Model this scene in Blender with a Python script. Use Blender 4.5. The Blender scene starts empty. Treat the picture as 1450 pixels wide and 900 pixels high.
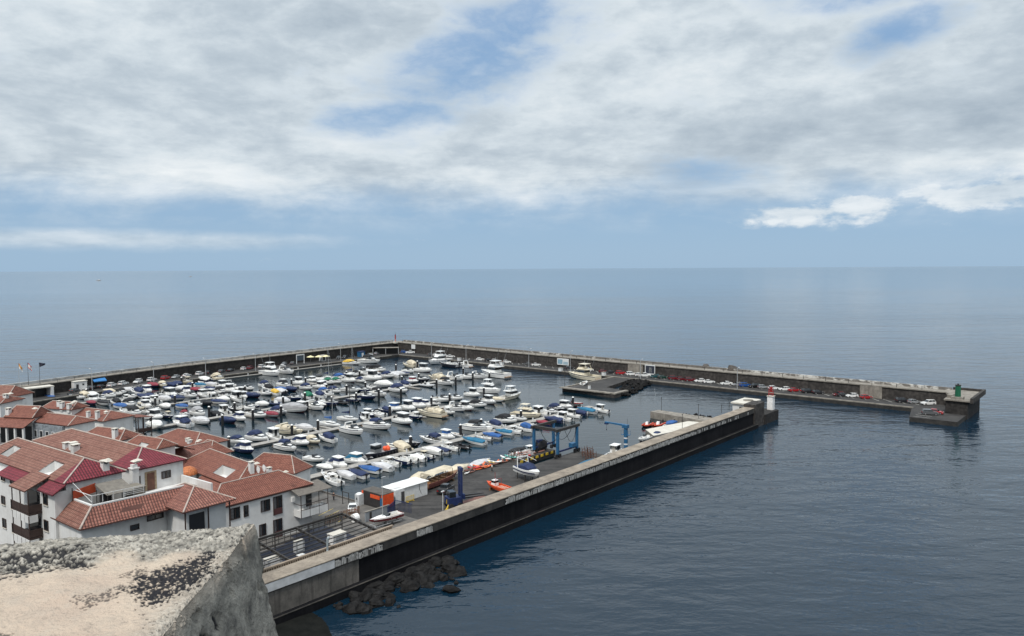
import bpy, math, random
from mathutils import Vector, Matrix, noise
from mathutils.geometry import tessellate_polygon
random.seed(11)
scene = bpy.context.scene
COL = scene.collection
# harbour axes: a runs out along the jetty, b across the basin; lengths in metres
UX, UY = 0.63801, 0.77003
_n = math.hypot(UX, UY); UX /= _n; UY /= _n
OX, OY = 20.167, 162.658
ROT = math.atan2(UY, UX)
def W(a, b, z=0.0):
    return Vector((OX + a*UX - b*UY, OY + a*UY + b*UX, z))

# ------------------------------------------------------------------ materials
MATS = {}
def nt(m):
    m.use_nodes = True
    return m.node_tree.nodes, m.node_tree.links
def mat(name, col, rough=0.6, metal=0.0, var=0.12, vscale=2.0, bump=0.0, bscale=8.0, spec=0.5, coat=0.0):
    """plain surface whose own colour varies a little (wear, dust)"""
    if name in MATS: return MATS[name]
    m = bpy.data.materials.new(name); N, Lk = nt(m)
    p = N['Principled BSDF']
    p.inputs['Roughness'].default_value = rough; p.inputs['Metallic'].default_value = metal
    p.inputs['Specular IOR Level'].default_value = spec
    if coat: p.inputs['Coat Weight'].default_value = coat
    g = N.new('ShaderNodeNewGeometry')
    n1 = N.new('ShaderNodeTexNoise'); n1.inputs['Scale'].default_value = vscale; n1.inputs['Detail'].default_value = 6
    Lk.new(g.outputs['Position'], n1.inputs['Vector'])
    r = N.new('ShaderNodeMapRange'); r.inputs[1].default_value = 0.3; r.inputs[2].default_value = 0.7
    r.inputs[3].default_value = 1-var; r.inputs[4].default_value = 1+var
    Lk.new(n1.outputs[0], r.inputs[0])
    mx = N.new('ShaderNodeVectorMath'); mx.operation = 'SCALE'; mx.inputs[0].default_value = col[:3]
    Lk.new(r.outputs[0], mx.inputs['Scale']); Lk.new(mx.outputs[0], p.inputs['Base Color'])
    if bump:
        n2 = N.new('ShaderNodeTexNoise'); n2.inputs['Scale'].default_value = bscale; n2.inputs['Detail'].default_value = 5
        Lk.new(g.outputs['Position'], n2.inputs['Vector'])
        b = N.new('ShaderNodeBump'); b.inputs['Strength'].default_value = bump; b.inputs['Distance'].default_value = 0.05
        Lk.new(n2.outputs[0], b.inputs['Height']); Lk.new(b.outputs[0], p.inputs['Normal'])
    MATS[name] = m
    return m
def ramp(N, stops):
    r = N.new('ShaderNodeValToRGB'); e = r.color_ramp.elements
    while len(e) > 1: e.remove(e[-1])
    e[0].position = stops[0][0]; e[0].color = (*stops[0][1], 1)
    for p, c in stops[1:]:
        x = e.new(p); x.color = (*c, 1)
    return r
def nz(N, Lk, vec, scale, detail=6, rough=0.55, dist=0.0):
    n = N.new('ShaderNodeTexNoise'); n.inputs['Scale'].default_value = scale; n.inputs['Detail'].default_value = detail
    n.inputs['Roughness'].default_value = rough; n.inputs['Distortion'].default_value = dist
    Lk.new(vec, n.inputs['Vector']); return n.outputs[0]
def mth(N, Lk, op, a, b=None, c=None):
    n = N.new('ShaderNodeMath'); n.operation = op
    for i, v in enumerate((a, b, c)):
        if v is None: continue
        if isinstance(v, (int, float)): n.inputs[i].default_value = v
        else: Lk.new(v, n.inputs[i])
    return n.outputs[0]
def mrange(N, Lk, v, a, b, c=0.0, d=1.0, smooth=False):
    n = N.new('ShaderNodeMapRange'); n.interpolation_type = 'SMOOTHSTEP' if smooth else 'LINEAR'
    Lk.new(v, n.inputs[0])
    for i, x in enumerate((a, b, c, d)): n.inputs[i+1].default_value = x
    return n.outputs[0]
def mixc(N, Lk, f, a, b):
    n = N.new('ShaderNodeMix'); n.data_type = 'RGBA'
    for i, v in ((0, f), (6, a), (7, b)):
        if isinstance(v, (int, float)): n.inputs[i].default_value = v
        elif isinstance(v, tuple): n.inputs[i].default_value = (*v, 1)
        else: Lk.new(v, n.inputs[i])
    return n.outputs[2]

# ------------------------------------------------------------------ mesh builder
class MB:
    def __init__(s): s.v = []; s.f = []; s.m = []; s.uv = []
    def add(s, verts, faces, mi=0, uvs=None):
        o = len(s.v); s.v += [tuple(p) for p in verts]
        for k, f in enumerate(faces):
            s.f.append([i+o for i in f]); s.m.append(mi)
            s.uv.append(uvs[k] if uvs else None)
        return s
    def box(s, c, d, mi=0, rz=0.0, taper=1.0):
        cx, cy, cz = c; x, y, z = d[0]/2, d[1]/2, d[2]/2; P = []
        ca, sa = math.cos(rz), math.sin(rz)
        for k in (-1, 1):
            t = taper if k > 0 else 1.0
            for i, j in ((-1, -1), (1, -1), (1, 1), (-1, 1)):
                px, py = i*x*t, j*y*t
                P.append((cx+px*ca-py*sa, cy+px*sa+py*ca, cz+k*z))
        return s.add(P, [(3, 2, 1, 0), (4, 5, 6, 7), (0, 1, 5, 4), (1, 2, 6, 5), (2, 3, 7, 6), (3, 0, 4, 7)], mi)
    def span(s, x0, x1, y0, y1, z0, z1, mi=0):
        return s.box(((x0+x1)/2, (y0+y1)/2, (z0+z1)/2), (x1-x0, y1-y0, z1-z0), mi)
    def hexa(s, P, mi=0):      # 4 bottom (ccw), 4 top
        return s.add(P, [(3, 2, 1, 0), (4, 5, 6, 7), (0, 1, 5, 4), (1, 2, 6, 5), (2, 3, 7, 6), (3, 0, 4, 7)], mi)
    def prism(s, poly, z0, z1, mi=0, mtop=None):
        n = len(poly)
        zt = z1 if callable(z1) else (lambda x, y: z1)
        P = [(x, y, z0) for x, y in poly] + [(x, y, zt(x, y)) for x, y in poly]
        s.add(P, [tuple(range(n-1, -1, -1))], mi); o = len(s.v)-2*n
        s.f.append([o+n+i for i in range(n)]); s.m.append(mi if mtop is None else mtop); s.uv.append(None)
        for i in range(n):
            j = (i+1) % n
            s.f.append([o+i, o+j, o+n+j, o+n+i]); s.m.append(mi); s.uv.append(None)
        return s
    def tube(s, p, q, r, n=6, r2=None, mi=0, cap=True):
        p = Vector(p); q = Vector(q); d = (q-p)
        if d.length < 1e-6: return s
        d.normalize(); a = d.orthogonal().normalized(); b = d.cross(a); r2 = r if r2 is None else r2
        P = [p+(a*math.cos(2*math.pi*i/n)+b*math.sin(2*math.pi*i/n))*r for i in range(n)]
        P += [q+(a*math.cos(2*math.pi*i/n)+b*math.sin(2*math.pi*i/n))*r2 for i in range(n)]
        F = [(i, (i+1) % n, n+(i+1) % n, n+i) for i in range(n)]
        if cap: F += [tuple(range(n-1, -1, -1)), tuple(range(n, 2*n))]
        return s.add(P, F, mi)
    def path(s, pts, r, n=5, mi=0):
        for p, q in zip(pts, pts[1:]): s.tube(p, q, r, n, mi=mi)
        return s
    def loft(s, secs, mi=0, closed=False, caps=True):
        n = len(secs[0]); P = [p for c in secs for p in c]; F = []
        for i in range(len(secs)-1):
            for j in range(n if closed else n-1):
                k = (j+1) % n
                F.append((i*n+j, i*n+k, (i+1)*n+k, (i+1)*n+j))
        if caps: F += [tuple(range(n-1, -1, -1)), tuple((len(secs)-1)*n+j for j in range(n))]
        return s.add(P, F, mi)
    def sphere(s, c, r, n=8, m=5, mi=0, z0=-1.0):
        secs = []
        P = []; F = []
        for i in range(m+1):
            t = math.asin(z0) + (math.pi/2-math.asin(z0))*i/m
            for j in range(n):
                P.append((c[0]+r[0]*math.cos(t)*math.cos(2*math.pi*j/n), c[1]+r[1]*math.cos(t)*math.sin(2*math.pi*j/n), c[2]+r[2]*math.sin(t)))
        for i in range(m):
            for j in range(n):
                k = (j+1) % n; F.append((i*n+j, i*n+k, (i+1)*n+k, (i+1)*n+j))
        return s.add(P, F, mi)
    def build(s, name, mats, parent=None, loc=None, rz=0.0, smooth=False):
        me = bpy.data.meshes.new(name); me.from_pydata(s.v, [], s.f)
        if not isinstance(mats, (list, tuple)): mats = [mats]
        for m in mats: me.materials.append(m)
        me.polygons.foreach_set('material_index', s.m)
        if smooth: me.polygons.foreach_set('use_smooth', [True]*len(s.f))
        if any(u is not None for u in s.uv):
            l = me.uv_layers.new(name='UVMap'); k = 0
            for f, u in zip(s.f, s.uv):
                for i in range(len(f)):
                    l.data[k].uv = u[i] if u else (0, 0); k += 1
        me.update()
        o = bpy.data.objects.new(name, me); COL.objects.link(o)
        if parent is not None: o.parent = parent
        if loc is not None: o.location = loc
        o.rotation_euler[2] = rz
        return o
def tag(o, label, cat, group=None):
    o['label'] = label; o['category'] = cat
    if group: o['group'] = group
    return o
def struct(o, kind='structure'):
    o['kind'] = kind; return o
def empty(name, loc, rz=0.0):
    o = bpy.data.objects.new(name, None); COL.objects.link(o); o.location = loc; o.rotation_euler[2] = rz
    o.empty_display_size = 0.3
    return o
def thing(name, label, cat, loc, rz=0.0, group=None):
    return tag(empty(name, loc, rz), label, cat, group)
KIDS = {}
def kids(o): return list(o.children)
def copy_tree(o, parent=None):
    c = o.copy(); COL.objects.link(c); c.parent = parent
    for ch in list(o.children): copy_tree(ch, c)
    return c
ORD = 'zeroth first second third fourth fifth sixth seventh eighth ninth tenth eleventh twelfth thirteenth fourteenth fifteenth sixteenth seventeenth eighteenth nineteenth twentieth'.split()
def ordinal(n):
    if n <= 20: return ORD[n]
    tens = {2: 'twenty', 3: 'thirty', 4: 'forty', 5: 'fifty', 6: 'sixty'}
    t, r = divmod(n, 10)
    return tens[t]+('-'+ORD[r] if r else '')+('' if r else 'th').replace('yth', 'ieth')

# common materials
WHITE = mat('white_gelcoat', (0.78, 0.78, 0.765), 0.28, var=0.07, vscale=0.6)
CREAM = mat('cream_gelcoat', (0.66, 0.60, 0.47), 0.35, var=0.07, vscale=0.6)
GREYW = mat('grey_gelcoat', (0.42, 0.43, 0.44), 0.4, var=0.1)
DARKHULL = mat('dark_hull', (0.018, 0.02, 0.03), 0.3)
NAVYHULL = mat('navy_hull', (0.012, 0.02, 0.06), 0.3)
BOOT = mat('boot_dark', (0.02, 0.025, 0.035), 0.5)
BOOTB = mat('boot_blue', (0.02, 0.05, 0.13), 0.5)
BOOTR = mat('boot_red', (0.13, 0.02, 0.02), 0.5)
GLASS = mat('dark_glass', (0.012, 0.016, 0.02), 0.06, var=0.3, spec=0.8)
SOLE = mat('cockpit_sole', (0.38, 0.36, 0.32), 0.7, var=0.25, vscale=1.5)
BLACK = mat('black_plastic', (0.012, 0.012, 0.014), 0.4)
STEEL = mat('steel', (0.5, 0.5, 0.5), 0.35, 0.8)
RUBBER = mat('rubber', (0.02, 0.02, 0.022), 0.7)
TEAK = mat('teak', (0.22, 0.13, 0.07), 0.7, var=0.25)
FAB = {
 'N': mat('navy_canvas', (0.012, 0.024, 0.075), 0.8, var=0.3, vscale=0.9, bump=0.3, bscale=2.5),
 'B': mat('blue_canvas', (0.020, 0.085, 0.26), 0.8, var=0.25, vscale=0.9, bump=0.3, bscale=2.5),
 'T': mat('teal_canvas', (0.012, 0.12, 0.22), 0.8, var=0.25, vscale=0.9, bump=0.3, bscale=2.5),
 'K': mat('black_canvas', (0.012, 0.013, 0.016), 0.85, var=0.3, vscale=0.9, bump=0.3, bscale=2.5),
 'R': mat('red_canvas', (0.20, 0.022, 0.038), 0.8, var=0.25, vscale=0.9, bump=0.3, bscale=2.5),
 'G': mat('green_canvas', (0.012, 0.13, 0.075), 0.8, var=0.25, vscale=0.9, bump=0.3, bscale=2.5),
 'G2': mat('grey_canvas', (0.30, 0.30, 0.31), 0.85, var=0.2, vscale=0.9, bump=0.3, bscale=2.5),
 'S': mat('silver_canvas', (0.48, 0.48, 0.49), 0.8, var=0.2, vscale=0.9, bump=0.3, bscale=2.5),
 'C': mat('cream_canvas', (0.52, 0.46, 0.35), 0.85, var=0.2, vscale=0.9, bump=0.3, bscale=2.5),
 'Y': mat('yellow_canvas', (0.62, 0.40, 0.06), 0.8, var=0.2, vscale=0.9, bump=0.3, bscale=2.5),
 'W': mat('white_canvas', (0.68, 0.68, 0.66), 0.8, var=0.15, vscale=0.9, bump=0.3, bscale=2.5),
}
FABN = {'N': 'navy', 'B': 'bright blue', 'T': 'teal', 'K': 'black', 'R': 'red', 'G': 'green', 'G2': 'grey', 'S': 'silver', 'C': 'cream', 'Y': 'yellow', 'W': 'white'}
BOATS = [
('P1n', -32.1, 53.4, 'open', 'W', 5.5),
('P1n', -34.2, 49.6, 'open', 'W', 6),
('P1n', -29.5, 51.2, 'cover', 'S', 5.5),
('P1n', -27.0, 49.9, 'cover', 'N', 6),
('P1n', -22.9, 50.8, 'cover', 'B', 6),
('P1n', -19.9, 50.0, 'cover', 'S', 6),
('P1n', -16.0, 51.3, 'open', 'W', 5.5),
('P1n', -12.8, 51.1, 'open', 'W', 6),
('P1n', -10.5, 50.8, 'open', 'W', 5.5),
('P1n', -8.6, 50.1, 'cover', 'W', 5.5),
('P1n', -5.4, 50.4, 'open', 'S', 5.5),
('P1n', -1.2, 52.2, 'cover', 'W', 6),
('P1n', 1.3, 51.6, 'cover', 'N', 5.5),
('P1n', 4.4, 51.4, 'open', 'W', 5.5),
('P1n', 7.9, 50.8, 'rib', 'K', 5.5),
('P1n', 14.1, 51.6, 'cover', 'T', 7),
('P1n', 18.6, 52.2, 'open', 'W', 5),
('P1n', 22.1, 52.1, 'cover', 'B', 6),
('P1n', 27.7, 52.5, 'cover', 'T', 5.5),
('P1n', 30.7, 51.6, 'open', 'W', 5.5),
('P1n', 34.9, 51.1, 'canopy', 'B', 6.5),
('P1n', 40.5, 52.1, 'open', 'K', 5.5),
('P1n', 44.4, 50.9, 'cover', 'R', 6),
('P1n', 50.7, 51.9, 'cover', 'N', 6.5),
('P1n', 54.7, 51.3, 'pilot', 'W', 6),
('P1n', 60.2, 51.7, 'pilot', 'W', 6),
('P1n', 65.4, 52.8, 'cover', 'N', 6),
('P1n', 69.5, 52.6, 'cover', 'T', 7),
('P1n', 73.3, 49.6, 'pilot', 'W', 6),
('P1f', -24.7, 69.0, 'cuddy', 'W', 6),
('P1f', -27.9, 60.1, 'cover', 'W', 5),
('P1f', -24.9, 59.5, 'hardtop', 'N', 6.5),
('P1f', -19.7, 59.4, 'hardtop', 'T', 6.5),
('P1f', -15.6, 59.8, 'dinghy', 'K', 4),
('P1f', -11.4, 60.3, 'work', 'K', 9),
('P1f', -4.5, 61.3, 'canopy', 'C', 8),
('P1f', 1.6, 62.8, 'open', 'K', 6.5),
('P1f', 7.5, 60.7, 'sport', 'N', 8),
('P1f', 13.2, 61.2, 'hardtop', 'B', 6.5),
('P1f', 18.0, 61.8, 'dinghy', 'W', 4),
('P1f', 26.8, 61.4, 'cruiser', 'W', 10),
('P1f', 33.2, 61.4, 'canopy', 'N', 7),
('P1f', 40.7, 62.1, 'canopy', 'K', 8),
('P1f', 45.8, 61.8, 'cuddy', 'W', 7),
('P1f', 51.4, 62.9, 'fly', 'C', 9.5),
('P1f', 56.6, 62.1, 'hardtop', 'W', 7.5),
('P1f', 61.0, 61.4, 'cuddy', 'W', 7),
('P1f', 66.1, 61.9, 'canopy', 'N', 6.5),
('P1f', 70.8, 62.3, 'hardtop', 'W', 7),
('P1f', 75.9, 63.3, 'rib', 'K', 6.5),
('P1f', 80.2, 63.4, 'dinghy', 'R', 4.5),
('P2n', -30.5, 90.6, 'hardtop', 'N', 7.5),
('P2n', -22.2, 84.5, 'sport', 'N', 8),
('P2n', -16.2, 86.7, 'hardtop', 'N', 7),
('P2n', -12.7, 86.3, 'canopy', 'C', 6),
('P2n', -8.8, 85.6, 'canopy', 'N', 7),
('P2n', 1.7, 87.1, 'cruiser', 'K', 9.5),
('P2n', 10.8, 86.6, 'cruiser', 'N', 9.5),
('P2n', 20.4, 86.2, 'pilot', 'K', 8.5),
('P2n', 28.1, 89.0, 'open', 'W', 6),
('P2n', 33.9, 88.3, 'cruiser', 'C', 10),
('P2n', 39.9, 86.4, 'open', 'W', 6.5),
('P2n', 45.6, 88.3, 'sport', 'W', 8),
('P2n', 48.4, 86.7, 'pilot', 'W', 6.5),
('P2n', 56.0, 87.8, 'canopy', 'K', 7),
('P2n', 62.4, 88.6, 'pilot', 'W', 7),
('P2n', 67.3, 89.3, 'cover', 'C', 6.5),
('P2n', 75.8, 89.4, 'fisher', 'W', 10),
('P2f', -25.2, 102.2, 'canopy', 'N', 6.5),
('P2f', -20.5, 100.4, 'canopy', 'N', 8),
('P2f', -16.8, 98.6, 'pilot', 'W', 7),
('P2f', -9.7, 101.5, 'cruiser', 'C', 10),
('P2f', -4.9, 100.8, 'cover', 'S', 7.5),
('P2f', -2.8, 99.0, 'dinghy', 'W', 4),
('P2f', 4.0, 100.3, 'sail', 'B', 8.5),
('P2f', 12.8, 103.0, 'sail', 'K', 8.5),
('P2f', 16.1, 98.9, 'pilot', 'W', 6),
('P2f', 23.5, 102.5, 'cuddy', 'W', 7),
('P2f', 30.0, 106.2, 'canopy', 'N', 5.5),
('P2f', 32.9, 104.6, 'hardtop', 'B', 7.5),
('P2f', 36.6, 101.9, 'pilot', 'W', 7.5),
('P2f', 41.8, 102.8, 'pilot', 'N', 8),
('P2f', 55.6, 104.4, 'cuddy', 'W', 8),
('P2f', 61.1, 103.4, 'cuddy', 'W', 7),
('P2f', 70.6, 103.6, 'pilot', 'W', 7),
('P2f', 80.4, 104.3, 'fly', 'W', 10),
('P3n', -35.7, 136.2, 'cover', 'K', 5.5),
('P3n', -29.9, 140.1, 'cover', 'W', 8),
('P3n', -23.5, 137.1, 'hardtop', 'N', 8),
('P3n', -18.0, 135.2, 'cover', 'S', 9),
('P3n', -1.5, 130.7, 'cuddy', 'W', 9),
('P3n', 2.1, 128.0, 'cover', 'R', 7.5),
('P3n', 11.7, 129.7, 'cover', 'G2', 11),
('P3n', 18.2, 127.7, 'sport', 'W', 9),
('P3n', 25.6, 130.2, 'cuddy', 'W', 9),
('P3n', 30.8, 129.3, 'rib', 'K', 6),
('P3n', 36.3, 129.3, 'open', 'W', 7),
('P3n', 42.8, 130.6, 'cuddy', 'W', 9),
('P3n', 49.7, 132.0, 'sport', 'W', 9),
('P3n', 60.7, 132.6, 'canopy', 'N', 9.5),
('P3n', 76.8, 133.5, 'rib', 'S', 7),
('P3n', 85.3, 131.8, 'sport', 'W', 9.5),
('P3f', -23.7, 153.5, 'pilot', 'W', 8),
('P3f', -20.0, 152.5, 'open', 'S', 6),
('P3f', -14.8, 151.7, 'canopy', 'R', 5),
('P3f', -12.0, 148.1, 'canopy', 'G2', 8.5),
('P3f', -8.8, 143.9, 'cover', 'K', 6.5),
('P3f', -5.0, 145.1, 'pilot', 'W', 7),
('P3f', -0.3, 146.2, 'cuddy', 'W', 7),
('P3f', 3.6, 144.4, 'cuddy', 'C', 7.5),
('P3f', 15.2, 145.9, 'rib', 'N', 7),
('P3f', 25.4, 149.4, 'cuddy', 'W', 7.5),
('P3f', 30.3, 149.4, 'canopy', 'G', 7),
('P3f', 41.4, 153.5, 'canopy', 'B', 7),
('P3f', 44.8, 151.8, 'canopy', 'N', 7.5),
('P3f', 50.1, 148.7, 'sport', 'W', 8),
('P3f', 52.7, 144.9, 'cuddy', 'W', 7),
('P3f', 58.2, 145.8, 'cuddy', 'W', 8),
('P3f', 65.6, 146.6, 'cover', 'W', 9),
('P3f', 71.9, 142.9, 'canopy', 'N', 7.5),
('P3f', 80.2, 146.4, 'hardtop', 'R', 7),
('P3f', 85.5, 146.1, 'cuddy', 'W', 8),
('P3f', 92.8, 145.0, 'sport', 'C', 9.5),
('P3f', 96.7, 138.3, 'sport', 'W', 10),
('P3f', 102.3, 136.2, 'cuddy', 'W', 9),
('P3f', 107.0, 133.6, 'cruiser', 'W', 10),
('P3f', 114.3, 131.1, 'fly', 'W', 14),
('P4n', -16.2, 176.2, 'hardtop', 'W', 7),
('P4n', -20.1, 164.3, 'cuddy', 'W', 7),
('P4n', -12.0, 169.7, 'cover', 'W', 6.5),
('P4n', -8.4, 165.1, 'cover', 'B', 7),
('P4n', -3.4, 165.5, 'cuddy', 'S', 7),
('P4n', 0.2, 165.2, 'cover', 'K', 7),
('P4n', 4.2, 163.5, 'cover', 'N', 7.5),
('P4n', 11.3, 165.1, 'pilot', 'K', 8.5),
('P4n', 19.0, 166.6, 'cover', 'N', 8),
('P4n', 25.1, 167.8, 'cuddy', 'W', 7),
('P4n', 27.4, 166.2, 'canopy', 'Y', 6),
('P4n', 34.2, 171.1, 'cover', 'B', 6.5),
('P4n', 36.7, 168.0, 'cover', 'N', 7.5),
('P4n', 42.5, 166.1, 'canopy', 'N', 7.5),
('P4n', 47.9, 165.0, 'pilot', 'W', 7),
('P4n', 57.2, 171.6, 'canopy', 'G', 7),
('P4n', 60.4, 170.6, 'canopy', 'G', 6.5),
('P4n', 65.8, 168.9, 'pilot', 'W', 8),
('P4n', 68.3, 164.7, 'canopy', 'N', 6),
('P4n', 74.9, 165.1, 'pilot', 'W', 10),
('P4n', 84.6, 166.4, 'canopy', 'N', 8),
('P4n', 91.8, 167.9, 'cover', 'S', 8),
('P4n', 101.1, 171.1, 'cuddy', 'W', 7.5),
('P4n', 106.9, 167.5, 'pilot', 'W', 9),
('P4f', -4.8, 197.4, 'cover', 'N', 7),
('P4f', -2.4, 194.7, 'cuddy', 'W', 6.5),
('P4f', 0.1, 191.1, 'pilot', 'W', 8),
('P4f', 4.0, 191.3, 'canopy', 'K', 7),
('P4f', 5.0, 184.4, 'cuddy', 'W', 7),
('P4f', 8.4, 182.7, 'hardtop', 'W', 7),
('P4f', 11.9, 183.5, 'hardtop', 'W', 6.5),
('P4f', 13.1, 175.5, 'canopy', 'K', 6),
('P4f', 20.1, 175.6, 'pilot', 'W', 7),
('P4f', 32.3, 178.0, 'canopy', 'K', 7.5),
('P4f', 40.3, 178.0, 'sport', 'W', 8.5),
('P4f', 48.3, 179.9, 'pilot', 'W', 7),
('P4f', 56.5, 182.2, 'hardtop', 'W', 6.5),
('P4f', 59.6, 181.6, 'hardtop', 'K', 7),
('P4f', 63.3, 180.2, 'sail', 'W', 9),
('P4f', 69.2, 179.4, 'canopy', 'B', 7.5),
('P4f', 77.7, 182.7, 'sail', 'W', 9),
('P4f', 84.5, 183.2, 'hardtop', 'K', 7),
('P4f', 91.7, 187.5, 'cruiser', 'W', 10),
('P4f', 95.1, 185.0, 'canopy', 'K', 9),
('P4f', 115.3, 186.0, 'canopy', 'C', 9),
('P5n', -24.7, 197.8, 'cover', 'R', 6),
('P5n', -22.3, 193.7, 'cover', 'K', 8),
('P5n', -19.5, 191.8, 'canopy', 'K', 6.5),
('P5n', -21.8, 181.3, 'cover', 'B', 8),
('P5n', -16.3, 194.7, 'cuddy', 'W', 6),
('P5n', -13.7, 196.2, 'open', 'W', 6),
('P5n', -9.7, 200.4, 'cuddy', 'W', 6.5),
('P5n', -7.3, 197.7, 'cover', 'N', 7),
('P5n', -22.1, 174.1, 'cover', 'K', 6.5),
('P5n', -24.4, 173.8, 'cuddy', 'W', 6),
('P5n', -18.9, 174.3, 'open', 'C', 6.5),
('P5n', -12.7, 183.0, 'hardtop', 'W', 7),
('P5n', 7.6, 208.6, 'cover', 'N', 6.5),
('P5n', 11.5, 203.4, 'cover', 'W', 7),
('P5n', 12.9, 195.9, 'cover', 'R', 7),
('P5n', 18.2, 194.8, 'cover', 'N', 6.5),
('P5n', 23.8, 196.0, 'pilot', 'W', 7),
('P5n', 26.6, 194.6, 'cruiser', 'W', 9),
('P5n', -18.6, 205.0, 'cuddy', 'W', 6.5),
('P5n', -22.0, 204.4, 'hardtop', 'W', 6.5),
('P5f', -24.1, 218.9, 'cuddy', 'W', 6),
('P5f', -22.0, 214.7, 'open', 'W', 6),
('P5f', -19.7, 218.6, 'canopy', 'C', 7),
('P5f', -17.2, 216.5, 'cover', 'W', 7),
('P5f', -10.2, 218.1, 'cover', 'C', 7.5),
('P5f', -10.1, 211.4, 'open', 'S', 6),
('P5f', -7.4, 213.9, 'canopy', 'K', 6.5),
('P5f', -3.5, 217.2, 'cover', 'S', 7),
('P5f', -0.8, 218.0, 'cuddy', 'W', 6.5),
('P5f', 2.0, 217.3, 'cuddy', 'W', 7),
('P5f', 8.2, 221.2, 'cover', 'R', 7.5),
('P5f', 11.0, 219.0, 'canopy', 'C', 7),
('P5f', 13.9, 218.1, 'cover', 'N', 7),
('P5f', 16.4, 217.1, 'cover', 'N', 7),
('P5f', 21.7, 219.5, 'open', 'C', 8),
('P5f', 16.8, 206.9, 'canopy', 'N', 6.5),
('P5f', 19.6, 204.8, 'cover', 'T', 7.5),
('P5f', 23.6, 204.3, 'cover', 'S', 7),
('P5f', 27.0, 204.5, 'cuddy', 'W', 6.5),
('QL', -29.9, 222.0, 'cover', 'B', 6.5),
('QL', 29.0, 219.8, 'cover', 'W', 8),
('QL', 34.9, 219.0, 'canopy', 'C', 8),
('QL', 25.1, 215.0, 'dinghy', 'W', 4.5),
('QL', 43.5, 223.9, 'dinghy', 'W', 4.5),
]
CARS_L = [(-20.3, 225.2, 'grey'), (-15.1, 226.0, 'silver'), (-13.2, 226.3, 'dark'), (-9.7, 226.8, 'black'), (-5.6, 227.5, 'white'), (-0.9, 228.3, 'white'), (5.2, 228.9, 'white'), (11.2, 229.5, 'white'), (17.3, 230.1, 'red'), (21.9, 230.6, 'silver'), (27.0, 231.1, 'white'), (33.2, 231.4, 'white'), (37.3, 231.4, 'dark'), (43.3, 231.4, 'grey'), (47.8, 231.4, 'dark'), (54.5, 231.4, 'white'), (57.7, 231.4, 'maroon'), (63.7, 231.4, 'white'), (75.5, 231.4, 'silver'), (80.7, 231.4, 'grey'), (108.0, 231.4, 'dark'), (112.0, 231.4, 'dark'), (128.5, 231.4, 'dark'), (133.0, 231.4, 'silver')]
CARS_R = [(148.6, 225.5, 'blue'), (148.6, 220.8, 'pickup'), (148.3, 204.0, 'grey'), (148.2, 200.1, 'white'), (148.1, 189.9, 'white'), (147.7, 168.9, 'white'), (147.7, 163.2, 'dark'), (147.6, 158.7, 'white'), (147.5, 151.3, 'white'), (147.3, 138.7, 'grey'), (147.2, 133.2, 'white'), (146.9, 113.5, 'dark'), (146.7, 103.2, 'white'), (146.6, 95.4, 'maroon'), (146.5, 91.7, 'dark'), (146.4, 86.6, 'red'), (146.3, 81.4, 'white'), (146.3, 77.3, 'white'), (146.2, 74.7, 'pickup'), (146.2, 69.8, 'teal'), (146.1, 66.1, 'green'), (146.0, 61.1, 'maroon'), (146.0, 57.7, 'maroon'), (145.9, 53.8, 'maroon'), (145.8, 49.6, 'white'), (145.8, 45.6, 'white'), (145.7, 38.3, 'white'), (145.6, 33.8, 'silver'), (145.5, 30.6, 'blue'), (145.5, 26.9, 'black'), (145.4, 23.5, 'silver'), (145.4, 19.5, 'white'), (145.3, 15.5, 'white'), (145.2, 11.7, 'red'), (145.1, 6.8, 'dark'), (145.1, 3.1, 'dark'), (145.0, -4.1, 'maroon'), (145.0, -5.4, 'dark'), (144.9, -8.5, 'white'), (144.8, -13.2, 'red'), (144.6, -24.8, 'dark'), (144.6, -28.3, 'silver'), (144.5, -32.6, 'white')]
PILINGS = [(-1.1, 60.0), (18.1, 60.2), (27.6, 60.9), (45.4, 60.4), (53.2, 59.5), (75.4, 62.0), (45.8, 100.1), (54.6, 100.0), (72.5, 99.9), (84.9, 147.5), (77.1, 129.1), (87.1, 128.2), (100.5, 131.1), (104.7, 125.5), (109.2, 144.8), (74.5, 146.4), (114.9, 180.1), (52.4, 122.7), (25.6, 98.4), (-2.9, 97.3), (25.3, 127.9), (36.0, 128.0), (46.3, 127.9), (45.4, 145.3), (54.8, 145.6), (70.8, 177.5), (75.0, 173.9), (99.5, 178.0), (-1.7, 144.1), (-5.1, 127.8), (4.2, 126.4), (15.1, 141.5), (14.8, 127.2), (-11.6, 97.5), (-31.0, 97.5), (20.5, 174.2), (42.2, 176.0), (48.2, 175.1), (25.1, 143.0), (-10.9, 143.7), (-6.6, 174.5), (-13.4, 174.8), (12.9, 199.0), (17.6, 216.7), (-15.9, 126.9), (-30.8, 141.3)]
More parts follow.
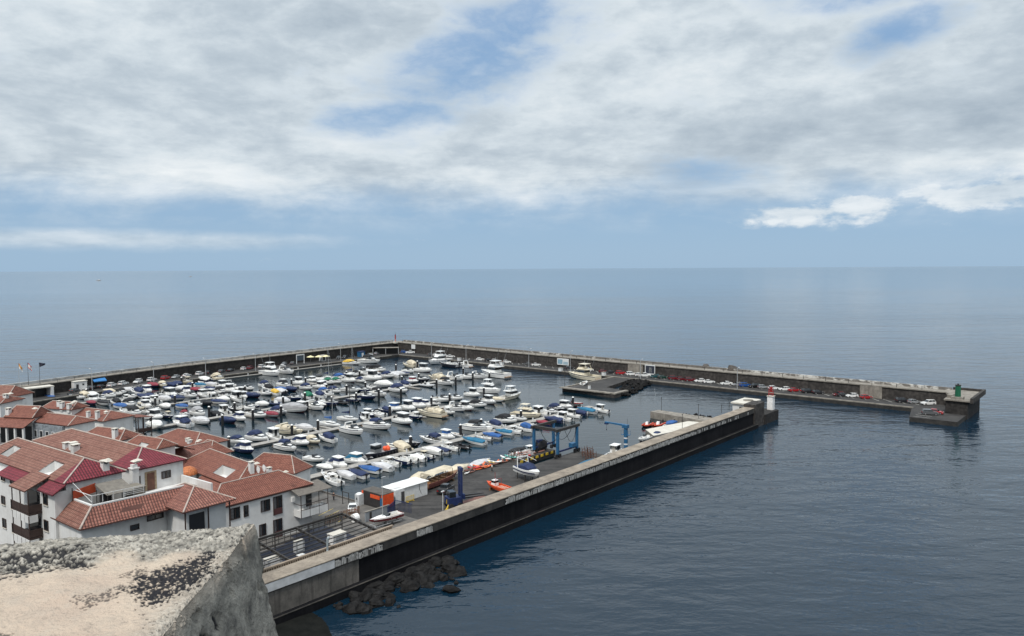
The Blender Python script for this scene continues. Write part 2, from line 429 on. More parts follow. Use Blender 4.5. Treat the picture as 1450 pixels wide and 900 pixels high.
ROOFS = {
 'R1': {'L': (-53.5, 90.65), 'u': (0.5963, 0.8027), 'w': 7.52, 'kb': 2.84, 'ka': 22.5, 'ze': 21.7, 'rise': 1.99},
 'R2': {'L': (-49.54, 99.34), 'u': (0.5982, 0.8013), 'w': 7.59, 'kb': 4.7, 'ka': 25.73, 'ze': 21, 'rise': 1.74},
 'R3': {'L': (-78.76, 152.98), 'u': (0.3648, 0.9311), 'w': 5.95, 'kb': 1.71, 'ka': 7.39, 'ze': 13, 'rise': 1.64},
 'R4': {'L': (-68.81, 147.59), 'u': (0.4852, 0.8744), 'w': 4.75, 'kb': 1.23, 'ka': 7.76, 'ze': 12.5, 'rise': 1.44},
 'R5': {'L': (-70.23, 168.0), 'u': (0.5313, 0.8472), 'w': 9.4, 'kb': 4.05, 'ka': 12.1, 'ze': 8, 'rise': 2.18},
 'R6': {'L': (-63.44, 159.54), 'u': (0.5215, 0.8533), 'w': 6.16, 'kb': 2.74, 'ka': 4.55, 'ze': 8, 'rise': 2.56},
 'R7': {'L': (-48.88, 138.95), 'u': (0.6946, 0.7194), 'w': 6.08, 'kb': 3.37, 'ka': 20.8, 'ze': 9, 'rise': 1.74},
 'R10': {'L': (-108.17, 172.37), 'u': (0.212, 0.9773), 'w': 6.25, 'kb': -0.25, 'ka': 5.09, 'ze': 14, 'rise': 2.14},
 'R11': {'L': (-97.84, 168.27), 'u': (0.4236, 0.9058), 'w': 7.19, 'kb': 2.14, 'ka': 9.74, 'ze': 13, 'rise': 1.42},
 'R12': {'L': (-114.65, 199.07), 'u': (0.2884, 0.9575), 'w': 5.89, 'kb': 1.13, 'ka': 7.69, 'ze': 11, 'rise': 1.49},
 'R13': {'L': (-103.59, 193.44), 'u': (0.4516, 0.8922), 'w': 9.38, 'kb': 3.42, 'ka': 12.98, 'ze': 9, 'rise': 1.74},
 'R14': {'L': (-151.76, 230.26), 'u': (0.1464, 0.9892), 'w': 10.95, 'kb': 1.96, 'ka': 7.08, 'ze': 9, 'rise': 2.99},
 'R15': {'L': (-135.71, 203.1), 'u': (0.1261, 0.992), 'w': 8.87, 'kb': 1.53, 'ka': 6.96, 'ze': 12, 'rise': 1.4},
 'R9': {'L': (-39.58, 91.1), 'u': (0.6214, 0.7835), 'w': 7.03, 'kb': 3.64, 'ka': 5.86, 'ze': 18, 'rise': 1.81},
 'R16': {'L': (-41.84, 145.98), 'u': (0.3639, 0.9314), 'w': 5.93, 'kb': 2.89, 'ka': 9.52, 'ze': 8, 'rise': 2.64},
}
# ------------------------------------------------------------------ camera
H = 47.0
FPX = 1095.0
cd = bpy.data.cameras.new('camera'); cam = bpy.data.objects.new('camera', cd); COL.objects.link(cam)
cd.sensor_fit = 'HORIZONTAL'; cd.sensor_width = 36.0; cd.lens = FPX/1450*36.0
cd.clip_start = 0.1; cd.clip_end = 200000.0
pitch = math.atan(70/FPX); roll = math.radians(0.316)
Rm = Matrix.Rotation(math.pi/2-pitch, 3, 'X') @ Matrix.Rotation(-roll, 3, 'Z')
cam.matrix_world = Matrix.Translation((0, 0, H)) @ Rm.to_4x4()
scene.camera = cam
scene.view_settings.view_transform = 'Standard'; scene.view_settings.look = 'None'
scene.view_settings.exposure = 0.0; scene.view_settings.gamma = 1.0
scene.view_settings.use_curve_mapping = False
scene.cycles.use_denoising = True
scene.cycles.max_bounces = 6; scene.cycles.diffuse_bounces = 3; scene.cycles.glossy_bounces = 3
scene.cycles.transmission_bounces = 2; scene.cycles.caustics_reflective = False; scene.cycles.caustics_refractive = False

# ------------------------------------------------------------------ sun and sky
SUN_EL, SUN_AZ = math.radians(56), math.radians(200)    # azimuth clockwise from +Y
sd = Vector((math.sin(SUN_AZ)*math.cos(SUN_EL), math.cos(SUN_AZ)*math.cos(SUN_EL), math.sin(SUN_EL)))
sl = bpy.data.lights.new('sun', 'SUN'); sl.energy = 3.0; sl.angle = math.radians(9); sl.color = (1.0, 0.95, 0.88)
so = bpy.data.objects.new('sun', sl); COL.objects.link(so); so.rotation_euler = sd.to_track_quat('Z', 'Y').to_euler(); so.location = (0, 0, 200)

world = bpy.data.worlds.new('World'); scene.world = world; world.use_nodes = True
N = world.node_tree.nodes; Lk = world.node_tree.links
bg = N['Background']; bg.inputs['Strength'].default_value = 0.1
sky = N.new('ShaderNodeTexSky'); sky.sky_type = 'NISHITA'; sky.sun_disc = False
sky.sun_elevation = SUN_EL; sky.sun_rotation = SUN_AZ; sky.altitude = 50; sky.air_density = 1.0; sky.dust_density = 0.6; sky.ozone_density = 2.0
tc = N.new('ShaderNodeTexCoord'); sep = N.new('ShaderNodeSeparateXYZ'); Lk.new(tc.outputs['Generated'], sep.inputs[0])
X, Y, Z = sep.outputs
zc = mth(N, Lk, 'MAXIMUM', Z, 0.0)
den = mth(N, Lk, 'ADD', zc, 0.10)
cu = mth(N, Lk, 'DIVIDE', X, den); cv = mth(N, Lk, 'DIVIDE', Y, den)
cvec = N.new('ShaderNodeCombineXYZ'); Lk.new(cu, cvec.inputs[0]); Lk.new(cv, cvec.inputs[1])
P = cvec.outputs[0]
# direction-space coordinates for fine structure (azimuth, elevation)
az = mth(N, Lk, 'ARCTAN2', X, Y)
dv = N.new('ShaderNodeCombineXYZ'); Lk.new(az, dv.inputs[0]); Lk.new(mth(N, Lk, 'MULTIPLY', zc, 2.2), dv.inputs[1])
D = dv.outputs[0]
nA = nz(N, Lk, P, 0.55, 9, 0.56, 0.35)
nB = nz(N, Lk, P, 1.5, 9, 0.6, 0.3)
nC = nz(N, Lk, D, 7.0, 10, 0.62, 0.2)
nD = nz(N, Lk, D, 20.0, 8, 0.6, 0.2)
def blob(a0, z0, ra, rz, tilt=0.0):
    """soft ellipse in azimuth / elevation (a gap or a bank in the cloud deck)"""
    da = mth(N, Lk, 'SUBTRACT', az, a0); dz = mth(N, Lk, 'SUBTRACT', Z, z0)
    ct, st = math.cos(tilt), math.sin(tilt)
    p = mth(N, Lk, 'ADD', mth(N, Lk, 'MULTIPLY', da, ct/ra), mth(N, Lk, 'MULTIPLY', dz, st/ra))
    q = mth(N, Lk, 'ADD', mth(N, Lk, 'MULTIPLY', da, -st/rz), mth(N, Lk, 'MULTIPLY', dz, ct/rz))
    r = mth(N, Lk, 'SQRT', mth(N, Lk, 'ADD', mth(N, Lk, 'MULTIPLY', p, p), mth(N, Lk, 'MULTIPLY', q, q)))
    return mrange(N, Lk, r, 0.0, 1.0, 1.0, 0.0)
holes = mth(N, Lk, 'MAXIMUM', blob(-0.035, 0.262, 0.24, 0.09, 0.45), blob(0.43, 0.318, 0.17, 0.050))
holes = mth(N, Lk, 'MAXIMUM', holes, blob(0.445, 0.253, 0.10, 0.036, 0.25))
holes = mth(N, Lk, 'MAXIMUM', holes, blob(-0.15, 0.190, 0.16, 0.035, 0.15))
holes = mth(N, Lk, 'MAXIMUM', holes, mth(N, Lk, 'MULTIPLY', blob(0.23, 0.115, 0.13, 0.035), 0.8))
wob = mth(N, Lk, 'MULTIPLY', mth(N, Lk, 'SUBTRACT', nC, 0.5), 1.5)
wob = mth(N, Lk, 'ADD', wob, mth(N, Lk, 'MULTIPLY', mth(N, Lk, 'SUBTRACT', nD, 0.5), 0.8))
hole = mth(N, Lk, 'MULTIPLY', mrange(N, Lk, mth(N, Lk, 'ADD', holes, wob), 0.12, 0.95, 0, 1, True), 0.88)
# cloud deck starts about five degrees above the horizon
edge = mth(N, Lk, 'ADD', zc, mth(N, Lk, 'MULTIPLY', mth(N, Lk, 'SUBTRACT', nC, 0.5), 0.085))
deck = mrange(N, Lk, edge, 0.056, 0.118, 0, 1, True)
deck = mth(N, Lk, 'MULTIPLY', deck, mth(N, Lk, 'SUBTRACT', 1.0, hole))
# low streak to the left, cumulus bank to the right
streak = mth(N, Lk, 'MULTIPLY', mrange(N, Lk, mth(N, Lk, 'ADD', blob(-0.50, 0.036, 0.42, 0.020), mth(N, Lk, 'MULTIPLY', wob, 0.40)), 0.15, 0.9, 0, 1, True), 0.62)
bank = mth(N, Lk, 'MAXIMUM', blob(0.385, 0.066, 0.17, 0.036, 0.05), blob(0.55, 0.080, 0.17, 0.048, 0.04))
bank = mrange(N, Lk, mth(N, Lk, 'ADD', bank, mth(N, Lk, 'ADD', mth(N, Lk, 'MULTIPLY', wob, 0.7), mth(N, Lk, 'MULTIPLY', mth(N, Lk, 'SUBTRACT', nD, 0.5), 1.3))), 0.34, 0.86, 0, 0.86, True)
bits = mrange(N, Lk, mth(N, Lk, 'ADD', mth(N, Lk, 'MULTIPLY', mth(N, Lk, 'MAXIMUM', blob(0.25, 0.093, 0.11, 0.022), blob(0.0, 0.07, 0.35, 0.03)), 0.6), wob), 0.55, 0.85, 0, 0.7, True)
veil = mth(N, Lk, 'MULTIPLY', mth(N, Lk, 'MULTIPLY', mrange(N, Lk, zc, 0.035, 0.075, 0, 1, True), mrange(N, Lk, nC, 0.42, 0.66)), 0.42)      # thin broken veil below the deck
cov = mth(N, Lk, 'MAXIMUM', mth(N, Lk, 'MAXIMUM', mth(N, Lk, 'MAXIMUM', deck, veil), streak), mth(N, Lk, 'MAXIMUM', bank, bits))
# brightness of the cloud: big soft dark bellies and bright rims
t = mth(N, Lk, 'ADD', mth(N, Lk, 'MULTIPLY', nA, 0.55), mth(N, Lk, 'MULTIPLY', nB, 0.30))
t = mth(N, Lk, 'ADD', t, mth(N, Lk, 'MULTIPLY', nC, 0.36))
t = mth(N, Lk, 'SUBTRACT', t, mth(N, Lk, 'MULTIPLY', blob(-0.26, 0.285, 0.20, 0.06), 0.10))
t = mth(N, Lk, 'SUBTRACT', t, mth(N, Lk, 'MULTIPLY', blob(0.42, 0.15, 0.35, 0.05), 0.10))
t = mth(N, Lk, 'ADD', t, mth(N, Lk, 'MULTIPLY', blob(0.40, 0.225, 0.32, 0.05), 0.06))
t = mth(N, Lk, 'ADD', t, mth(N, Lk, 'MULTIPLY', bank, 0.035))
t = mth(N, Lk, 'ADD', t, mth(N, Lk, 'MULTIPLY', mth(N, Lk, 'SUBTRACT', nD, 0.5), 0.20))
t = mth(N, Lk, 'ADD', mth(N, Lk, 'MULTIPLY', mth(N, Lk, 'SUBTRACT', t, 0.605), 1.20), 0.592)
cr = ramp(N, [(0.38, (3.9, 4.7, 5.5)), (0.52, (5.3, 6.1, 6.8)), (0.61, (6.7, 7.45, 8.0)), (0.76, (8.8, 9.2, 9.4))])
Lk.new(t, cr.inputs[0])
# ramps clamp nothing but colours above one are allowed
hz = mrange(N, Lk, zc, 0.0, 0.11, 0.55, 0.0)
skyc = mixc(N, Lk, 1.0, sky.outputs[0], sky.outputs[0])
low = mixc(N, Lk, mrange(N, Lk, zc, 0.0, 0.30), (3.35, 5.0, 6.85), (1.9, 3.65, 6.3))
skyc = mixc(N, Lk, 0.90, sky.outputs[0], low)
zen = N.new('ShaderNodeVectorMath'); zen.operation = 'SCALE'; Lk.new(cr.outputs[0], zen.inputs[0]); Lk.new(mrange(N, Lk, Z, 0.40, 0.95, 1.0, 1.9, True), zen.inputs['Scale'])   # cloud overhead, out of view, brightened to add ambient light
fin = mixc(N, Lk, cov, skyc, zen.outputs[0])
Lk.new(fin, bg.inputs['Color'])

# ------------------------------------------------------------------ sea
m = bpy.data.materials.new('sea_water'); N, Lk = nt(m); p = N['Principled BSDF']
g = N.new('ShaderNodeNewGeometry')
def swell(scale, sx, sy, rz, detail=4, rough=0.55):
    mp = N.new('ShaderNodeMapping'); mp.inputs['Rotation'].default_value = (0, 0, rz); mp.inputs['Scale'].default_value = (sx, sy, 1)
    Lk.new(g.outputs['Position'], mp.inputs[0]); return nz(N, Lk, mp.outputs[0], scale, detail, rough, 0.3)
w1 = swell(0.10, 0.45, 1.0, 0.30, 3); w0 = swell(0.05, 0.55, 1.0, 0.18, 4, 0.6); w2 = swell(0.36, 0.5, 1.0, -0.2, 3); w3 = swell(1.3, 0.6, 1.0, 0.1, 2)
# calm harbour basin: position inside the breakwaters
dot = N.new('ShaderNodeVectorMath'); dot.operation = 'SUBTRACT'; Lk.new(g.outputs['Position'], dot.inputs[0]); dot.inputs[1].default_value = (OX, OY, 0)
da = N.new('ShaderNodeVectorMath'); da.operation = 'DOT_PRODUCT'; Lk.new(dot.outputs[0], da.inputs[0]); da.inputs[1].default_value = (UX, UY, 0)
db = N.new('ShaderNodeVectorMath'); db.operation = 'DOT_PRODUCT'; Lk.new(dot.outputs[0], db.inputs[0]); db.inputs[1].default_value = (-UY, UX, 0)
ina = mrange(N, Lk, da.outputs['Value'], 85, 140, 1, 0, True)
inb = mth(N, Lk, 'MULTIPLY', mrange(N, Lk, db.outputs['Value'], 0, 25, 0, 1, True), mrange(N, Lk, db.outputs['Value'], 220, 240, 1, 0, True))
calm = mth(N, Lk, 'MULTIPLY', ina, inb)
slick = nz(N, Lk, N.new('ShaderNodeMapping').outputs[0], 1.0) if False else None
mp = N.new('ShaderNodeMapping'); mp.inputs['Scale'].default_value = (0.25, 1.0, 1); Lk.new(g.outputs['Position'], mp.inputs[0])
slick = nz(N, Lk, mp.outputs[0], 0.004, 5, 0.6, 0.6)
vl = N.new('ShaderNodeVectorMath'); vl.operation = 'LENGTH'; Lk.new(dot.outputs[0], vl.inputs[0])
vl_ = vl.outputs['Value']
offs = mrange(N, Lk, vl_, 350, 1800, 1.0, 0.28)      # long calm swell farther out
gust = mth(N, Lk, 'MULTIPLY', mrange(N, Lk, slick, 0.38, 0.62, 0.45, 1.15), offs)
far_ = mrange(N, Lk, vl_, 150, 700, 0.12, 1.0)
ht = mth(N, Lk, 'ADD', mth(N, Lk, 'MULTIPLY', w1, 0.60), mth(N, Lk, 'ADD', mth(N, Lk, 'MULTIPLY', w2, 0.27), mth(N, Lk, 'MULTIPLY', w3, 0.065)))
ht = mth(N, Lk, 'ADD', ht, mth(N, Lk, 'MULTIPLY', mth(N, Lk, 'MULTIPLY', w0, 1.8), far_))
htc = mth(N, Lk, 'ADD', mth(N, Lk, 'MULTIPLY', w2, 0.07), mth(N, Lk, 'MULTIPLY', w3, 0.028))
hmix = N.new('ShaderNodeMix'); Lk.new(calm, hmix.inputs[0]); Lk.new(mth(N, Lk, 'MULTIPLY', ht, gust), hmix.inputs[2]); Lk.new(htc, hmix.inputs[3])
bp = N.new('ShaderNodeBump'); bp.inputs['Strength'].default_value = 1.0; bp.inputs['Distance'].default_value = 1.0
Lk.new(hmix.outputs[0], bp.inputs['Height']); Lk.new(bp.outputs[0], p.inputs['Normal'])
deep = mixc(N, Lk, mrange(N, Lk, slick, 0.35, 0.7), (0.0030, 0.0138, 0.0275), (0.0044, 0.0190, 0.0360))
body = mixc(N, Lk, calm, deep, (0.0016, 0.0100, 0.0160))
Lk.new(body, p.inputs['Base Color']); Lk.new(mrange(N, Lk, vl_, 100, 900, 1.40, 1.85), p.inputs['IOR'])     # IOR raised with distance: sheen added to brighten the far sea
p.inputs['Roughness'].default_value = 0.08
SEA = m
mb = MB()
R0 = 150000.0
rings = [0, 60, 120, 200, 300, 450, 700, 1200, 2500, 6000, 15000, 40000, R0]; ns = 48
P = [(0, 150, 0)]
for r in rings[1:]:
    for i in range(ns): P.append((r*math.cos(2*math.pi*i/ns), 150+r*math.sin(2*math.pi*i/ns), 0))
F = [(0, 1+i, 1+(i+1) % ns) for i in range(ns)]
for k in range(len(rings)-2):
    for i in range(ns):
        j = (i+1) % ns; F.append((1+k*ns+i, 1+(k+1)*ns+i, 1+(k+1)*ns+j, 1+k*ns+j))
mb.add(P, F)
struct(mb.build('sea', SEA))
# ------------------------------------------------------------------ stone, concrete, asphalt
def stone(name, c1, c2, scale=1.2, streak=0.0, bump=0.5, block=None, dirt=None, spec=0.3, fleck=0.35, tyre=0.0):
    """masonry / concrete: two tones of noise, optional vertical run-off streaks and coursed joints"""
    m = bpy.data.materials.new(name); N, Lk = nt(m); p = N['Principled BSDF']; p.inputs['Roughness'].default_value = 0.85; p.inputs['Specular IOR Level'].default_value = spec
    g = N.new('ShaderNodeNewGeometry'); pos = g.outputs['Position']
    n1 = nz(N, Lk, pos, scale, 8, 0.65)
    c = mixc(N, Lk, mrange(N, Lk, n1, 0.35, 0.65), c1, c2)
    if streak:
        mp = N.new('ShaderNodeMapping'); mp.inputs['Scale'].default_value = (1.0, 1.0, 0.07); Lk.new(pos, mp.inputs[0])
        s = nz(N, Lk, mp.outputs[0], 1.1, 5, 0.7)
        c = mixc(N, Lk, mth(N, Lk, 'MULTIPLY', mrange(N, Lk, s, 0.5, 0.72), streak), c, dirt or (0.015, 0.014, 0.013))
    n2 = nz(N, Lk, pos, scale*9, 5, 0.6)
    if tyre:
        mp = N.new('ShaderNodeMapping'); mp.inputs['Rotation'].default_value = (0, 0, -ROT); mp.inputs['Scale'].default_value = (0.06, 1.0, 1.0); Lk.new(pos, mp.inputs[0])
        s_ = nz(N, Lk, mp.outputs[0], 0.9, 4, 0.6, 0.6); c = mixc(N, Lk, mth(N, Lk, 'MULTIPLY', mrange(N, Lk, s_, 0.50, 0.66), tyre), c, tuple(x*0.35 for x in c1))
        o_ = nz(N, Lk, pos, 0.11, 6, 0.7); c = mixc(N, Lk, mrange(N, Lk, o_, 0.52, 0.62, 0, tyre), c, tuple(x*0.5 for x in c1))
        w_ = nz(N, Lk, pos, 0.17, 6, 0.7); c = mixc(N, Lk, mrange(N, Lk, w_, 0.56, 0.70, 0, 0.5), c, tuple(x*1.7 for x in c2))
    c = mixc(N, Lk, mrange(N, Lk, n2, 0.45, 0.75, 0, fleck), c, tuple(x*0.45 for x in c1))
    Lk.new(c, p.inputs['Base Color'])
    h = mth(N, Lk, 'ADD', mth(N, Lk, 'MULTIPLY', n2, 0.5), n1)
    if block:
        v = N.new('ShaderNodeTexVoronoi'); v.inputs['Scale'].default_value = block; Lk.new(pos, v.inputs['Vector'])
        c2_ = mixc(N, Lk, mrange(N, Lk, v.outputs['Distance'], 0.35, 0.7, 0, 0.6), c, tuple(x*0.4 for x in c1))
        Lk.new(c2_, p.inputs['Base Color'])
    b = N.new('ShaderNodeBump'); b.inputs['Strength'].default_value = bump; b.inputs['Distance'].default_value = 0.08
    Lk.new(h, b.inputs['Height']); Lk.new(b.outputs[0], p.inputs['Normal'])
    MATS[name] = m
    return m
ASPHALT = stone('asphalt', (0.034, 0.033, 0.034), (0.055, 0.052, 0.050), 0.25, bump=0.2, tyre=0.5)
ASPHALT2 = stone('quay_asphalt', (0.040, 0.038, 0.038), (0.072, 0.068, 0.065), 0.22, bump=0.2, tyre=0.75)
BASALT = stone('basalt_wall', (0.022, 0.0205, 0.020), (0.046, 0.042, 0.040), 0.35, 0.5, 0.8, block=1.2)
BASALT2 = stone('basalt_wall_pale', (0.042, 0.038, 0.036), (0.078, 0.070, 0.064), 0.30, 0.6, 0.8, block=1.0)
CAP = stone('coping_concrete', (0.19, 0.16, 0.13), (0.33, 0.28, 0.225), 0.35, .35, bump=0.5)
CAP2 = stone('weathered_concrete', (0.16, 0.145, 0.125), (0.30, 0.275, 0.24), 0.6, 0.35, 0.5)
PALEC = stone('pale_concrete', (0.50, 0.47, 0.41), (0.62, 0.59, 0.53), 0.5, bump=0.2)
QFACE = stone('quay_face', (0.020, 0.020, 0.020), (0.050, 0.047, 0.044), 0.7, 0.4, 0.6)
TARRED = stone('tarred_wall', (0.0045, 0.0048, 0.0065), (0.012, 0.012, 0.014), 0.16, 0.5, 0.5, dirt=(0.020, 0.0195, 0.021), spec=0.12)
PLASTER = stone('white_wall', (0.56, 0.555, 0.545), (0.69, 0.69, 0.68), 0.28, 0.30, 0.15, dirt=(0.34, 0.32, 0.295), fleck=0.10)
GREYWALL = stone('grey_render', (0.085, 0.08, 0.073), (0.17, 0.155, 0.14), 0.35, 0.75, 0.4)
LINE = mat('line_paint', (0.55, 0.54, 0.5), 0.7, var=0.3, vscale=1.0)
LINEY = mat('yellow_line_paint', (0.55, 0.40, 0.08), 0.7, var=0.3)
GREENM = mat('painted_green', (0.01, 0.10, 0.05), 0.4)
REDM = mat('painted_red', (0.30, 0.02, 0.02), 0.4, var=0.2)
BLUEM = mat('painted_blue', (0.02, 0.10, 0.21), 0.45, var=0.2)
DBLUE = mat('dark_blue_steel', (0.012, 0.024, 0.085), 0.5, var=0.25)
YELM = mat('painted_yellow', (0.55, 0.38, 0.03), 0.5, var=0.2)
ORANGE = mat('orange_paint', (0.62, 0.085, 0.022), 0.5, var=0.15)
RUST = mat('rusty_steel', (0.10, 0.045, 0.03), 0.8, var=0.4)
DSTEEL = mat('dark_steel', (0.03, 0.027, 0.025), 0.6, var=0.3)
POLE = mat('galvanised_pole', (0.33, 0.34, 0.35), 0.5, var=0.1)
BOARD = mat('sign_board_white', (0.62, 0.63, 0.63), 0.6, var=0.05)
BOARDB = mat('sign_board_blue', (0.02, 0.10, 0.28), 0.6)

def harbour(name, label, cat, group=None, z=0.0):      # Empty whose local x,y are the harbour axes a,b
    return thing(name, label, cat, W(0, 0, z), ROT, group)
def hroot(name): return empty(name, W(0, 0, 0), ROT)

def aw(b): return 147 + (b+40)*0.016
def aq(b): return 135.2 + (b+32)*0.019
def bw(a): return 234.0 if a > 30 else 234.0-(30-a)*0.10-max(0, -a)*0.06
def bq(a): return 221.0 if a > 10 else 221.0-(10-a)*0.10-max(0, -a-5)*0.14
def wtop_r(b): return 5.75 + max(0, min(1, (b+40)/270))*0.8
def wtop_l(a): return 5.4 + max(0, min(1, (a+40)/190))*1.15

def flat(name, polys, z0, z1, mats, kind='structure'):
    mb = MB()
    for p in polys: mb.prism(p, z0, z1, 0, 1)
    return struct(mb.build(name, mats, None, W(0, 0, 0), ROT), kind)

# quay roads (top sheet asphalt, dark faces)
AL = list(range(-45, 151, 15))
left_road = [(a, bq(a)) for a in AL if a < 139] + [(139.9, 221.0), (152, 234.5)] + [(a, bw(a)+0.5) for a in reversed(AL) if a < 150]
flat('quay_road', [left_road], -3, 1.4, [QFACE, ASPHALT])
BL = list(range(-30, 222, 25)) + [221]
right_road = [(aq(b), b) for b in BL] + [(152, 234.4)] + [(aw(b)+0.5, b) for b in reversed(BL)]
flat('breakwater_road', [right_road], -3, 1.404, [QFACE, ASPHALT])
flat('breakwater_head_pavement', [[(117.6, -45.6), (148, -45.6), (148, -30.02), (133, -30.02), (117.6, -32.8)]], -3, 1.4, [QFACE, ASPHALT])
flat('mole_pavement', [[(101, 85), (99, 60.2), (108.5, 60.2), (112, 72), (137.3, 76), (137.3, 85)]], -3, 1.3, [BASALT2, ASPHALT2])
# kerb along the quay edges, worn pale
mb = MB()
for a0, a1 in zip(AL, AL[1:]):
    if a1 <= 140: mb.hexa([(a0, bq(a0)-0.02, 1.2), (a1, bq(a1)-0.02, 1.2), (a1, bq(a1)+0.7, 1.2), (a0, bq(a0)+0.7, 1.2), (a0, bq(a0)-0.02, 1.55), (a1, bq(a1)-0.02, 1.55), (a1, bq(a1)+0.7, 1.55), (a0, bq(a0)+0.7, 1.55)])
for b0, b1 in zip(BL, BL[1:]):
    mb.hexa([(aq(b0)-0.02, b0, 1.2), (aq(b0)+0.7, b0, 1.2), (aq(b1)+0.7, b1, 1.2), (aq(b1)-0.02, b1, 1.2), (aq(b0)-0.02, b0, 1.55), (aq(b0)+0.7, b0, 1.55), (aq(b1)+0.7, b1, 1.55), (aq(b1)-0.02, b1, 1.55)])
struct(mb.build('quay_kerb', CAP2, None, W(0, 0, 0), ROT))
# painted bays
mb = MB()
for i in range(60):
    b = -28+i*4.1
    if b < 205:
        a = aw(b); mb.hexa([(a-5.2, b-2.2, 1.408), (a-5.1, b-2.3, 1.408), (a-0.6, b+1.7, 1.408), (a-0.7, b+1.8, 1.408), (a-5.2, b-2.2, 1.412), (a-5.1, b-2.3, 1.412), (a-0.6, b+1.7, 1.412), (a-0.7, b+1.8, 1.412)])
for a0 in (119.5, 122.5, 125.5, 128.5): mb.span(a0, a0+0.14, -38, -33.5, 1.404, 1.41)
struct(mb.build('parking_markings', LINE, None, W(0, 0, 0), ROT))

# ---- breakwater walls: wall, walkway, outer parapet, railing
def strip(mb, pts_in, pts_out, z0, z1, mi=0):
    for (p, q, r, s, k) in zip(pts_in, pts_in[1:], pts_out, pts_out[1:], range(999)):
        za, zb = (z1[k], z1[k+1]) if isinstance(z1, list) else (z1, z1)
        ya, yb = (z0[k], z0[k+1]) if isinstance(z0, list) else (z0, z0)
        mb.hexa([(*p, ya), (*q, yb), (*s, yb), (*r, ya), (*p, za), (*q, zb), (*s, zb), (*r, za)], mi)
def peel(name, base, paint, lo, hi, sc):
    """weathered concrete with patches of old white paint"""
    m = bpy.data.materials.new(name); N, Lk = nt(m); p = N['Principled BSDF']; p.inputs['Roughness'].default_value = 0.85
    g = N.new('ShaderNodeNewGeometry')
    mp = N.new('ShaderNodeMapping'); mp.inputs['Rotation'].default_value = (0, 0, -ROT); mp.inputs['Scale'].default_value = (0.5, 0.5, 0.8); Lk.new(g.outputs['Position'], mp.inputs[0])
    n1 = nz(N, Lk, mp.outputs[0], sc, 7, 0.7); n2 = nz(N, Lk, g.outputs['Position'], 0.05, 3)
    f = mrange(N, Lk, mth(N, Lk, 'ADD', n1, mth(N, Lk, 'MULTIPLY', n2, 0.6)), lo, hi, 0, 1, True)
    n3 = nz(N, Lk, g.outputs['Position'], 1.3, 6)
    b_ = mixc(N, Lk, mrange(N, Lk, n3, 0.3, 0.7), base, tuple(x*0.6 for x in base))
    Lk.new(mixc(N, Lk, f, b_, paint), p.inputs['Base Color']); MATS[name] = m
    return m
PARA_R = peel('peeling_parapet', (0.17, 0.155, 0.14), (0.52, 0.51, 0.48), 0.80, 0.95, 1.1)
PARA_L = peel('pale_parapet', (0.25, 0.25, 0.245), (0.42, 0.43, 0.43), 0.66, 0.98, 0.8)
LW = AL[:-1] + [151.5]
# right arm
wr = thing('breakwater_wall', 'long grey basalt breakwater wall with peeling white parapet, right arm from corner light to green tower', 'wall', W(0, 0, 0), ROT)
BR = [-38, -20, 5, 30, 55, 80, 105, 130, 155, 180, 205, 234.6]
zt = [wtop_r(b) for b in BR]
mb = MB(); strip(mb, [(aw(b), b) for b in BR], [(aw(b)+5.2, b) for b in BR], -4, [z-0.35 for z in zt]); mb.build('wall', BASALT2, wr)
mb = MB(); strip(mb, [(aw(b)-0.35, b) for b in BR], [(aw(b)+4.4, b) for b in BR], [z-0.35 for z in zt], zt); mb.build('walkway', CAP2, wr)
mb = MB(); strip(mb, [(aw(b)+4.4, b) for b in BR], [(aw(b)+5.2, b) for b in BR], [z-0.35 for z in zt], [z+0.85 for z in zt]); mb.build('parapet', PARA_R, wr)
mb = MB()
for i in range(34):
    b = -30+i*7.9; mb.span(aw(b)+0.2, aw(b)+0.36, b, b+0.16, wtop_r(b), wtop_r(b)+1.25)
pr = mb.build('railing_posts', DSTEEL, wr); pr['kind'] = 'stuff'
mb = MB()
for b in (81, -14): mb.span(aw(b)-0.45, aw(b)-0.02, b-3.6, b+3.6, 1.404, wtop_r(b)-0.4)
mb.build('buttress', PALEC if False else CAP2, wr)
# left arm
wl = thing('breakwater_wall', 'long dark basalt breakwater wall with pale railed parapet, left arm from flag poles to corner light', 'wall', W(0, 0, 0), ROT)
AA = LW; zt = [wtop_l(a) for a in AA]
mb = MB(); strip(mb, [(a, bw(a)+5) for a in AA], [(a, bw(a)) for a in AA], -4, [z-0.3 for z in zt]); mb.build('wall', BASALT, wl)
mb = MB(); strip(mb, [(a, bw(a)+4.2) for a in AA], [(a, bw(a)-0.25) for a in AA], [z-0.3 for z in zt], zt); mb.build('walkway', CAP2, wl)
mb = MB(); strip(mb, [(a, bw(a)+5) for a in AA], [(a, bw(a)+4.2) for a in AA], [z-0.3 for z in zt], [z+0.95 for z in zt]); mb.build('parapet', PARA_L, wl)
mb = MB(); top = []
for i in range(31):
    a = -44+i*6.3; b = bw(a)+0.1; z = wtop_l(a); mb.span(a, a+0.1, b, b+0.1, z, z+1.1); top.append((a, b, z+1.08))
mb.path(top, 0.035, 4); mb.path([(x, y, z-0.5) for x, y, z in top], 0.025, 4)
mb.build('railing', DSTEEL, wl)
# rounded corner block
mb = MB(); mb.prism([(151.2, 233.6), (157, 234.3), (157.4, 239.6), (151, 239.8)], -4, 6.56); cb = mb.build('breakwater_corner', CAP2, None, W(0, 0, 0), ROT)
tag(cb, 'grey concrete corner block joining both breakwater arms under the red beacon', 'wall')
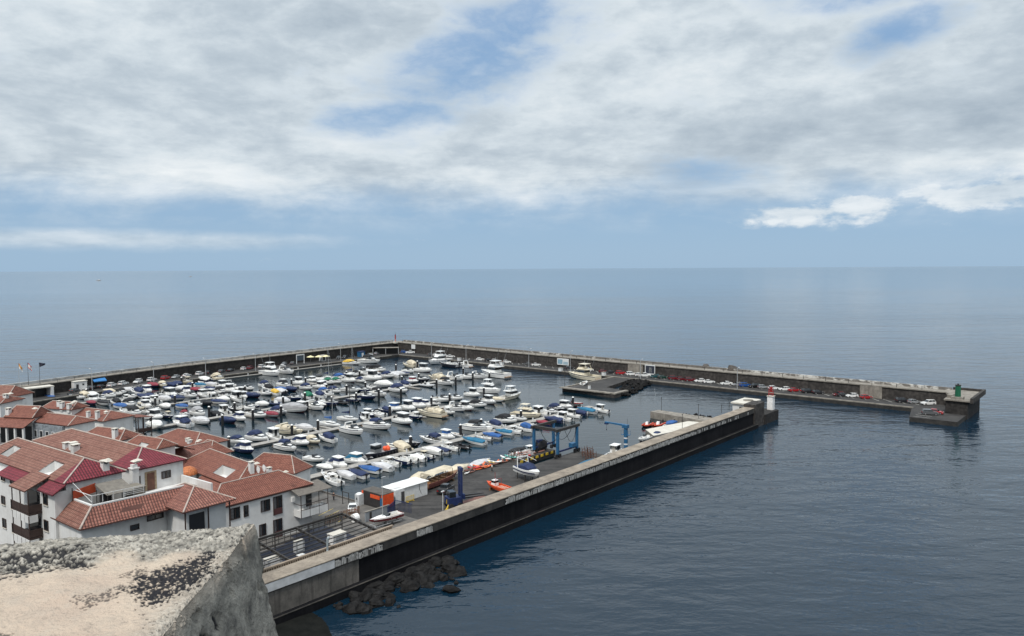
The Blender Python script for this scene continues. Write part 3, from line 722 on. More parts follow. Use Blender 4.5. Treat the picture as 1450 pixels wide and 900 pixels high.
# corner beacon
t = thing('corner_beacon', 'slim red and white light beacon on the far breakwater corner', 'beacon', W(148.5, 233, 6.2), ROT)
MB().prism([(-0.9, -0.9), (0.9, -0.9), (0.9, 0.9), (-0.9, 0.9)], 0, 0.9).build('plinth', PALEC, t)
mb = MB(); mb.tube((0, 0, 0.9), (0, 0, 2.4), 0.42, 10); mb.build('column', mat('pale_red_paint', (0.40, 0.22, 0.20), 0.6), t)
mb = MB(); mb.tube((0, 0, 2.4), (0, 0, 4.6), 0.36, 10, 0.3); mb.build('lantern_column', REDM, t)
mb = MB(); mb.sphere((0, 0, 4.75), (0.28, 0.28, 0.32)); mb.tube((0, 0, 4.9), (0, 0, 6.6), 0.05, 5); mb.build('lantern', GLASS, t)

# breakwater head with green light
t = thing('breakwater_head_wall', 'dark square block closing the right breakwater, carrying the green light tower', 'wall', W(0, 0, 0), ROT)
mb = MB()
mb.prism([(131, -46), (152.8, -46), (152.8, -38.05), (143.6, -38.05), (143.6, -40), (131, -40)], -4, 5.5, 0, 0)
mb.build('wall', BASALT, t)
mb = MB(); mb.prism([(130.4, -46.7), (153.6, -46.7), (153.6, -37.9), (143, -37.9), (143, -39.6), (130.4, -39.6)], 5.5, 5.95); mb.build('walkway', CAP2, t)
mb = MB(); mb.prism([(130.4, -47.5), (153.6, -47.5), (153.6, -46.7), (130.4, -46.7)], 5.2, 6.75); mb.span(152.6, 153.6, -46.69, -38.2, 5.96, 6.7); mb.build('parapet', BASALT2, t)
mb = MB(); mb.span(131.2, 134.2, -44.6, -41.4, 5.95, 6.7); mb.span(133.5, 136, -41.5, -39.9, 5.96, 6.9); mb.span(136.4, 139, -41.2, -39.8, 5.96, 6.6); mb.build('plinth', CAP2, t)
t = thing('light_tower', 'dark green cylindrical light tower on the breakwater head', 'light tower', W(132.7, -43, 6.72), ROT)
t.scale = (.88, .88, .88)
mb = MB(); mb.tube((0, 0, 0), (0, 0, 3.9), 0.95, 14, 0.85); mb.build('tower', GREENM, t)
mb = MB(); mb.tube((0, 0, 3.9), (0, 0, 4.15), 1.0, 14); mb.build('gallery', DSTEEL, t)
mb = MB(); mb.tube((0, 0, 4.15), (0, 0, 4.6), 0.3, 8); mb.build('lantern', GLASS, t)

# sea-side rocks showing over the right parapet
def rock_mesh(seed, r=1.0):
    rnd = random.Random(seed); mb = MB(); n, m_ = 8, 6
    mb.sphere((0, 0, 0), (r, r*0.8, r*0.65), n, m_, 0)
    off = Vector((seed*3.1, seed*1.7, 0)); P = []
    for p in mb.v:
        v = Vector(p); d = 1+0.45*(noise.noise(v*1.3/r+off))+0.2*noise.noise(v*3/r+off); P.append(tuple(v*d))
    mb.v = P
    return mb
ROCKM = stone('wet_lava_rock', (0.007, 0.007, 0.0075), (0.026, 0.0255, 0.0255), 0.9, bump=0.9, spec=0.06)
ROCKD = stone('dry_lava_rock', (0.05, 0.045, 0.042), (0.10, 0.088, 0.078), 0.9, bump=0.9)
for k, (b, r, lab) in enumerate(((40, 3.0, 'large brown boulder leaning on the right breakwater parapet, nearer the green tower'), (52, 2.4, 'low dark boulder behind the right breakwater parapet, farther from the green tower'))):
    o = rock_mesh(60+k, r).build('boulder', ROCKD, None, W(aw(b)+6.6, b, 6.0), ROT); tag(o, lab, 'boulder')

# the mole with its lava-rock fill
mb = MB()
mb.span(98.98, 101, 62, 84.98, 1.304, 1.7); mb.span(99, 108.5, 60.1, 61.6, 1.304, 1.75); mb.span(101.2, 137, 84, 84.98, 1.304, 1.6)
o = mb.build('mole_kerb', CAP2, None, W(0, 0, 0), ROT); struct(o)
rnd = random.Random(3); mb = MB()
for i in range(230):
    a = rnd.uniform(104, 138); b = rnd.uniform(58, 73)+(a-104)*0.12
    if b > 62+(a-104)*0.46 or b < 58+(a-106)*0.25: continue
    q = rock_mesh(i, rnd.uniform(0.5, 1.0)); ang = rnd.uniform(0, 6.28); ca, sa = math.cos(ang), math.sin(ang)
    z = max(0.1, min(1.2, (b-57-(a-104)*0.22)*0.25))
    mb.add([(a+x*ca-y*sa, b+x*sa+y*ca, z+zz) for x, y, zz in q.v], q.f)
o = mb.build('riprap', ROCKM, None, W(0, 0, 0), ROT); struct(o, 'stuff')
for i, (a, b, lab) in enumerate(((101.5, 84.2, 'thin light pole on the near left corner of the stub mole'),)):
    t = thing('mole_light', lab, 'pole', W(a, b, 1.3), ROT)
    MB().tube((0, 0, 0), (0, 0, 7.5), 0.09, 6).build('pole', DSTEEL, t); MB().box((0, 0, 7.6), (0.4, 0.4, 0.35)).build('lamp', GLASS, t)
t = thing('service_box', 'small white service box on the stub mole', 'box', W(102.5, 73.5, 1.7), ROT)
MB().box((0, 0, 0.65), (0.9, 0.7, 1.3)).build('cabinet', BOARD, t); MB().box((0, 0, 1.34), (1.0, 0.8, 0.08)).build('lid', CAP2, t)

# ------------------------------------------------------------------ near jetty
AJ0, AJ1 = -96.0, 80.5
t = thing('jetty_wall', 'near jetty sea wall, tarred black with graffiti along its pale beige coping', 'wall', W(0, 0, 0), ROT)
mb = MB(); mb.span(AJ0, AJ1, 0.25, 3.0, -4, 4.55); mb.build('wall', TARRED, t)
mb = MB(); mb.span(AJ0, -76, 0.16, 0.25, 1.0, 4.4); mb.span(-76, -67, 0.20, 0.25, 1.0, 4.4); mb.build('bare_wall', GREYWALL, t)
mb = MB(); mb.span(AJ0, 80.0, -0.9, 0.24, -3, 1.15); mb.build('footing', TARRED, t)
mb = MB(); mb.span(AJ0, 80.0, -0.93, -0.72, 1.15, 1.24); mb.build('footing_edge', stone('footing_edge', (.03, .029, .027), (.085, .078, .068), .35, .6, .4), t)
mb = MB(); mb.span(AJ0, AJ1, 0.0, 3.1, 4.55, 5.86); mb.build('parapet', stone('parapet_face', (0.028, 0.028, 0.028), (0.070, 0.066, 0.062), 0.4, 0.5, 0.4), t)
mb = MB()
x = AJ0; rnd = random.Random(8)
while x < AJ1:
    l = rnd.uniform(5.5, 6.5); mb.span(x+0.02, min(x+l, AJ1)-0.02, -0.06, 3.14, 5.86, 6.0+rnd.uniform(-0.015, 0.015)); x += l
mb.build('coping', CAP, t)
mb = MB(); mb.span(AJ0, 62.0, 3.14, 4.0, 1.6, 4.9); mb.build('inner_step', CAP2, t)
# white-washed stretch and strokes of old graffiti on the seaward face
WASH = mat('white_wash', (0.50, 0.51, 0.52), 0.8, var=0.2, vscale=0.8)
mb = MB(); mb.span(AJ0, -71.5, -0.03, -0.005, 4.62, 5.80); mb.build('white_band', WASH, t)
GRAF = mat('graffiti_white', (0.46, 0.45, 0.43), 0.8, var=0.35, vscale=1.5)
mb = MB(); rnd = random.Random(21); x = -72.0
def stroke(x0, z0, x1, z1, w):
    d = Vector((x1-x0, z1-z0)); 
    if d.length < 1e-4: return
    nn = Vector((-d.y, d.x)).normalized()*w/2
    mb.add([(x0-nn.x, -0.012, z0-nn.y), (x1-nn.x, -0.012, z1-nn.y), (x1+nn.x, -0.012, z1+nn.y), (x0+nn.x, -0.012, z0+nn.y)], [(0, 1, 2, 3)])
while x < 76:
    gap = (-63 < x < -56) or (-52.5 < x < -34) or (x > 40 and rnd.random() < 0.30) or (x > 62 and rnd.random() < 0.5)
    if gap: x += 0.8; continue
    h = rnd.uniform(0.8, 1.08) if x < 30 else rnd.uniform(0.6, 0.95); z0 = 4.64+rnd.uniform(0, 0.08); w = rnd.uniform(0.45, 0.85)
    for k in range(rnd.choice((2, 2, 3, 3))):
        s = rnd.random(); th = rnd.uniform(0.14, 0.30)
        xa, xb = x+rnd.uniform(0, w*0.3), x+rnd.uniform(w*0.6, w)
        if s < 0.45: stroke(xa, z0, xa+rnd.uniform(-0.12, 0.12), z0+h, th); stroke(xb, z0, xb, z0+h*rnd.uniform(0.6, 1), th)
        elif s < 0.7: stroke(xa, z0, xb, z0+h, th); stroke(xa, z0+h*rnd.choice((0, 0.5, 1)), xb, z0+h*rnd.choice((0, 0.5, 1)), th*0.7)
        else: stroke(xa, z0+h, xb, z0+h*0.9, th*0.8); stroke(xb, z0+h*0.9, xb-0.08, z0, th)
    x += w*rnd.uniform(0.8, 1.15)
mb.build('graffiti', GRAF, t)
# end of the jetty
mb = MB(); mb.span(AJ1-1.5, 86.2, -0.15, 3.2, -4, 6.9); mb.build('end_block', BASALT2, t)
mb = MB(); mb.span(86.2, 96.8, -0.5, 3.6, -4, 3.0); mb.build('end_step', BASALT, t)
t = thing('concrete_bunker', 'white flat-roofed concrete hut behind the jetty end block', 'hut', W(0, 0, 0), ROT)
mb = MB(); mb.span(82.3, 91.4, 3.3, 8.1, 1.2, 6.1); mb.build('wall', PLASTER, t)
mb = MB(); mb.span(81.8, 92.0, 3.25, 8.5, 6.1, 6.5); mb.build('roof', PALEC, t)
mb = MB(); mb.tube((87.5, 5.4, 6.5), (87.5, 5.4, 6.75), 1.5, 16); mb.build('roof_hatch', CAP2, t)
mb = MB(); mb.span(82.24, 82.29, 4.6, 6.0, 4.2, 5.3); mb.build('window', GLASS, t)
t = thing('light_tower', 'square white light tower with red lantern frame on the jetty tip', 'light tower', W(95.6, 1.5, 3.0), ROT)
t.scale = (.9, .9, .9)
mb = MB(); mb.box((0, 0, 2.3), (1.9, 1.9, 4.6)); mb.build('tower', mat('tower_white', (0.72, 0.71, 0.70), 0.7, var=0.15), t)
mb = MB(); mb.box((0, 0, 4.68), (2.3, 2.3, 0.16)); mb.build('gallery', PALEC, t)
mb = MB()
for i in (-1, 1):
    for j in (-1, 1): mb.tube((0.62*i, 0.62*j, 4.76), (0.5*i, 0.5*j, 7.6), 0.1, 5)
for z in (5.5, 6.3, 7.1, 7.6):
    for (p, q) in (((-1, -1), (1, -1)), ((1, -1), (1, 1)), ((1, 1), (-1, 1)), ((-1, 1), (-1, -1))):
        k = 0.62-(z-4.76)*0.042; mb.tube((p[0]*k, p[1]*k, z), (q[0]*k, q[1]*k, z), 0.09, 4)
mb.build('lantern_frame', REDM, t)
mb = MB(); mb.tube((0, 0, 6.1), (0, 0, 7.9), 0.3, 8); mb.build('lantern', mat('red_lamp', (0.35, 0.03, 0.03), 0.3), t)
mb = MB()
for z in [0.3+0.35*k for k in range(13)]: mb.box((1.05, 0, z), (0.06, 0.5, 0.05))
for y in (-.25, .25): mb.span(1.02, 1.08, y-.03, y+.03, 0.1, 4.7)
mb.build('ladder', DSTEEL, t)

# land, near quay with its travel-lift slot, second small pier
def terr(a, b): 
    e = 87.0 if b < 24 else 62.0
    s = max(0.0, min(1.0, (-a-e)/(12.0 if b < 24 else 30.0))); s = s*s*(3-2*s)
    return 1.6+7.5*s
mb = MB(); na, nb_ = 60, 60; P = []; F = []
for i in range(na+1):
    for j in range(nb_+1):
        a = -43-i*3.2; b = 3.05+j*4.4; P.append((a, b, terr(a, b)))
for i in range(na):
    for j in range(nb_):
        q = i*(nb_+1)+j; F.append((q, q+nb_+1, q+nb_+2, q+1))
mb.add(P, F); mb.span(-43.3, -43.0, 29.5, 262, -3, 1.9)
struct(mb.build('ground', stone('street', (0.09, 0.085, 0.08), (0.15, 0.14, 0.13), 0.4), None, W(0, 0, 0), ROT))
flat('quay_pavement', [[(-43, 2.9), (18.5, 2.9), (19.4, 14.5), (18.6, 20.8), (0.6, 20.8), (0.6, 25.6), (16.0, 25.6), (16.0, 29.5), (-43, 29.5)]], -3, 1.604, [QFACE, ASPHALT2])
flat('slipway_deck', [[(19.45, 2.9), (92, 2.9), (92, 8.4), (69, 10.0), (46, 14.6), (19.45, 6.5)]], -3, 1.5, [QFACE, ASPHALT2])
flat('small_boat_quay', [[(46.05, 14.62), (69.4, 10.1), (71, 13.5), (70.2, 16.5), (52, 20.6)]], -3, 1.5, [CAP2, PALEC])
flat('inner_pier', [[(69.8, 8.6), (76, 8.6), (78.2, 30.8), (74.2, 31.6), (71.2, 16)]], -3, 2.1, [CAP2, CAP2])
mb = MB(); rnd = random.Random(9)
for i in range(46):
    a = rnd.uniform(75.6, 80.5); b = rnd.uniform(9, 25); q = rock_mesh(200+i, rnd.uniform(0.5, 1.0))
    mb.add([(a+x, b+y, 0.9+rnd.uniform(-0.3, 0.7)+z) for x, y, z in q.v], q.f)
struct(mb.build('pier_rocks', ROCKM, None, W(0, 0, 0), ROT), 'stuff')
# pale kerb beside the jetty and bay lines on the near quay
mb = MB(); mb.span(-52, -38, 4.6, 5.4, 1.604, 1.85); mb.span(-12, 14, 4.5, 5.0, 1.604, 1.9); mb.span(-36, -12, 29.0, 29.52, 1.604, 1.75)
struct(mb.build('quay_kerb', CAP2, None, W(0, 0, 0), ROT))
mb = MB()
for k in range(6):
    b0 = 23.2+1.9*k
    mb.hexa([(-53, b0, 1.608), (-53, b0+0.1, 1.608), (-48.6, b0+1.6, 1.608), (-48.6, b0+1.5, 1.608), (-53, b0, 1.613), (-53, b0+0.1, 1.613), (-48.6, b0+1.6, 1.613), (-48.6, b0+1.5, 1.613)])
struct(mb.build('bay_markings', LINEY, None, W(0, 0, 0), ROT))
# beach and the boulders at the foot of the jetty
mb = MB(); P = []; F = []; n1, n2 = 16, 12
for i in range(n1+1):
    for j in range(n2+1):
        a = -105+i*3.0; b = -16+j*1.4; k = (-72-a)/14.0
        P.append((a, b, -0.30+0.95*max(-1, min(2.2, k))+0.05*b*0.3+0.2*noise.noise(Vector((a*.2, b*.2, 0)))))
for i in range(n1):
    for j in range(n2):
        q = i*(n2+1)+j; F.append((q, q+n2+1, q+n2+2, q+1))
mb.add(P, F); struct(mb.build('beach', stone('black_sand', (0.006, 0.0068, 0.0064), (0.013, 0.0135, 0.0125), 0.6, bump=0.2, spec=0.08), None, W(0, 0, 0), ROT, True))
rnd = random.Random(14)
k = 0; RM = [rock_mesh(100+i, 1.0).build('boulder', ROCKM) for i in range(7)]
used = set()
for i in range(118):
    s = rnd.random()**.8; a = -74+s*23+rnd.uniform(-1, 1); wdt = 6.5 if a < -66 else 7.2*max(.2, 1-abs((a+58)/9)**2)
    b = -1.4-abs(rnd.gauss(0, 0.5))*max(1.0, wdt); b = max(b, -11.0)
    r = rnd.choice((0.4, 0.5, 0.7, 0.9, 1.15, 1.5)) * (1.0 if a < -62 else 1.1)
    j = rnd.randrange(7); o = RM[j] if j not in used else RM[j].copy()
    if j in used: COL.objects.link(o)
    used.add(j); o.location = W(a, b, rnd.uniform(0.0, 0.5)*max(0.2, 1+b/9)); o.rotation_euler = (rnd.uniform(-.3, .3), rnd.uniform(-.3, .3), rnd.uniform(0, 6.28)); o.scale = (r, r*rnd.uniform(.75, 1.1), r*rnd.uniform(.6, 1))
    tag(o, 'dark lava boulder in the heap at the foot of the near jetty', 'boulder', 'boulders at the foot of the jetty')
for j in range(7):
    if j not in used: bpy.data.objects.remove(RM[j])
# ------------------------------------------------------------------ boats (local x to the bow, y to port, z up from the waterline)
def hull(L, B, Hh, rise=0.35, boot=1, fine=2.2, tr=0.88, keel=-0.25):
    """lofted hull shell; returns (MB, gunwale function)"""
    T = [0, .12, .3, .5, .66, .78, .88, .95, 1.0]; mb = MB(); secs = []
    def hb(t): return B/2*(tr+(1-tr)*min(1, t/.4)) if t < .4 else B/2*max(0.02, 1-((t-.4)/.6)**fine)
    def sh(t): return Hh*(1+rise*t*t)
    for t in T:
        x = -L/2+L*t; h = hb(t); s = sh(t); back = L*0.10*t**5
        c = h*(.9-.35*t*t); kz = keel+(0.5+keel*-1)*max(0, t-.7)**1.5*2
        secs.append([(x-back*1.6, 0.0, kz), (x-back, c, 0.10+.25*t**3), (x-back*.4, h*.97, s*.62), (x, h, s), (x, h-.07, s+.02)])
    for sgn in (1, -1):
        S = [[(p[0], p[1]*sgn, p[2]) for p in sec] for sec in secs]
        n = 5
        for i in range(len(S)-1):
            for j in range(n-1):
                q = [S[i][j], S[i+1][j], S[i+1][j+1], S[i][j+1]]
                if sgn > 0: q = [q[0], q[3], q[2], q[1]]
                q = q[::-1]
                mb.add(q, [(0, 1, 2, 3)], 1 if j == 0 else 0)
    a = secs[0]; tp = [(p[0], p[1], p[2]) for p in a[:4]]+[(p[0], -p[1], p[2]) for p in reversed(a[1:4])]
    mb.add(tp, [tuple(range(len(tp)))], 0)
    return mb, hb, sh
def deck(L, hb, sh, tc, sole, t0=0.0):
    """foredeck with crown from tc to the bow, sunk cockpit behind it"""
    mb = MB(); T = sorted({t0, .12, .3, .42, tc, .66, .78, .88, .95, .995})
    prev = None
    for t in T:
        x = -L/2+L*t; h = hb(t)-.05; s = sh(t)
        cur = (t, x, h, s)
        if prev:
            t1, x1, h1, s1 = prev
            for g in (1, -1):
                if t <= tc+1e-6:
                    w = .16
                    f = [(x1, g*h1, s1), (x, g*h, s), (x, g*max(.05, h-w), s), (x1, g*max(.05, h1-w), s1)]
                    mb.add(f if g < 0 else f[::-1], [(0, 1, 2, 3)], 0)
                    f = [(x1, g*max(.05, h1-w), s1), (x, g*max(.05, h-w), s), (x, g*max(.05, h-w), sole), (x1, g*max(.05, h1-w), sole)]
                    mb.add(f if g < 0 else f[::-1], [(0, 1, 2, 3)], 0)
                else:
                    cz = .10*h; cz1 = .10*h1
                    f = [(x1, g*h1, s1), (x, g*h, s), (x, 0, s+cz), (x1, 0, s1+cz1)]
                    mb.add(f if g < 0 else f[::-1], [(0, 1, 2, 3)], 0)
            if t <= tc+1e-6:
                mb.add([(x1, -h1+.16, sole), (x, -h+.16, sole), (x, h-.16, sole), (x1, h1-.16, sole)], [(0, 1, 2, 3)], 1)
        if abs(t-tc) < 1e-6:
            mb.add([(x, -h, sole), (x, h, sole), (x, h, s), (x, 0, s+.1*h), (x, -h, s)], [(4, 3, 2, 1, 0)], 0)
        prev = cur
    x0 = -L/2+L*t0; h = hb(t0)-.05
    mb.span(x0-.02, x0+.15, -h, h, sole, sh(t0)-.12, 0)
    return mb
def frustum(mb, x0, x1, wb, wt, z0, z1, rf, ra, mi=0, wf=None):
    """cabin block: rf / ra = how far the front / back leans in at the top"""
    wfb = wb if wf is None else wf; k = wt/wb
    return mb.hexa([(x0, -wb/2, z0), (x1, -wfb/2, z0), (x1, wfb/2, z0), (x0, wb/2, z0), (x0+ra, -wt/2, z1), (x1-rf, -wfb*k/2, z1), (x1-rf, wfb*k/2, z1), (x0+ra, wt/2, z1)], mi)
def band(x0, x1, wb, wt, z0, z1, rf, ra, za, zb, wf=None, grow=0.02):
    """window band standing a little proud of the same frustum"""
    mb = MB(); wfb = wb if wf is None else wf; k = wt/wb
    def at(z):
        s = (z-z0)/(z1-z0); return (x0+ra*s-grow, x1-rf*s+grow, wb+(wt-wb)*s+2*grow, wfb*(1+(k-1)*s)+2*grow)
    a, b, w, v = at(za); c, d, u, q = at(zb)
    mb.hexa([(a, -w/2, za), (b, -v/2, za), (b, v/2, za), (a, w/2, za), (c, -u/2, zb), (d, -q/2, zb), (d, q/2, zb), (c, u/2, zb)])
    return mb
def arch(secs, mi=0, n=7):
    """fabric: list of (x, half width, z at the edge, z at the crown)"""
    mb = MB(); S = []
    for x, w, z0, z1 in secs:
        S.append([(x, w*math.cos(math.pi*i/(n-1)), z0+(z1-z0)*math.sin(math.pi*i/(n-1))**.6) for i in range(n)])
    mb.loft(S, mi, False, True)
    return mb
def outboard(root, x, y, z, mt=None, s=1.0):
    mb = MB(); frustum(mb, x-.55*s, x-.05*s, .34*s, .26*s, z+.25*s, z+.85*s, .08, .12)
    mb.box((x-.2*s, y, z-.1*s), (.2*s, .12*s, .8*s))
    if y: mb.v = [(p[0], p[1]+(y if i < 8 else 0), p[2]) for i, p in enumerate(mb.v)]
    mb.build('outboard_engine', mt or BLACK, root)
def bowrail(root, L, hb, sh, t0=.55, h=.5):
    mb = MB()
    for g in (1, -1):
        pts = [(-L/2+L*t, g*max(0, hb(t)-.08), sh(t)) for t in (t0, .7, .82, .92, .985)]
        top = [(x, y, z+h) for x, y, z in pts]; mb.path(top, .025, 4)
        for p, q in zip(pts, top): mb.tube(p, q, .02, 4)
    mb.build('bow_rail', STEEL, root)
def windscreen(root, x, w, z, h=.5, rake=.45, mt=None):
    mb = MB()
    mb.add([(x-.8, -w/2, z), (x, -w*.36, z), (x, w*.36, z), (x-.8, w/2, z), (x-.95, -w*.46, z+h), (x-rake, -w*.32, z+h), (x-rake, w*.32, z+h), (x-.95, w*.46, z+h)],
           [(0, 1, 5, 4), (1, 2, 6, 5), (2, 3, 7, 6)])
    mb.build('windscreen', mt or GLASS, root)
def seats(root, x, y, z, mt):
    mb = MB()
    for g in (-1, 1):
        mb.box((x, g*y, z+.25), (.5, .5, .5)); mb.box((x-.25, g*y, z+.65), (.12, .5, .5))
    mb.build('seat', mt, root)

PROTO = {}
def make_boat(typ, col, var):
    """one boat of its kind at the origin, nominal length 7 m (others say)"""
    rn = random.Random(hash((typ, col, var)) % 1000 if False else (len(typ)*7+ord(typ[0])*3+ord(col[0])*5+var*11))
    root = empty('motorboat', (0, 0, 0)); L, B, Hh = 7.0, 2.45, .85
    hm = CREAM if col == 'C' and typ in ('cruiser', 'fly', 'cuddy', 'sport') else WHITE
    if typ == 'rib': 
        root.name = 'inflatable_boat'; L, B = 6.0, 2.3
        tm = {'K': RUBBER, 'S': GREYW, 'N': NAVYHULL, 'R': mat('orange_tube', (0.42, 0.05, 0.02), .5)}.get(col, RUBBER)
        mb = MB(); pts = [(-3, .85, .4), (-1.5, .88, .4), (.6, .86, .42), (1.7, .7, .5), (2.5, .38, .62), (2.85, 0, .68)]
        for g in (1, -1): 
            q = [(x, y*g, z) for x, y, z in pts]
            mb.path(q, .27, 8); mb.sphere((-3.05, .85*g, .4), (.3, .26, .26), 8, 4)
            for p in q[1:]: mb.sphere(p, (.27, .27, .27), 8, 4)
        mb.build('tube', tm, root)
        mb = MB(); mb.hexa([(-2.8, -.6, -.1), (1.2, -.5, -.1), (1.2, .5, -.1), (-2.8, .6, -.1), (-2.9, -.75, .3), (2.2, -.45, .35), (2.2, .45, .35), (-2.9, .75, .3)]); mb.build('hull', GREYW, root)
        mb = MB(); frustum(mb, -.5, .4, .7, .6, .3, 1.15, .25, 0); mb.build('console', WHITE if col != 'K' else BLACK, root)
        mb = MB(); mb.box((-1.2, 0, .6), (.9, .6, .6)); mb.build('seat', BLACK, root)
        outboard(root, -2.95, 0, .35); return root
    if typ == 'dinghy':
        root.name = 'dinghy'; L, B, Hh = 4.0, 1.6, .5
        h, hb, sh = hull(L, B, Hh, .3, keel=-.12); h.build('hull', [{'K': DARKHULL, 'R': REDM}.get(col, WHITE), BOOT], root)
        deck(L, hb, sh, .9, .12).build('deck', [WHITE if col != 'K' else GREYW, SOLE], root)
        mb = MB(); mb.box((-.4, 0, .36), (.25, 1.3, .05)); mb.box((.7, 0, .4), (.25, 1.1, .05)); mb.build('thwart', TEAK, root)
        outboard(root, -1.95, 0, .3, s=.7); return root
    if typ == 'sail':
        root.name = 'sailing_boat'; L, B, Hh = 9.0, 2.8, .95
        h, hb, sh = hull(L, B, Hh, .25, fine=1.7, tr=.7); h.build('hull', [WHITE, BOOTB], root)
        deck(L, hb, sh, .34, .45).build('deck', [WHITE, SOLE], root)
        mb = MB(); frustum(mb, -1.4, 2.2, 1.7, 1.4, .95, 1.5, .8, .05, 0, 1.0); mb.build('cabin', WHITE, root)
        band(-1.4, 2.2, 1.7, 1.4, .95, 1.5, .8, .05, 1.1, 1.35, 1.0).build('cabin_window', GLASS, root)
        mt = MB(); mt.tube((.5, 0, 1.4), (.5, 0, 12.2), .085, 6, .06)
        for z in (5.2, 8.6): mt.tube((.5, -.8, z), (.5, .8, z), .03, 4)
        m_ = mt.build('mast', POLE if col != 'K' else DSTEEL, root)
        bm = MB(); bm.tube((.4, 0, 2.3), (-3.2, 0, 2.25), .07, 6); bm.build('boom', POLE, m_)
        arch([(-3.2, .10, 2.25, 2.5), (-1.5, .18, 2.3, 2.75), (.3, .2, 2.3, 3.2)]).build('sail_cover', FAB['B' if col == 'B' else 'N'], m_)
        mb = MB()
        for g in (1, -1): mb.tube((.4, g*1.25, 1.0), (.5, 0, 11.8), .015, 3)
        mb.tube((4.4, 0, 1.2), (.5, 0, 12), .018, 3); mb.tube((-4.4, 0, 1), (.5, 0, 12), .015, 3); mb.build('rigging', STEEL, m_)
        bowrail(root, L, hb, sh, .7, .55); return root
    if typ in ('cruiser', 'sport', 'fly', 'fisher'):
        L = {'cruiser': 10, 'sport': 8.5, 'fly': 11, 'fisher': 10}[typ]; B = L*.325; Hh = {'sport': 1.0, 'fly': 1.35}.get(typ, 1.2)
        root.name = {'fly': 'motor_yacht', 'fisher': 'fishing_boat'}.get(typ, 'cabin_cruiser')
        h, hb, sh = hull(L, B, Hh, .35, fine=2.0); h.build('hull', [hm if typ != 'fisher' else CREAM, BOOT if var else BOOTB], root)
        deck(L, hb, sh, .42, .55).build('deck', [hm, SOLE], root)
        mb = MB(); mb.loft([[(-L/2+L*t, g*(hb(t)+.012), sh(t)*k) for g, k in ((1, .80), (1, .90))] for t in (0, .3, .5, .7, .85)], 0, False, False)
        mb.loft([[(-L/2+L*t, -(hb(t)+.012), sh(t)*k) for k in (.90, .80)] for t in (0, .3, .5, .7, .85)], 0, False, False)
        mb.build('hull_stripe', DARKHULL if typ == 'sport' else NAVYHULL, root)
        z0 = Hh+.12
        if typ in ('cruiser', 'sport'):
            mb = MB(); frustum(mb, -.6*L/10, 3.6*L/10, B*.74, B*.52, z0-.1, z0+.55, 1.6, 0, 0, B*.34); mb.build('cabin', hm, root)
            band(-.6*L/10, 3.6*L/10, B*.74, B*.52, z0-.1, z0+.55, 1.6, 0, z0+.08, z0+.36, B*.34).build('cabin_window', GLASS, root)
            windscreen(root, 1.3*L/10, B*.72, z0+.4, .65, .7)
            if col == 'N' or (var and col == 'W'):
                arch([(-2.4*L/10, B*.40, z0+.6, z0+1.35), (-.6*L/10, B*.40, z0+.75, z0+1.6), (.6*L/10, B*.36, z0+.85, z0+1.35)]).build('canopy', FAB['N' if col == 'N' else 'K'], root)
            else:
                mb = MB()
                for g in (1, -1): mb.hexa([(-2.6*L/10, g*B*.42-.06, z0), (-1.9*L/10, g*B*.42-.06, z0), (-1.9*L/10, g*B*.42+.06, z0), (-2.6*L/10, g*B*.42+.06, z0), (-2.2*L/10, g*B*.34-.05, z0+1.3), (-1.7*L/10, g*B*.34-.05, z0+1.3), (-1.7*L/10, g*B*.34+.05, z0+1.3), (-2.2*L/10, g*B*.34+.05, z0+1.3)])
                mb.box((-1.95*L/10, 0, z0+1.32), (.6, B*.72, .12)); mb.build('radar_arch', hm, root)
                if col == 'C': arch([(-4.4*L/10, B*.4, Hh+.05, Hh+.75), (-2.4*L/10, B*.42, Hh+.1, z0+1.1), (1.2*L/10, B*.36, z0+.3, z0+.95)]).build('cockpit_cover', FAB['C'], root)
            seats(root, -.9*L/10, B*.22, .55, SOLE)
            mb = MB(); mb.box((-L/2-.35, 0, .35), (.7, B*.8, .1)); mb.build('swim_platform', TEAK, root)
            bowrail(root, L, hb, sh, .5, .5)
        else:
            mb = MB(); frustum(mb, -1.6, 3.0, B*.8, B*.68, z0-.2, z0+1.45, 1.5, .1, 0, B*.6); mb.build('saloon', hm, root)
            band(-1.6, 3.0, B*.8, B*.68, z0-.2, z0+1.45, 1.5, .1, z0+.55, z0+1.15, B*.6).build('saloon_window', GLASS, root)
            mb = MB(); frustum(mb, 1.6, 4.4, B*.5, B*.36, z0-.1, z0+.4, .9, 0, 0, B*.25); mb.build('cabin', hm, root)
            mb = MB(); mb.box((-.8, 0, z0+1.52), (4.0, B*.78, .14)); frustum(mb, -.8, 1.3, B*.66, B*.6, z0+1.59, z0+2.1, .5, 0); mb.build('flybridge', hm, root)
            windscreen(root, 1.0, B*.6, z0+2.1, .35, .4)
            mb = MB()
            for g in (1, -1): mb.tube((-2.2, g*B*.33, z0+1.5), (-1.6, g*B*.3, z0+3.0), .06, 5); mb.tube((.6, g*B*.3, z0+2.1), (.4, g*B*.3, z0+3.0), .05, 5)
            mb.box((-.6, 0, z0+3.03), (2.6, B*.7, .1)); mb.build('hardtop', hm, root)
            mb = MB(); mb.tube((-.6, 0, z0+3.05), (-.6, 0, z0+4.0), .05, 5); mb.tube((-2, B*.35, z0+1.5), (-3.6, B*.5, z0+6.0), .025, 4); mb.tube((-2, -B*.35, z0+1.5), (-3.6, -B*.5, z0+6.0), .025, 4); mb.build('outrigger', STEEL, root)
            mb = MB(); mb.box((-L/2-.35, 0, .4), (.7, B*.8, .1)); mb.build('swim_platform', TEAK, root)
            bowrail(root, L, hb, sh, .5, .6)
        return root
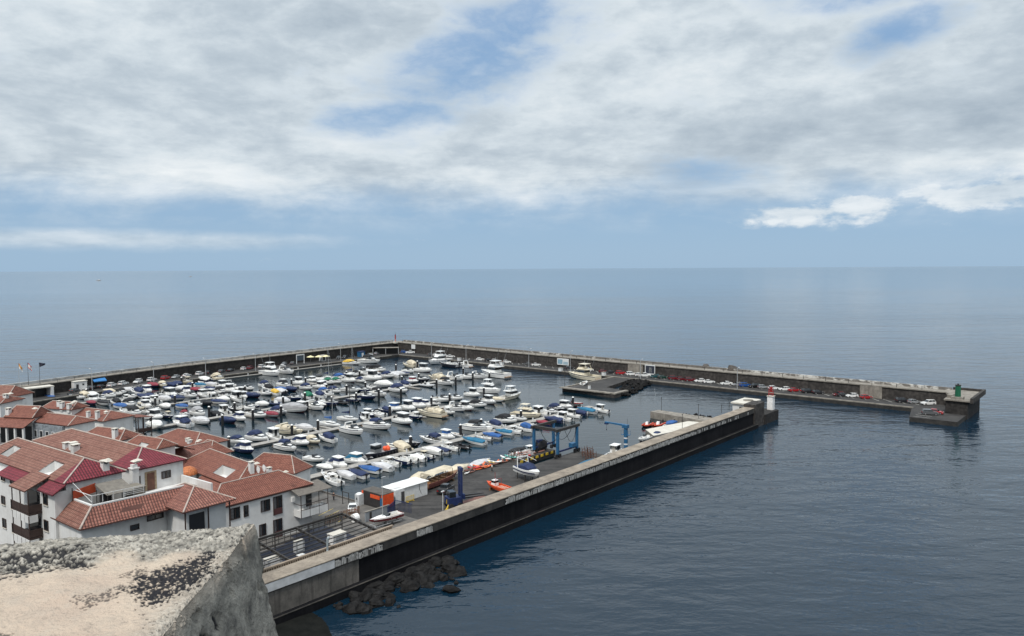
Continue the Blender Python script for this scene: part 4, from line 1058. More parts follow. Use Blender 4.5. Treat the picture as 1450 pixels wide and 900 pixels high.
    if typ == 'work':
        root.name = 'workboat'; L, B, Hh = 9.0, 3.0, 1.1
        h, hb, sh = hull(L, B, Hh, .3); h.build('hull', [DARKHULL, NAVYHULL], root); deck(L, hb, sh, .7, .75).build('deck', [GREYW, GREYW], root)
        mb = MB(); frustum(mb, .1, 2.1, 1.7, 1.55, .8, 2.9, .1, .05); mb.build('wheelhouse', mat('workboat_grey', (.13, .135, .14), .6), root)
        band(.1, 2.1, 1.7, 1.55, .8, 2.9, .1, .05, 2.0, 2.6).build('wheelhouse_window', GLASS, root)
        mb = MB(); mb.box((1.1, 0, 2.95), (2.3, 1.8, .1)); mb.tube((1.0, 0, 3.0), (1.0, 0, 5.0), .04, 5); mb.build('roof', GREYW, root)
        mb = MB()
        for p in ((-2.2, .6, 1.35), (-2.6, -.1, 1.4), (-1.7, .1, 1.45), (-2.1, -.6, 1.3)): mb.sphere(p, (.48, .48, .55))
        mb.build('buoy', mat('orange_buoy', (.75, .10, .03), .5), root)
        mb = MB()
        for k in range(7):
            for g in (1, -1): mb.tube((-3.6+k*.95, g*1.54, .75), (-3.6+k*.95, g*1.54, .25), .2, 6)
        mb.build('fender', RUBBER, root); return root
    # small craft
    if var: L, B = 6.7, 2.5
    hullm = WHITE
    if typ == 'open' and col == 'K': hullm = DARKHULL
    if typ == 'cover' and col in ('N', 'K') and var: hullm = NAVYHULL if col == 'N' else DARKHULL
    if col == 'C' and typ in ('canopy', 'open'): hullm = CREAM
    h, hb, sh = hull(L, B, Hh, .32, fine=2.4 if var else 2.0); h.build('hull', [hullm, (BOOT, BOOTB, BOOT, BOOTR)[rn.randrange(4)]], root)
    if typ == 'cover':
        s = .75 if col in ('W', 'S', 'C', 'G2') else .55
        arch([(-L/2+L*t, hb(t)+.05, sh(t)-.12, sh(t)+k) for t, k in ((0.0, .25), (.14, .45+.2*var), (.34, s), (.52, s+.18*var), (.68, s*.75), (.82, .32), (.93, .2), (.985, .1))], n=9).build('boat_cover', FAB[col], root)
        outboard(root, -L/2, 0, .45, BLACK if rn.random() < .7 else GREYW); bowrail(root, L, hb, sh, .72, .35); return root
    if typ == 'open':
        root.name = 'open_boat'; deck(L, hb, sh, .8, .35).build('deck', [hullm if hullm is not DARKHULL else GREYW, SOLE], root)
        mb = MB(); frustum(mb, -.3, .7, .95, .8, .35, 1.35, .3, .0); mb.build('console', WHITE, root)
        windscreen(root, .55, .9, 1.32, .4, .25); seats(root, -1.1, .35, .35, WHITE if col != 'S' else GREYW)
        if var: 
            mb = MB(); 
            for g in (1, -1): mb.tube((-.6, .55*g, .4), (-.6, .55*g, 2.1), .03, 4); mb.tube((.6, .5*g, 1.2), (.6, .5*g, 2.1), .03, 4)
            mb.box((0, 0, 2.12), (1.9, 1.5, .06)); mb.build('sun_top', FAB['W' if col == 'W' else 'C'], root)
        mb = MB(); mb.box((2.0, 0, .75), (1.2, 1.1, .12)); mb.build('bow_cushion', SOLE, root)
        outboard(root, -L/2, 0, .45); bowrail(root, L, hb, sh, .62, .4); return root
    # cabin boats
    deck(L, hb, sh, .42, .38).build('deck', [WHITE if hullm is not CREAM else CREAM, SOLE], root)
    if typ in ('pilot', 'hardtop'):
        root.name = 'pilothouse_boat' if typ == 'pilot' else 'cabin_boat'
        x0, x1 = (-.9, 1.3) if typ == 'pilot' else (-.7, 1.4); zt = 2.55 if typ == 'pilot' else 2.35
        if typ == 'pilot' and col == 'K': x0 = -1.3
        mb = MB(); frustum(mb, x0, x1, 1.85, 1.65, .85, zt, .45, .0, 0, 1.55); mb.build('wheelhouse', WHITE, root)
        wm = {'N': FAB['N'], 'B': FAB['B'], 'T': FAB['T'], 'R': FAB['R']}.get(col, GLASS)
        band(x0+.02, x1, 1.85, 1.65, .85, zt, .45, .0, 1.55, zt-.18, 1.55).build('wheelhouse_window', wm, root)
        if typ == 'pilot':
            mb = MB(); mb.span(x0-.035, x0-.005, -.35, .35, .9, zt-.2); mb.build('cabin_door', GLASS if var or col == 'K' else SOLE, root)
        mb = MB(); mb.box(((x0+x1)/2-.25, 0, zt+.05), (x1-x0+.55, 1.85, .1)); mb.build('roof', WHITE if col != 'K' or typ == 'pilot' else BLACK, root)
        mb = MB(); frustum(mb, x1-.3, 2.6, 1.5, 1.1, 1.0, 1.4, .6, 0, 0, .8); mb.build('cabin', WHITE, root)
        if var: mb = MB(); mb.tube((x0, .5, zt), (x0-.2, .5, zt+2.2), .02, 4); mb.tube((x0+.5, 0, zt+.1), (x0+.5, 0, zt+.7), .04, 5); mb.build('antenna', STEEL, root)
        if typ == 'hardtop' and col in ('N', 'T'): arch([(-2.6, .95, 1.0, 1.35), (-1.8, 1.0, 1.1, 1.95), (-.75, .95, 1.3, 2.3)]).build('canopy', FAB[col], root)
    else:
        root.name = 'cabin_boat'
        mb = MB(); frustum(mb, -.1, 2.4, 1.75, 1.4, .9, 1.42, 1.0, 0, 0, 1.0); mb.build('cabin', WHITE, root)
        band(-.1, 2.4, 1.75, 1.4, .9, 1.42, 1.0, 0, 1.08, 1.28, 1.0).build('cabin_window', GLASS, root)
        windscreen(root, .75, 1.75, 1.3, .55, .5)
        if typ == 'canopy':
            arch([(-2.9, .95, .95, 1.5), (-1.9, 1.05, 1.0, 2.05), (-.6, 1.05, 1.2, 2.3), (.15, .95, 1.5, 2.1), (.6, .8, 1.55, 1.75)]).build('canopy', FAB[col if col in FAB else 'N'], root)
        else:
            seats(root, -.6, .5, .38, WHITE); mb = MB(); mb.box((-2.6, 0, .65), (.6, 1.7, .5)); mb.build('stern_bench', SOLE if var else WHITE, root)
            if var:
                mb = MB(); mb.path([(-1.3, -1.05, .9), (-1.0, -.9, 1.9), (-1.0, .9, 1.9), (-1.3, 1.05, .9)], .06, 5); mb.build('roll_bar', STEEL, root)
    outboard(root, -L/2, .0, .45, BLACK if rn.random() < .75 else GREYW); bowrail(root, L, hb, sh, .55, .45)
    return root
NOMINAL = {'rib': 6.0, 'dinghy': 4.0, 'sail': 9.0, 'cruiser': 10, 'sport': 8.5, 'fly': 11, 'fisher': 10, 'work': 9}
CATS = {'rib': 'inflatable boat', 'dinghy': 'dinghy', 'sail': 'sailing boat', 'cruiser': 'cabin cruiser', 'sport': 'cabin cruiser', 'fly': 'motor yacht', 'fisher': 'fishing boat', 'work': 'workboat', 'pilot': 'pilothouse boat', 'hardtop': 'cabin boat', 'cuddy': 'cabin boat', 'canopy': 'cabin boat', 'cover': 'covered boat', 'open': 'open boat'}
def boat_desc(t, c):
    n = FABN[c]
    return {'cover': f'boat under {n} cover', 'canopy': f'white boat with {n} canopy', 'cuddy': 'cream cabin boat' if c == 'C' else 'white cabin boat', 'open': {'K': 'dark open boat', 'C': 'cream open boat'}.get(c, 'white open boat'),
            'pilot': 'white pilothouse boat', 'hardtop': ('white hardtop boat' if c in 'WK' else f'hardtop boat with {n} screens'), 'rib': {'K': 'black', 'S': 'grey', 'N': 'navy', 'R': 'orange'}.get(c, 'dark')+' inflatable boat',
            'dinghy': {'K': 'dark', 'R': 'red'}.get(c, 'white')+' dinghy', 'sail': 'white sailing boat', 'cruiser': ('white cruiser with navy canopy' if c == 'N' else 'cream cruiser under cover' if c == 'C' else 'large white cruiser'),
            'sport': 'striped sports cruiser' if c == 'N' else 'white sports cruiser', 'fly': ('cream' if c == 'C' else 'white')+' flybridge yacht', 'fisher': 'cream fishing boat', 'work': 'dark workboat with orange buoys'}[t]
USED = {}
def get_boat(t, c, v):
    key = (t, c, v)
    if key not in PROTO:
        PROTO[key] = make_boat(t, c, v); USED[key] = 0
    USED[key] += 1
    return PROTO[key] if USED[key] == 1 else copy_tree(PROTO[key])
PONT = {'P1': ('pontoon nearest container quay', 56.2), 'P2': ('second pontoon', 94.8), 'P3': ('third pontoon', 138.7), 'P4': ('fourth pontoon', 174.5), 'P5': ('fifth pontoon', 201.5), 'QL': ('car-lined quay', 221)}
FILL = {'P5f': 209.5, 'P5n': 193.5, 'P4f': 184.0, 'P4n': 167, 'P3f': 147.5, 'P3n': 130.5, 'P2f': 102, 'P1n': 51.5}
rnd = random.Random(31); extra = []
for rk, b0 in FILL.items():
    a1 = {'P5f': 28, 'P5n': 28, 'P4f': 92, 'P4n': 100, 'P3f': 60, 'P3n': 40, 'P2f': 60, 'P1n': 40}[rk]; a = {'P3n': -12, 'P2f': 20}.get(rk, -24 if rk != 'P1n' else -30)
    while a < a1 and len(extra) < 52:
        b = b0+rnd.uniform(-.8, .8); ln = rnd.choice((6, 6.5, 7, 7.5))
        if all(abs(r[1]-a) > 3.1 or abs(r[2]-b) > 7.5 for r in BOATS+extra) and all(math.hypot(p[0]-a, p[1]-b) > 2 for p in PILINGS):
            t, c = rnd.choice((('cuddy', 'W'), ('cuddy', 'W'), ('pilot', 'W'), ('hardtop', 'W'), ('open', 'W'), ('canopy', 'N'), ('canopy', 'K'), ('cover', 'N'), ('cover', 'W'), ('cover', 'S'), ('hardtop', 'N')))
            extra.append((rk, a, b, t, c, ln))
        a += 1.0
rows = {}
BOATS += extra
for rec in BOATS: rows.setdefault(rec[0], []).append(rec)
rnd = random.Random(77)
for rk, L_ in rows.items():
    L_.sort(key=lambda r: r[1])
    pn = PONT[rk[:2]][0]; side = {'n': 'near', 'f': 'far'}.get(rk[2:], '')
    for i, (k, a, b, t, c, ln) in enumerate(L_):
        v = rnd.randrange(2); o = get_boat(t, c, v)
        sgn = -1
        if rk == 'P1n': sgn = 1
        elif rnd.random() < .22: sgn = 1
        hd = ROT + sgn*math.pi/2 + rnd.uniform(-.15, .15)
        if t == 'fisher': hd = ROT
        if t == 'work': hd = ROT+math.pi+.05
        s = ln/NOMINAL.get(t, 7.0)*1.12
        o.location = W(a, b, rnd.uniform(-.04, .04)); o.rotation_euler = (rnd.uniform(-.02, .02), rnd.uniform(-.02, .02), hd); o.scale = (s, s*rnd.uniform(.92, 1.1), s*rnd.uniform(.92, 1.12))
        where = f'on the {side} side of the {pn}' if side else f'at the {pn}'
        ds = boat_desc(t, c); q = rnd.random()
        if t in ('cuddy', 'canopy', 'open', 'pilot', 'hardtop', 'cover') and c != 'K' and q < .2:      # some hulls are not white
            hm_, hn = ((NAVYHULL, 'navy-hulled') if q < .09 else (DARKHULL, 'black-hulled') if q < .13 else (GREYW, 'grey-hulled'))
            for ch in o.children:
                if ch.name.split('.')[0] == 'hull': ch.material_slots[0].link = 'OBJECT'; ch.material_slots[0].material = hm_
            ds = ds.replace('white ', hn+' ').replace('cream ', hn+' ') if ds.startswith(('white', 'cream')) else hn+' '+ds
            if ds.endswith('screens'): ds = ds.replace(' with', '').replace(' screens', '-screened')
        w1 = f'{ds}, {ordinal(i+1)} from shore, {side} side of {pn}' if side else f'{ds}, {ordinal(i+1)} from shore, moored along {pn}'
        tag(o, w1, CATS[t], f'boats on the {side+" side of the " if side else ""}{pn}')

# large boats along the outer quays
def big(t, c, v, a, b, hd, ln, lab, cat):
    o = get_boat(t, c, v); s = ln/NOMINAL.get(t, 7.0); o.location = W(a, b, 0); o.rotation_euler = (0, 0, hd); o.scale = (s, s, s); tag(o, lab, cat); return o
big('fly', 'W', 0, 57.6, 214, ROT-math.pi/2, 14, 'white sport-fishing yacht with raised outriggers, stern to the left breakwater quay', 'motor yacht')
big('cruiser', 'W', 0, 65.0, 213.5, ROT-math.pi/2, 12.5, 'white cruiser with dark stripe beside the sport-fishing yacht', 'cabin cruiser')
o = big('canopy', 'Y', 0, 104.5, 216, ROT-math.pi/2+.15, 12, 'white boat with long yellow awning moored near the breakwater corner', 'cabin boat'); o.scale = (1.7, 1.3, 1.15)
big('sport', 'W', 1, 114, 213.5, ROT-math.pi/2+.1, 14, 'white and black express cruiser moored by the breakwater corner', 'cabin cruiser')
big('fly', 'W', 1, 133.5, 184, ROT+math.pi, 15, 'white trawler yacht moored at the right breakwater near the corner', 'motor yacht')
big('open', 'K', 0, 127, 171, ROT+math.pi/2, 13, 'long low dark tour boat moored off the right breakwater', 'open boat')
big('sport', 'W', 0, 131, 166, ROT+math.pi/2, 11, 'white sports cruiser alongside the low dark tour boat', 'cabin cruiser')
big('fly', 'C', 0, 132.5, 97, ROT+math.pi/2-.06, 16, 'long cream motor yacht moored between the stub mole and right breakwater', 'motor yacht')
big('dinghy', 'W', 0, 112.5, 84.2, ROT+.3, 6, 'small white launch drawn up on the stub mole', 'dinghy').location = W(112.5, 82.6, 1.5)
# travelling boats far out
for k, (a, b, lab) in enumerate(((1472.9, 3842.8, 'tiny distant boat with a pale wake on the open sea, left'), (2765.6, 5410.4, 'tiny dark ship near the horizon, right of the boat with the wake'))):
    o = get_boat('fly', 'W', 0); o.location = W(a, b, 0); o.rotation_euler = (0, 0, .2); o.scale = (2.2, 2.2, 1.3); tag(o, lab, 'boat')
# three dinghies by the slipway quay
for k, (a, b, t, c, ln, hd, lab) in enumerate(((62.6, 26.2, 'rib', 'R', 6.5, .2, 'orange inflatable boat, outermost of those beside the pale slipway'), (64.6, 23.6, 'rib', 'R', 7, .1, 'orange inflatable boat moored between blue boat and outer inflatable by the slipway'), (67.2, 20.9, 'cover', 'B', 7, .15, 'small boat under bright blue cover beside the pale slipway quay'), (63.8, 20.6, 'dinghy', 'W', 4.6, .3, 'white dinghy tied below the blue covered boat at the slipway'), (45.3, 17.0, 'open', 'W', 7, .0, 'white open speedboat alongside the jetty near the jib crane'), (49.5, 15.8, 'canopy', 'N', 6, .05, 'small boat with navy top between speedboat and pale slipway'))):
    o = get_boat(t, c, 0); s = ln/NOMINAL.get(t, 7.0); o.location = W(a, b, 0); o.rotation_euler = (0, 0, ROT+math.pi+hd); o.scale = (s, s, s); tag(o, lab, CATS[t])
o = get_boat('pilot', 'W', 0); o.location = W(25.6, 14.0, 0); o.rotation_euler = (0, 0, ROT+.1); o.scale = (1.05, 1.1, 1.1); tag(o, 'white pilothouse boat afloat beside the blue jib crane', 'pilothouse boat')

# ------------------------------------------------------------------ pontoons, fingers and pilings
PONTM = stone('pontoon_boards', (0.26, 0.25, 0.235), (0.38, 0.36, 0.33), 1.0, bump=0.2)
FLOATM = stone('pontoon_float', (0.10, 0.10, 0.10), (0.16, 0.16, 0.155), 1.0)
def pontoon(lab, a0, a1, b, w, fingers=(), fl=6.5):
    t = thing('pontoon', lab, 'pontoon', W(a0, b, 0), ROT); l = a1-a0
    mb = MB(); x = 0
    while x < l: e = min(l, x+11.6); mb.span(x, e-.12, -w/2+.1, w/2-.1, -.4, .42); x = e
    mb.build('float', FLOATM, t)
    mb = MB(); x = 0
    while x < l: e = min(l, x+11.6); mb.span(x, e-.05, -w/2, w/2, .42, .55); x = e
    mb.build('walkway', PONTM, t)
    for f, sd_ in fingers:
        mb = MB(); mb.hexa([(f-a0-.5, sd_*w/2, .1), (f-a0+.5, sd_*w/2, .1), (f-a0+.3, sd_*(w/2+fl), .1), (f-a0-.3, sd_*(w/2+fl), .1), (f-a0-.5, sd_*w/2, .48), (f-a0+.5, sd_*w/2, .48), (f-a0+.3, sd_*(w/2+fl), .48), (f-a0-.3, sd_*(w/2+fl), .48)] if sd_ > 0 else [(f-a0-.3, sd_*(w/2+fl), .1), (f-a0+.3, sd_*(w/2+fl), .1), (f-a0+.5, sd_*w/2, .1), (f-a0-.5, sd_*w/2, .1), (f-a0-.3, sd_*(w/2+fl), .48), (f-a0+.3, sd_*(w/2+fl), .48), (f-a0+.5, sd_*w/2, .48), (f-a0-.5, sd_*w/2, .48)])
        mb.build('finger', PONTM, t)
    mb = MB(); x = 6
    while x < l-2: mb.box((x, 0, 1.0), (.28, .28, .9)); x += 13
    o = mb.build('service_pedestals', BOARD, t); o['kind'] = 'stuff'
    return t
pontoon('pale concrete pontoon lined with small boats beside the container quay', -38, 78, 56.2, 2.6)
pontoon('pontoon second from the container quay, lined with cruisers', -40, 72, 94.8, 2.6, [(-5.2, -1), (1, 1), (-1.5, 1), (30.5, -1), (44, 1)])
pontoon('pontoon third from the container quay, with large covered boats', -43, 102, 138.7, 2.6, [(-8, -1), (-3.2, -1), (8, -1), (37.8, 1), (70, -1), (91, 1)])
pontoon('pontoon fourth from the container quay', -43, 104, 174.5, 2.4, [(7, -1), (53, 1), (82, -1)])
pontoon('pontoon fifth from the container quay, crowded with small boats near shore', -43, 30, 201.5, 2.2)
pontoon('narrow mooring pontoon along the foot of the left breakwater quay', 30, 100, 218.6, 1.4)
PILE = mat('black_pile', (0.013, 0.013, 0.015), 0.5)
proto = None
cnt = {}
pl = sorted(PILINGS, key=lambda p: (round(p[1]/16), p[0]))
def nearest(b): return min((('first', 56), ('second', 95), ('third', 138), ('fourth', 174), ('fifth', 202)), key=lambda q: abs(q[1]-b))
for a, b in sorted(PILINGS, key=lambda p: p[0]):
    nm, cb_ = nearest(b); sd_ = 'near' if b < cb_ else 'far'; cnt[(nm, sd_)] = cnt.get((nm, sd_), 0)+1
    if proto is None:
        proto = o = thing('mooring_piling', '', 'piling', (0, 0, 0))
        MB().tube((0, 0, -3), (0, 0, 3.25), .40, 10).build('pile', PILE, o)
        MB().tube((0, 0, 3.25), (0, 0, 3.55), .42, 10, .08).build('cap', WHITE, o)
    else: o = copy_tree(proto)
    o.location = W(a, b, 0); tag(o, f'black white-capped mooring piling, {ordinal(cnt[(nm, sd_)])} from shore, {sd_} side of {nm} pontoon', 'piling', 'mooring pilings along the pontoons')
# ------------------------------------------------------------------ cars
def paint(name, c, metal=0.0): return mat('car_'+name, c, 0.25, metal, var=0.05, coat=0.6)
CARC = {'white': paint('white', (.72, .72, .71)), 'silver': paint('silver', (.40, .41, .42), .4), 'grey': paint('grey', (.12, .125, .13), .3), 'dark': paint('dark', (.022, .023, .027)),
        'black': paint('black', (.01, .01, .011)), 'red': paint('red', (.33, .018, .022)), 'maroon': paint('maroon', (.12, .012, .018)), 'blue': paint('blue', (.015, .075, .27)),
        'teal': paint('teal', (.012, .07, .08)), 'green': paint('green', (.012, .045, .035)), 'pickup': paint('van_white', (.70, .70, .69))}
LAMPW = mat('head_lamp', (.7, .7, .68), .15); LAMPR = mat('tail_lamp', (.35, .01, .01), .2); HUB = mat('wheel_hub', (.4, .4, .4), .35, .6)
def car_proto(kind, m):
    """x forward; side profile swept over the width, glasshouse narrower above it"""
    root = empty('parked_car', (0, 0, 0))
    L, Wd = {'hatch': (4.0, 1.72), 'suv': (4.5, 1.85), 'pickup': (5.0, 1.85), 'sedan': (4.5, 1.78)}[kind]
    hl = L/2; zb, zs = .22, (.88 if kind in ('hatch', 'sedan') else 1.0)
    prof = {'hatch': [(-hl, .45), (-hl+.05, .95), (-hl+.35, .97), (hl-1.1, .93), (hl-.2, .74), (hl, .45)], 'suv': [(-hl, .5), (-hl+.03, 1.05), (-hl+.3, 1.08), (hl-1.1, 1.05), (hl-.12, .88), (hl, .5)],
            'pickup': [(-hl, .5), (-hl+.02, 1.05), (-hl+.3, 1.06), (hl-1.3, 1.08), (hl-.12, .92), (hl, .5)], 'sedan': [(-hl, .45), (-hl+.04, .92), (-hl+.7, .96), (hl-1.25, .92), (hl-.2, .72), (hl, .45)]}[kind]
    mb = MB(); secs = []
    for y, k in ((-Wd/2, .93), (-Wd/2+.10, 1), (Wd/2-.10, 1), (Wd/2, .93)):
        secs.append([(-hl+.05, y, zb)]+[(x*(.985 if k < 1 else 1), y, z*k+(.03 if k < 1 else 0)) for x, z in prof]+[(hl-.05, y, zb)])
    mb.loft(secs, 0, True); mb.build('body', m, root)
    g = {'hatch': (-hl+.08, hl-1.15, .45, .75, 1.46), 'suv': (-hl+.06, hl-1.2, .35, .75, 1.68), 'pickup': (-.9, hl-1.35, .15, .7, 1.74), 'sedan': (-hl+.75, hl-1.25, .65, .85, 1.42)}[kind]
    x0, x1, ra, rf, zt = g; z0 = prof[3][1]-.04
    mb = MB(); frustum(mb, x0, x1, Wd-.12, Wd-.46, z0, zt-.05, rf, ra); mb.build('window_glass', GLASS, root)
    mb = MB(); frustum(mb, x0+ra*.93, x1-rf*.93, Wd-.44, Wd-.52, zt-.07, zt, .08, .08)
    for s in (1, -1):
        for t0 in (0.02, .45, .9):
            xa = x0+(x1-x0)*t0; xb = (x0+ra)+(x1-rf-x0-ra)*t0
            mb.tube((xa, s*(Wd/2-.055), z0), (xb, s*(Wd/2-.22), zt-.05), .045, 4)
    mb.build('roof', m, root)
    if kind == 'pickup':
        mb = MB(); mb.span(-hl+.1, -1.0, -Wd/2+.12, Wd/2-.12, 1.065, 1.10); mb.build('load_bed', RUBBER, root)
    for sx in (1, -1):
        for sy in (1, -1):
            mb = MB(); y = sy*(Wd/2-.09); mb.tube((sx*hl*.64, y-.11, .32), (sx*hl*.64, y+.11, .32), .33, 12)
            w = mb.build('wheel', RUBBER, root)
            mb = MB(); mb.tube((sx*hl*.64, y+sy*.10, .32), (sx*hl*.64, y+sy*.125, .32), .2, 8); mb.build('hub', HUB, w)
    for nm, x, mm in (('headlight', hl-.05, LAMPW), ('tail_light', -hl-.0, LAMPR)):
        for s in (1, -1): MB().box((x, s*(Wd/2-.28), .68 if nm == 'headlight' else .8), (.08, .36, .14)).build(nm, mm, root)
    mb = MB(); mb.box((hl, 0, .38), (.06, Wd*.8, .16)); mb.box((-hl, 0, .4), (.06, Wd*.8, .16)); mb.build('bumper', BLACK, root)
    return root
CP = {}; CU = {}
def get_car(kind, c):
    k = (kind, c)
    if k not in CP: CP[k] = car_proto(kind, CARC[c]); CU[k] = 0
    CU[k] += 1
    return CP[k] if CU[k] == 1 else copy_tree(CP[k])
rnd = random.Random(4)
cname = {'dark': 'dark grey', 'pickup': 'white'}
def park(lst, fromtxt, grp, base, key, z):
    lst = sorted(lst, key=key)
    for i, (a, b, c) in enumerate(lst):
        kind = 'pickup' if c == 'pickup' else rnd.choice(('hatch', 'hatch', 'suv', 'sedan'))
        o = get_car(kind, c); o.location = W(a, b, z); o.rotation_euler = (0, 0, base+rnd.uniform(-.12, .12)+(math.pi if rnd.random() < .25 else 0))
        kn = {'hatch': 'hatchback', 'suv': 'tall estate car', 'pickup': 'pickup', 'sedan': 'saloon car'}[kind]
        prev = lst[i-1][2] if i else None; nxt = lst[i+1][2] if i+1 < len(lst) else None
        tag(o, f'{cname.get(c, c)} {kn} parked {ordinal(i+1)} {fromtxt}', 'car', grp)
CL2 = []
for a, b, c in CARS_L:
    CL2.append((a, bw(a)-3.2, c))
park(CL2, 'from the flag end of the left breakwater', 'cars parked along the left breakwater', ROT+math.radians(35), lambda r: r[0], 1.405)
park([(aw(b)-3.1, b, c) for a, b, c in CARS_R if b > -34], 'from the green tower along the right breakwater', 'cars parked along the right breakwater', ROT+math.radians(-42), lambda r: r[1], 1.41)
o = get_car('suv', 'grey'); o.location = W(125.5, -36.8, 1.405); o.rotation_euler = (0, 0, ROT+math.radians(-65)); tag(o, 'dark grey estate car parked on the breakwater head below the green tower', 'car')
o = get_car('hatch', 'red'); o.location = W(128.3, -38.0, 1.405); o.rotation_euler = (0, 0, ROT+math.radians(-90)); tag(o, 'red hatchback tucked against the breakwater head block', 'car')

# ------------------------------------------------------------------ lamp posts, signs, kiosks, flags along the far quays
lp = None
for i, (a, b, arm, lab) in enumerate(((-14.7, 222.6, 8, 'street lamp on the left quay by the blue sign, nearest the flags'), (9.3, 223.2, 8.3, 'street lamp on the left quay beside the first red car'), (31.6, 223, 7.8, 'street lamp on the left quay among dark cars'), (55.5, 223, 7.5, 'street lamp on the left quay behind the sport-fishing yacht'), (103.2, 223, 8.5, 'street lamp on the left quay near the corner shelter'),
        (141, 197, 7.5, 'street lamp on the right quay behind the trawler yacht'), (140.2, 172, 8, 'street lamp on the right quay at the red pickups'), (139.4, 131.8, 8.5, 'street lamp on the right quay halfway along'), (138.8, 108, 9, 'street lamp on the right quay behind the cream motor yacht'), (137.5, 72, 8, 'street lamp on the right quay behind the riprap'), (136.3, 30, 8, 'street lamp on the right quay opposite the jetty light'))):
    if lp is None:
        lp = o = thing('street_lamp', '', 'street lamp', (0, 0, 0))
        MB().tube((0, 0, 0), (0, 0, 8), .14, 6, .09).build('pole', POLE, o)
        MB().tube((0, 0, 7.95), (1.3, 0, 8.2), .06, 5).build('arm', POLE, o); MB().box((1.5, 0, 8.2), (.8, .3, .14)).build('lamp_head', BOARD, o)
    else: o = copy_tree(lp)
    o.location = W(a, b, 1.41); o.rotation_euler = (0, 0, ROT+(math.pi/2 if a < 110 else 0)); o.scale = (1, 1, arm/8); lab = lab.replace(' at the red pickups', ' opposite the dark tour boat'); tag(o, lab, 'street lamp', 'street lamps on the breakwater quays')
fcol = {'orange_white': [mat('flag_orange', (.55, .25, .06), .8), mat('flag_white', (.6, .6, .58), .8)], 'red_white': [mat('flag_red', (.5, .03, .03), .8), mat('flag_white', (.6, .6, .58), .8)], 'black': [mat('flag_navy', (.012, .014, .03), .8), mat('flag_navy', (0, 0, 0))]}
for i, (a, b, h, k, lab) in enumerate(((-38, 226.5, 8.8, 'orange_white', 'flag pole with limp orange and white flag, leftmost of three'), (-35, 226.6, 8.6, 'red_white', 'flag pole with red and white flag, middle of three'), (-31, 227.3, 8.2, 'black', 'flag pole with dark navy triangular flag, rightmost of three'))):
    t = thing('flag_pole', lab, 'flag', W(a, b, 5.2), ROT-.6, 'flags on the left breakwater')
    MB().tube((0, 0, 0), (0, 0, h), .09, 6, .05).build('pole', DSTEEL if i else POLE, t)
    mb = MB(); P = []; F = []
    drop = (2.3, 2.0, .9)[i]; wd = (1.1, 1.2, 1.9)[i]
    for u in range(7):
        for v in range(6):
            s = u/6; q = v/5; hh = 1.7*(1-.65*s if i == 2 else 1)
            P.append((.05+wd*s, .22*math.sin(s*7+q*2), h-.1-drop*s**1.1*(.75 if i < 2 else .35)-hh*q))
    for u in range(6):
        for v in range(5):
            F.append((u*6+v, u*6+v+1, u*6+7+v, u*6+6+v))
    for f in F:
        mb.add([P[j] for j in f], [(0, 1, 2, 3)], 1 if (F.index(f) % 5) in (1, 2, 3) and i == 1 or i == 0 and F.index(f) % 5 > 2 else 0)
    mb.build('flag', fcol[k], t)
def kiosk(name, lab, cat, a, b, w, d, h, mw, parts=()):
    t = thing(name, lab, cat, W(a, b, 1.405), ROT)
    MB().span(-w/2, w/2, -d/2, d/2, 0, h).build('wall', mw, t)
    MB().span(-w/2-.2, w/2+.2, -d/2-.2, d/2+.2, h, h+.15).build('roof', PALEC, t)
    for nm, x, z, ww, hh, mm in parts: MB().box((x, -d/2-.03, z), (ww, .06, hh)).build(nm, mm, t)
    return t
kiosk('harbour_hut', 'white hut with dark doorway against the left breakwater wall', 'hut', -17.8, bw(-17.8)-1.6, 4.6, 3.0, 3.6, PLASTER, (('door', -1.2, 1.3, .9, 2.6, BLACK), ('window', .9, 2.4, .7, .6, GLASS)))
t = thing('carport', 'open-fronted shelter with white end pillar below the flags', 'shelter', W(-33, bw(-33)-3.2, 1.405), ROT)
MB().span(-7, 4.4, -2, 2.6, 3.3, 3.7).build('roof', PALEC, t); MB().span(3.2, 4.2, -2, 2.5, 0, 3.3).build('pillar', PLASTER, t); MB().span(-7, 3.2, 2.2, 2.5, 0, 3.3).build('back_wall', BLACK, t); MB().tube((-2, -1.8, 0), (-2, -1.8, 3.3), .12, 6).build('post', DSTEEL, t)
kiosk('fuel_kiosk', 'small white cabin with open front near the left breakwater corner', 'kiosk', 97.5, 230, 2.6, 2.2, 2.8, BOARD, (('opening', 0, 1.4, 1.3, 1.9, BLACK),))
t = thing('notice_frame', 'pale rectangular notice frame on legs beyond the sport-fishing yacht', 'sign', W(84, 229.5, 1.405), ROT)
mb = MB(); mb.span(-2.3, -2.0, -.1, .1, 0, 4.6); mb.span(2.0, 2.3, -.1, .1, 0, 4.6); mb.span(-2.0, 2.0, -.1, .1, 4.1, 4.6); mb.build('frame', BOARD, t); MB().span(-1.9, 1.9, .02, .08, 1.6, 3.9).build('panel', mat('panel_dark', (.05, .07, .09), .5), t)
t = thing('parasol', 'cluster canopy of cream parasols on the left quay', 'parasol', W(94, 228.5, 1.405), ROT, 'cream parasols on the left quay')
MB().tube((0, 0, 0), (0, 0, 3.2), .05, 5).build('pole', POLE, t)
mb = MB(); n = 8
mb.add([(2.0*math.cos(2*math.pi*i/n), 2.0*math.sin(2*math.pi*i/n), 2.55) for i in range(n)]+[(0, 0, 3.35)], [(i, (i+1) % n, n) for i in range(n)]); mb.build('canopy', mat('parasol_cloth', (.66, .60, .36), .8), t)
t['label'] = 'cream parasol nearest the notice frame on the left quay'
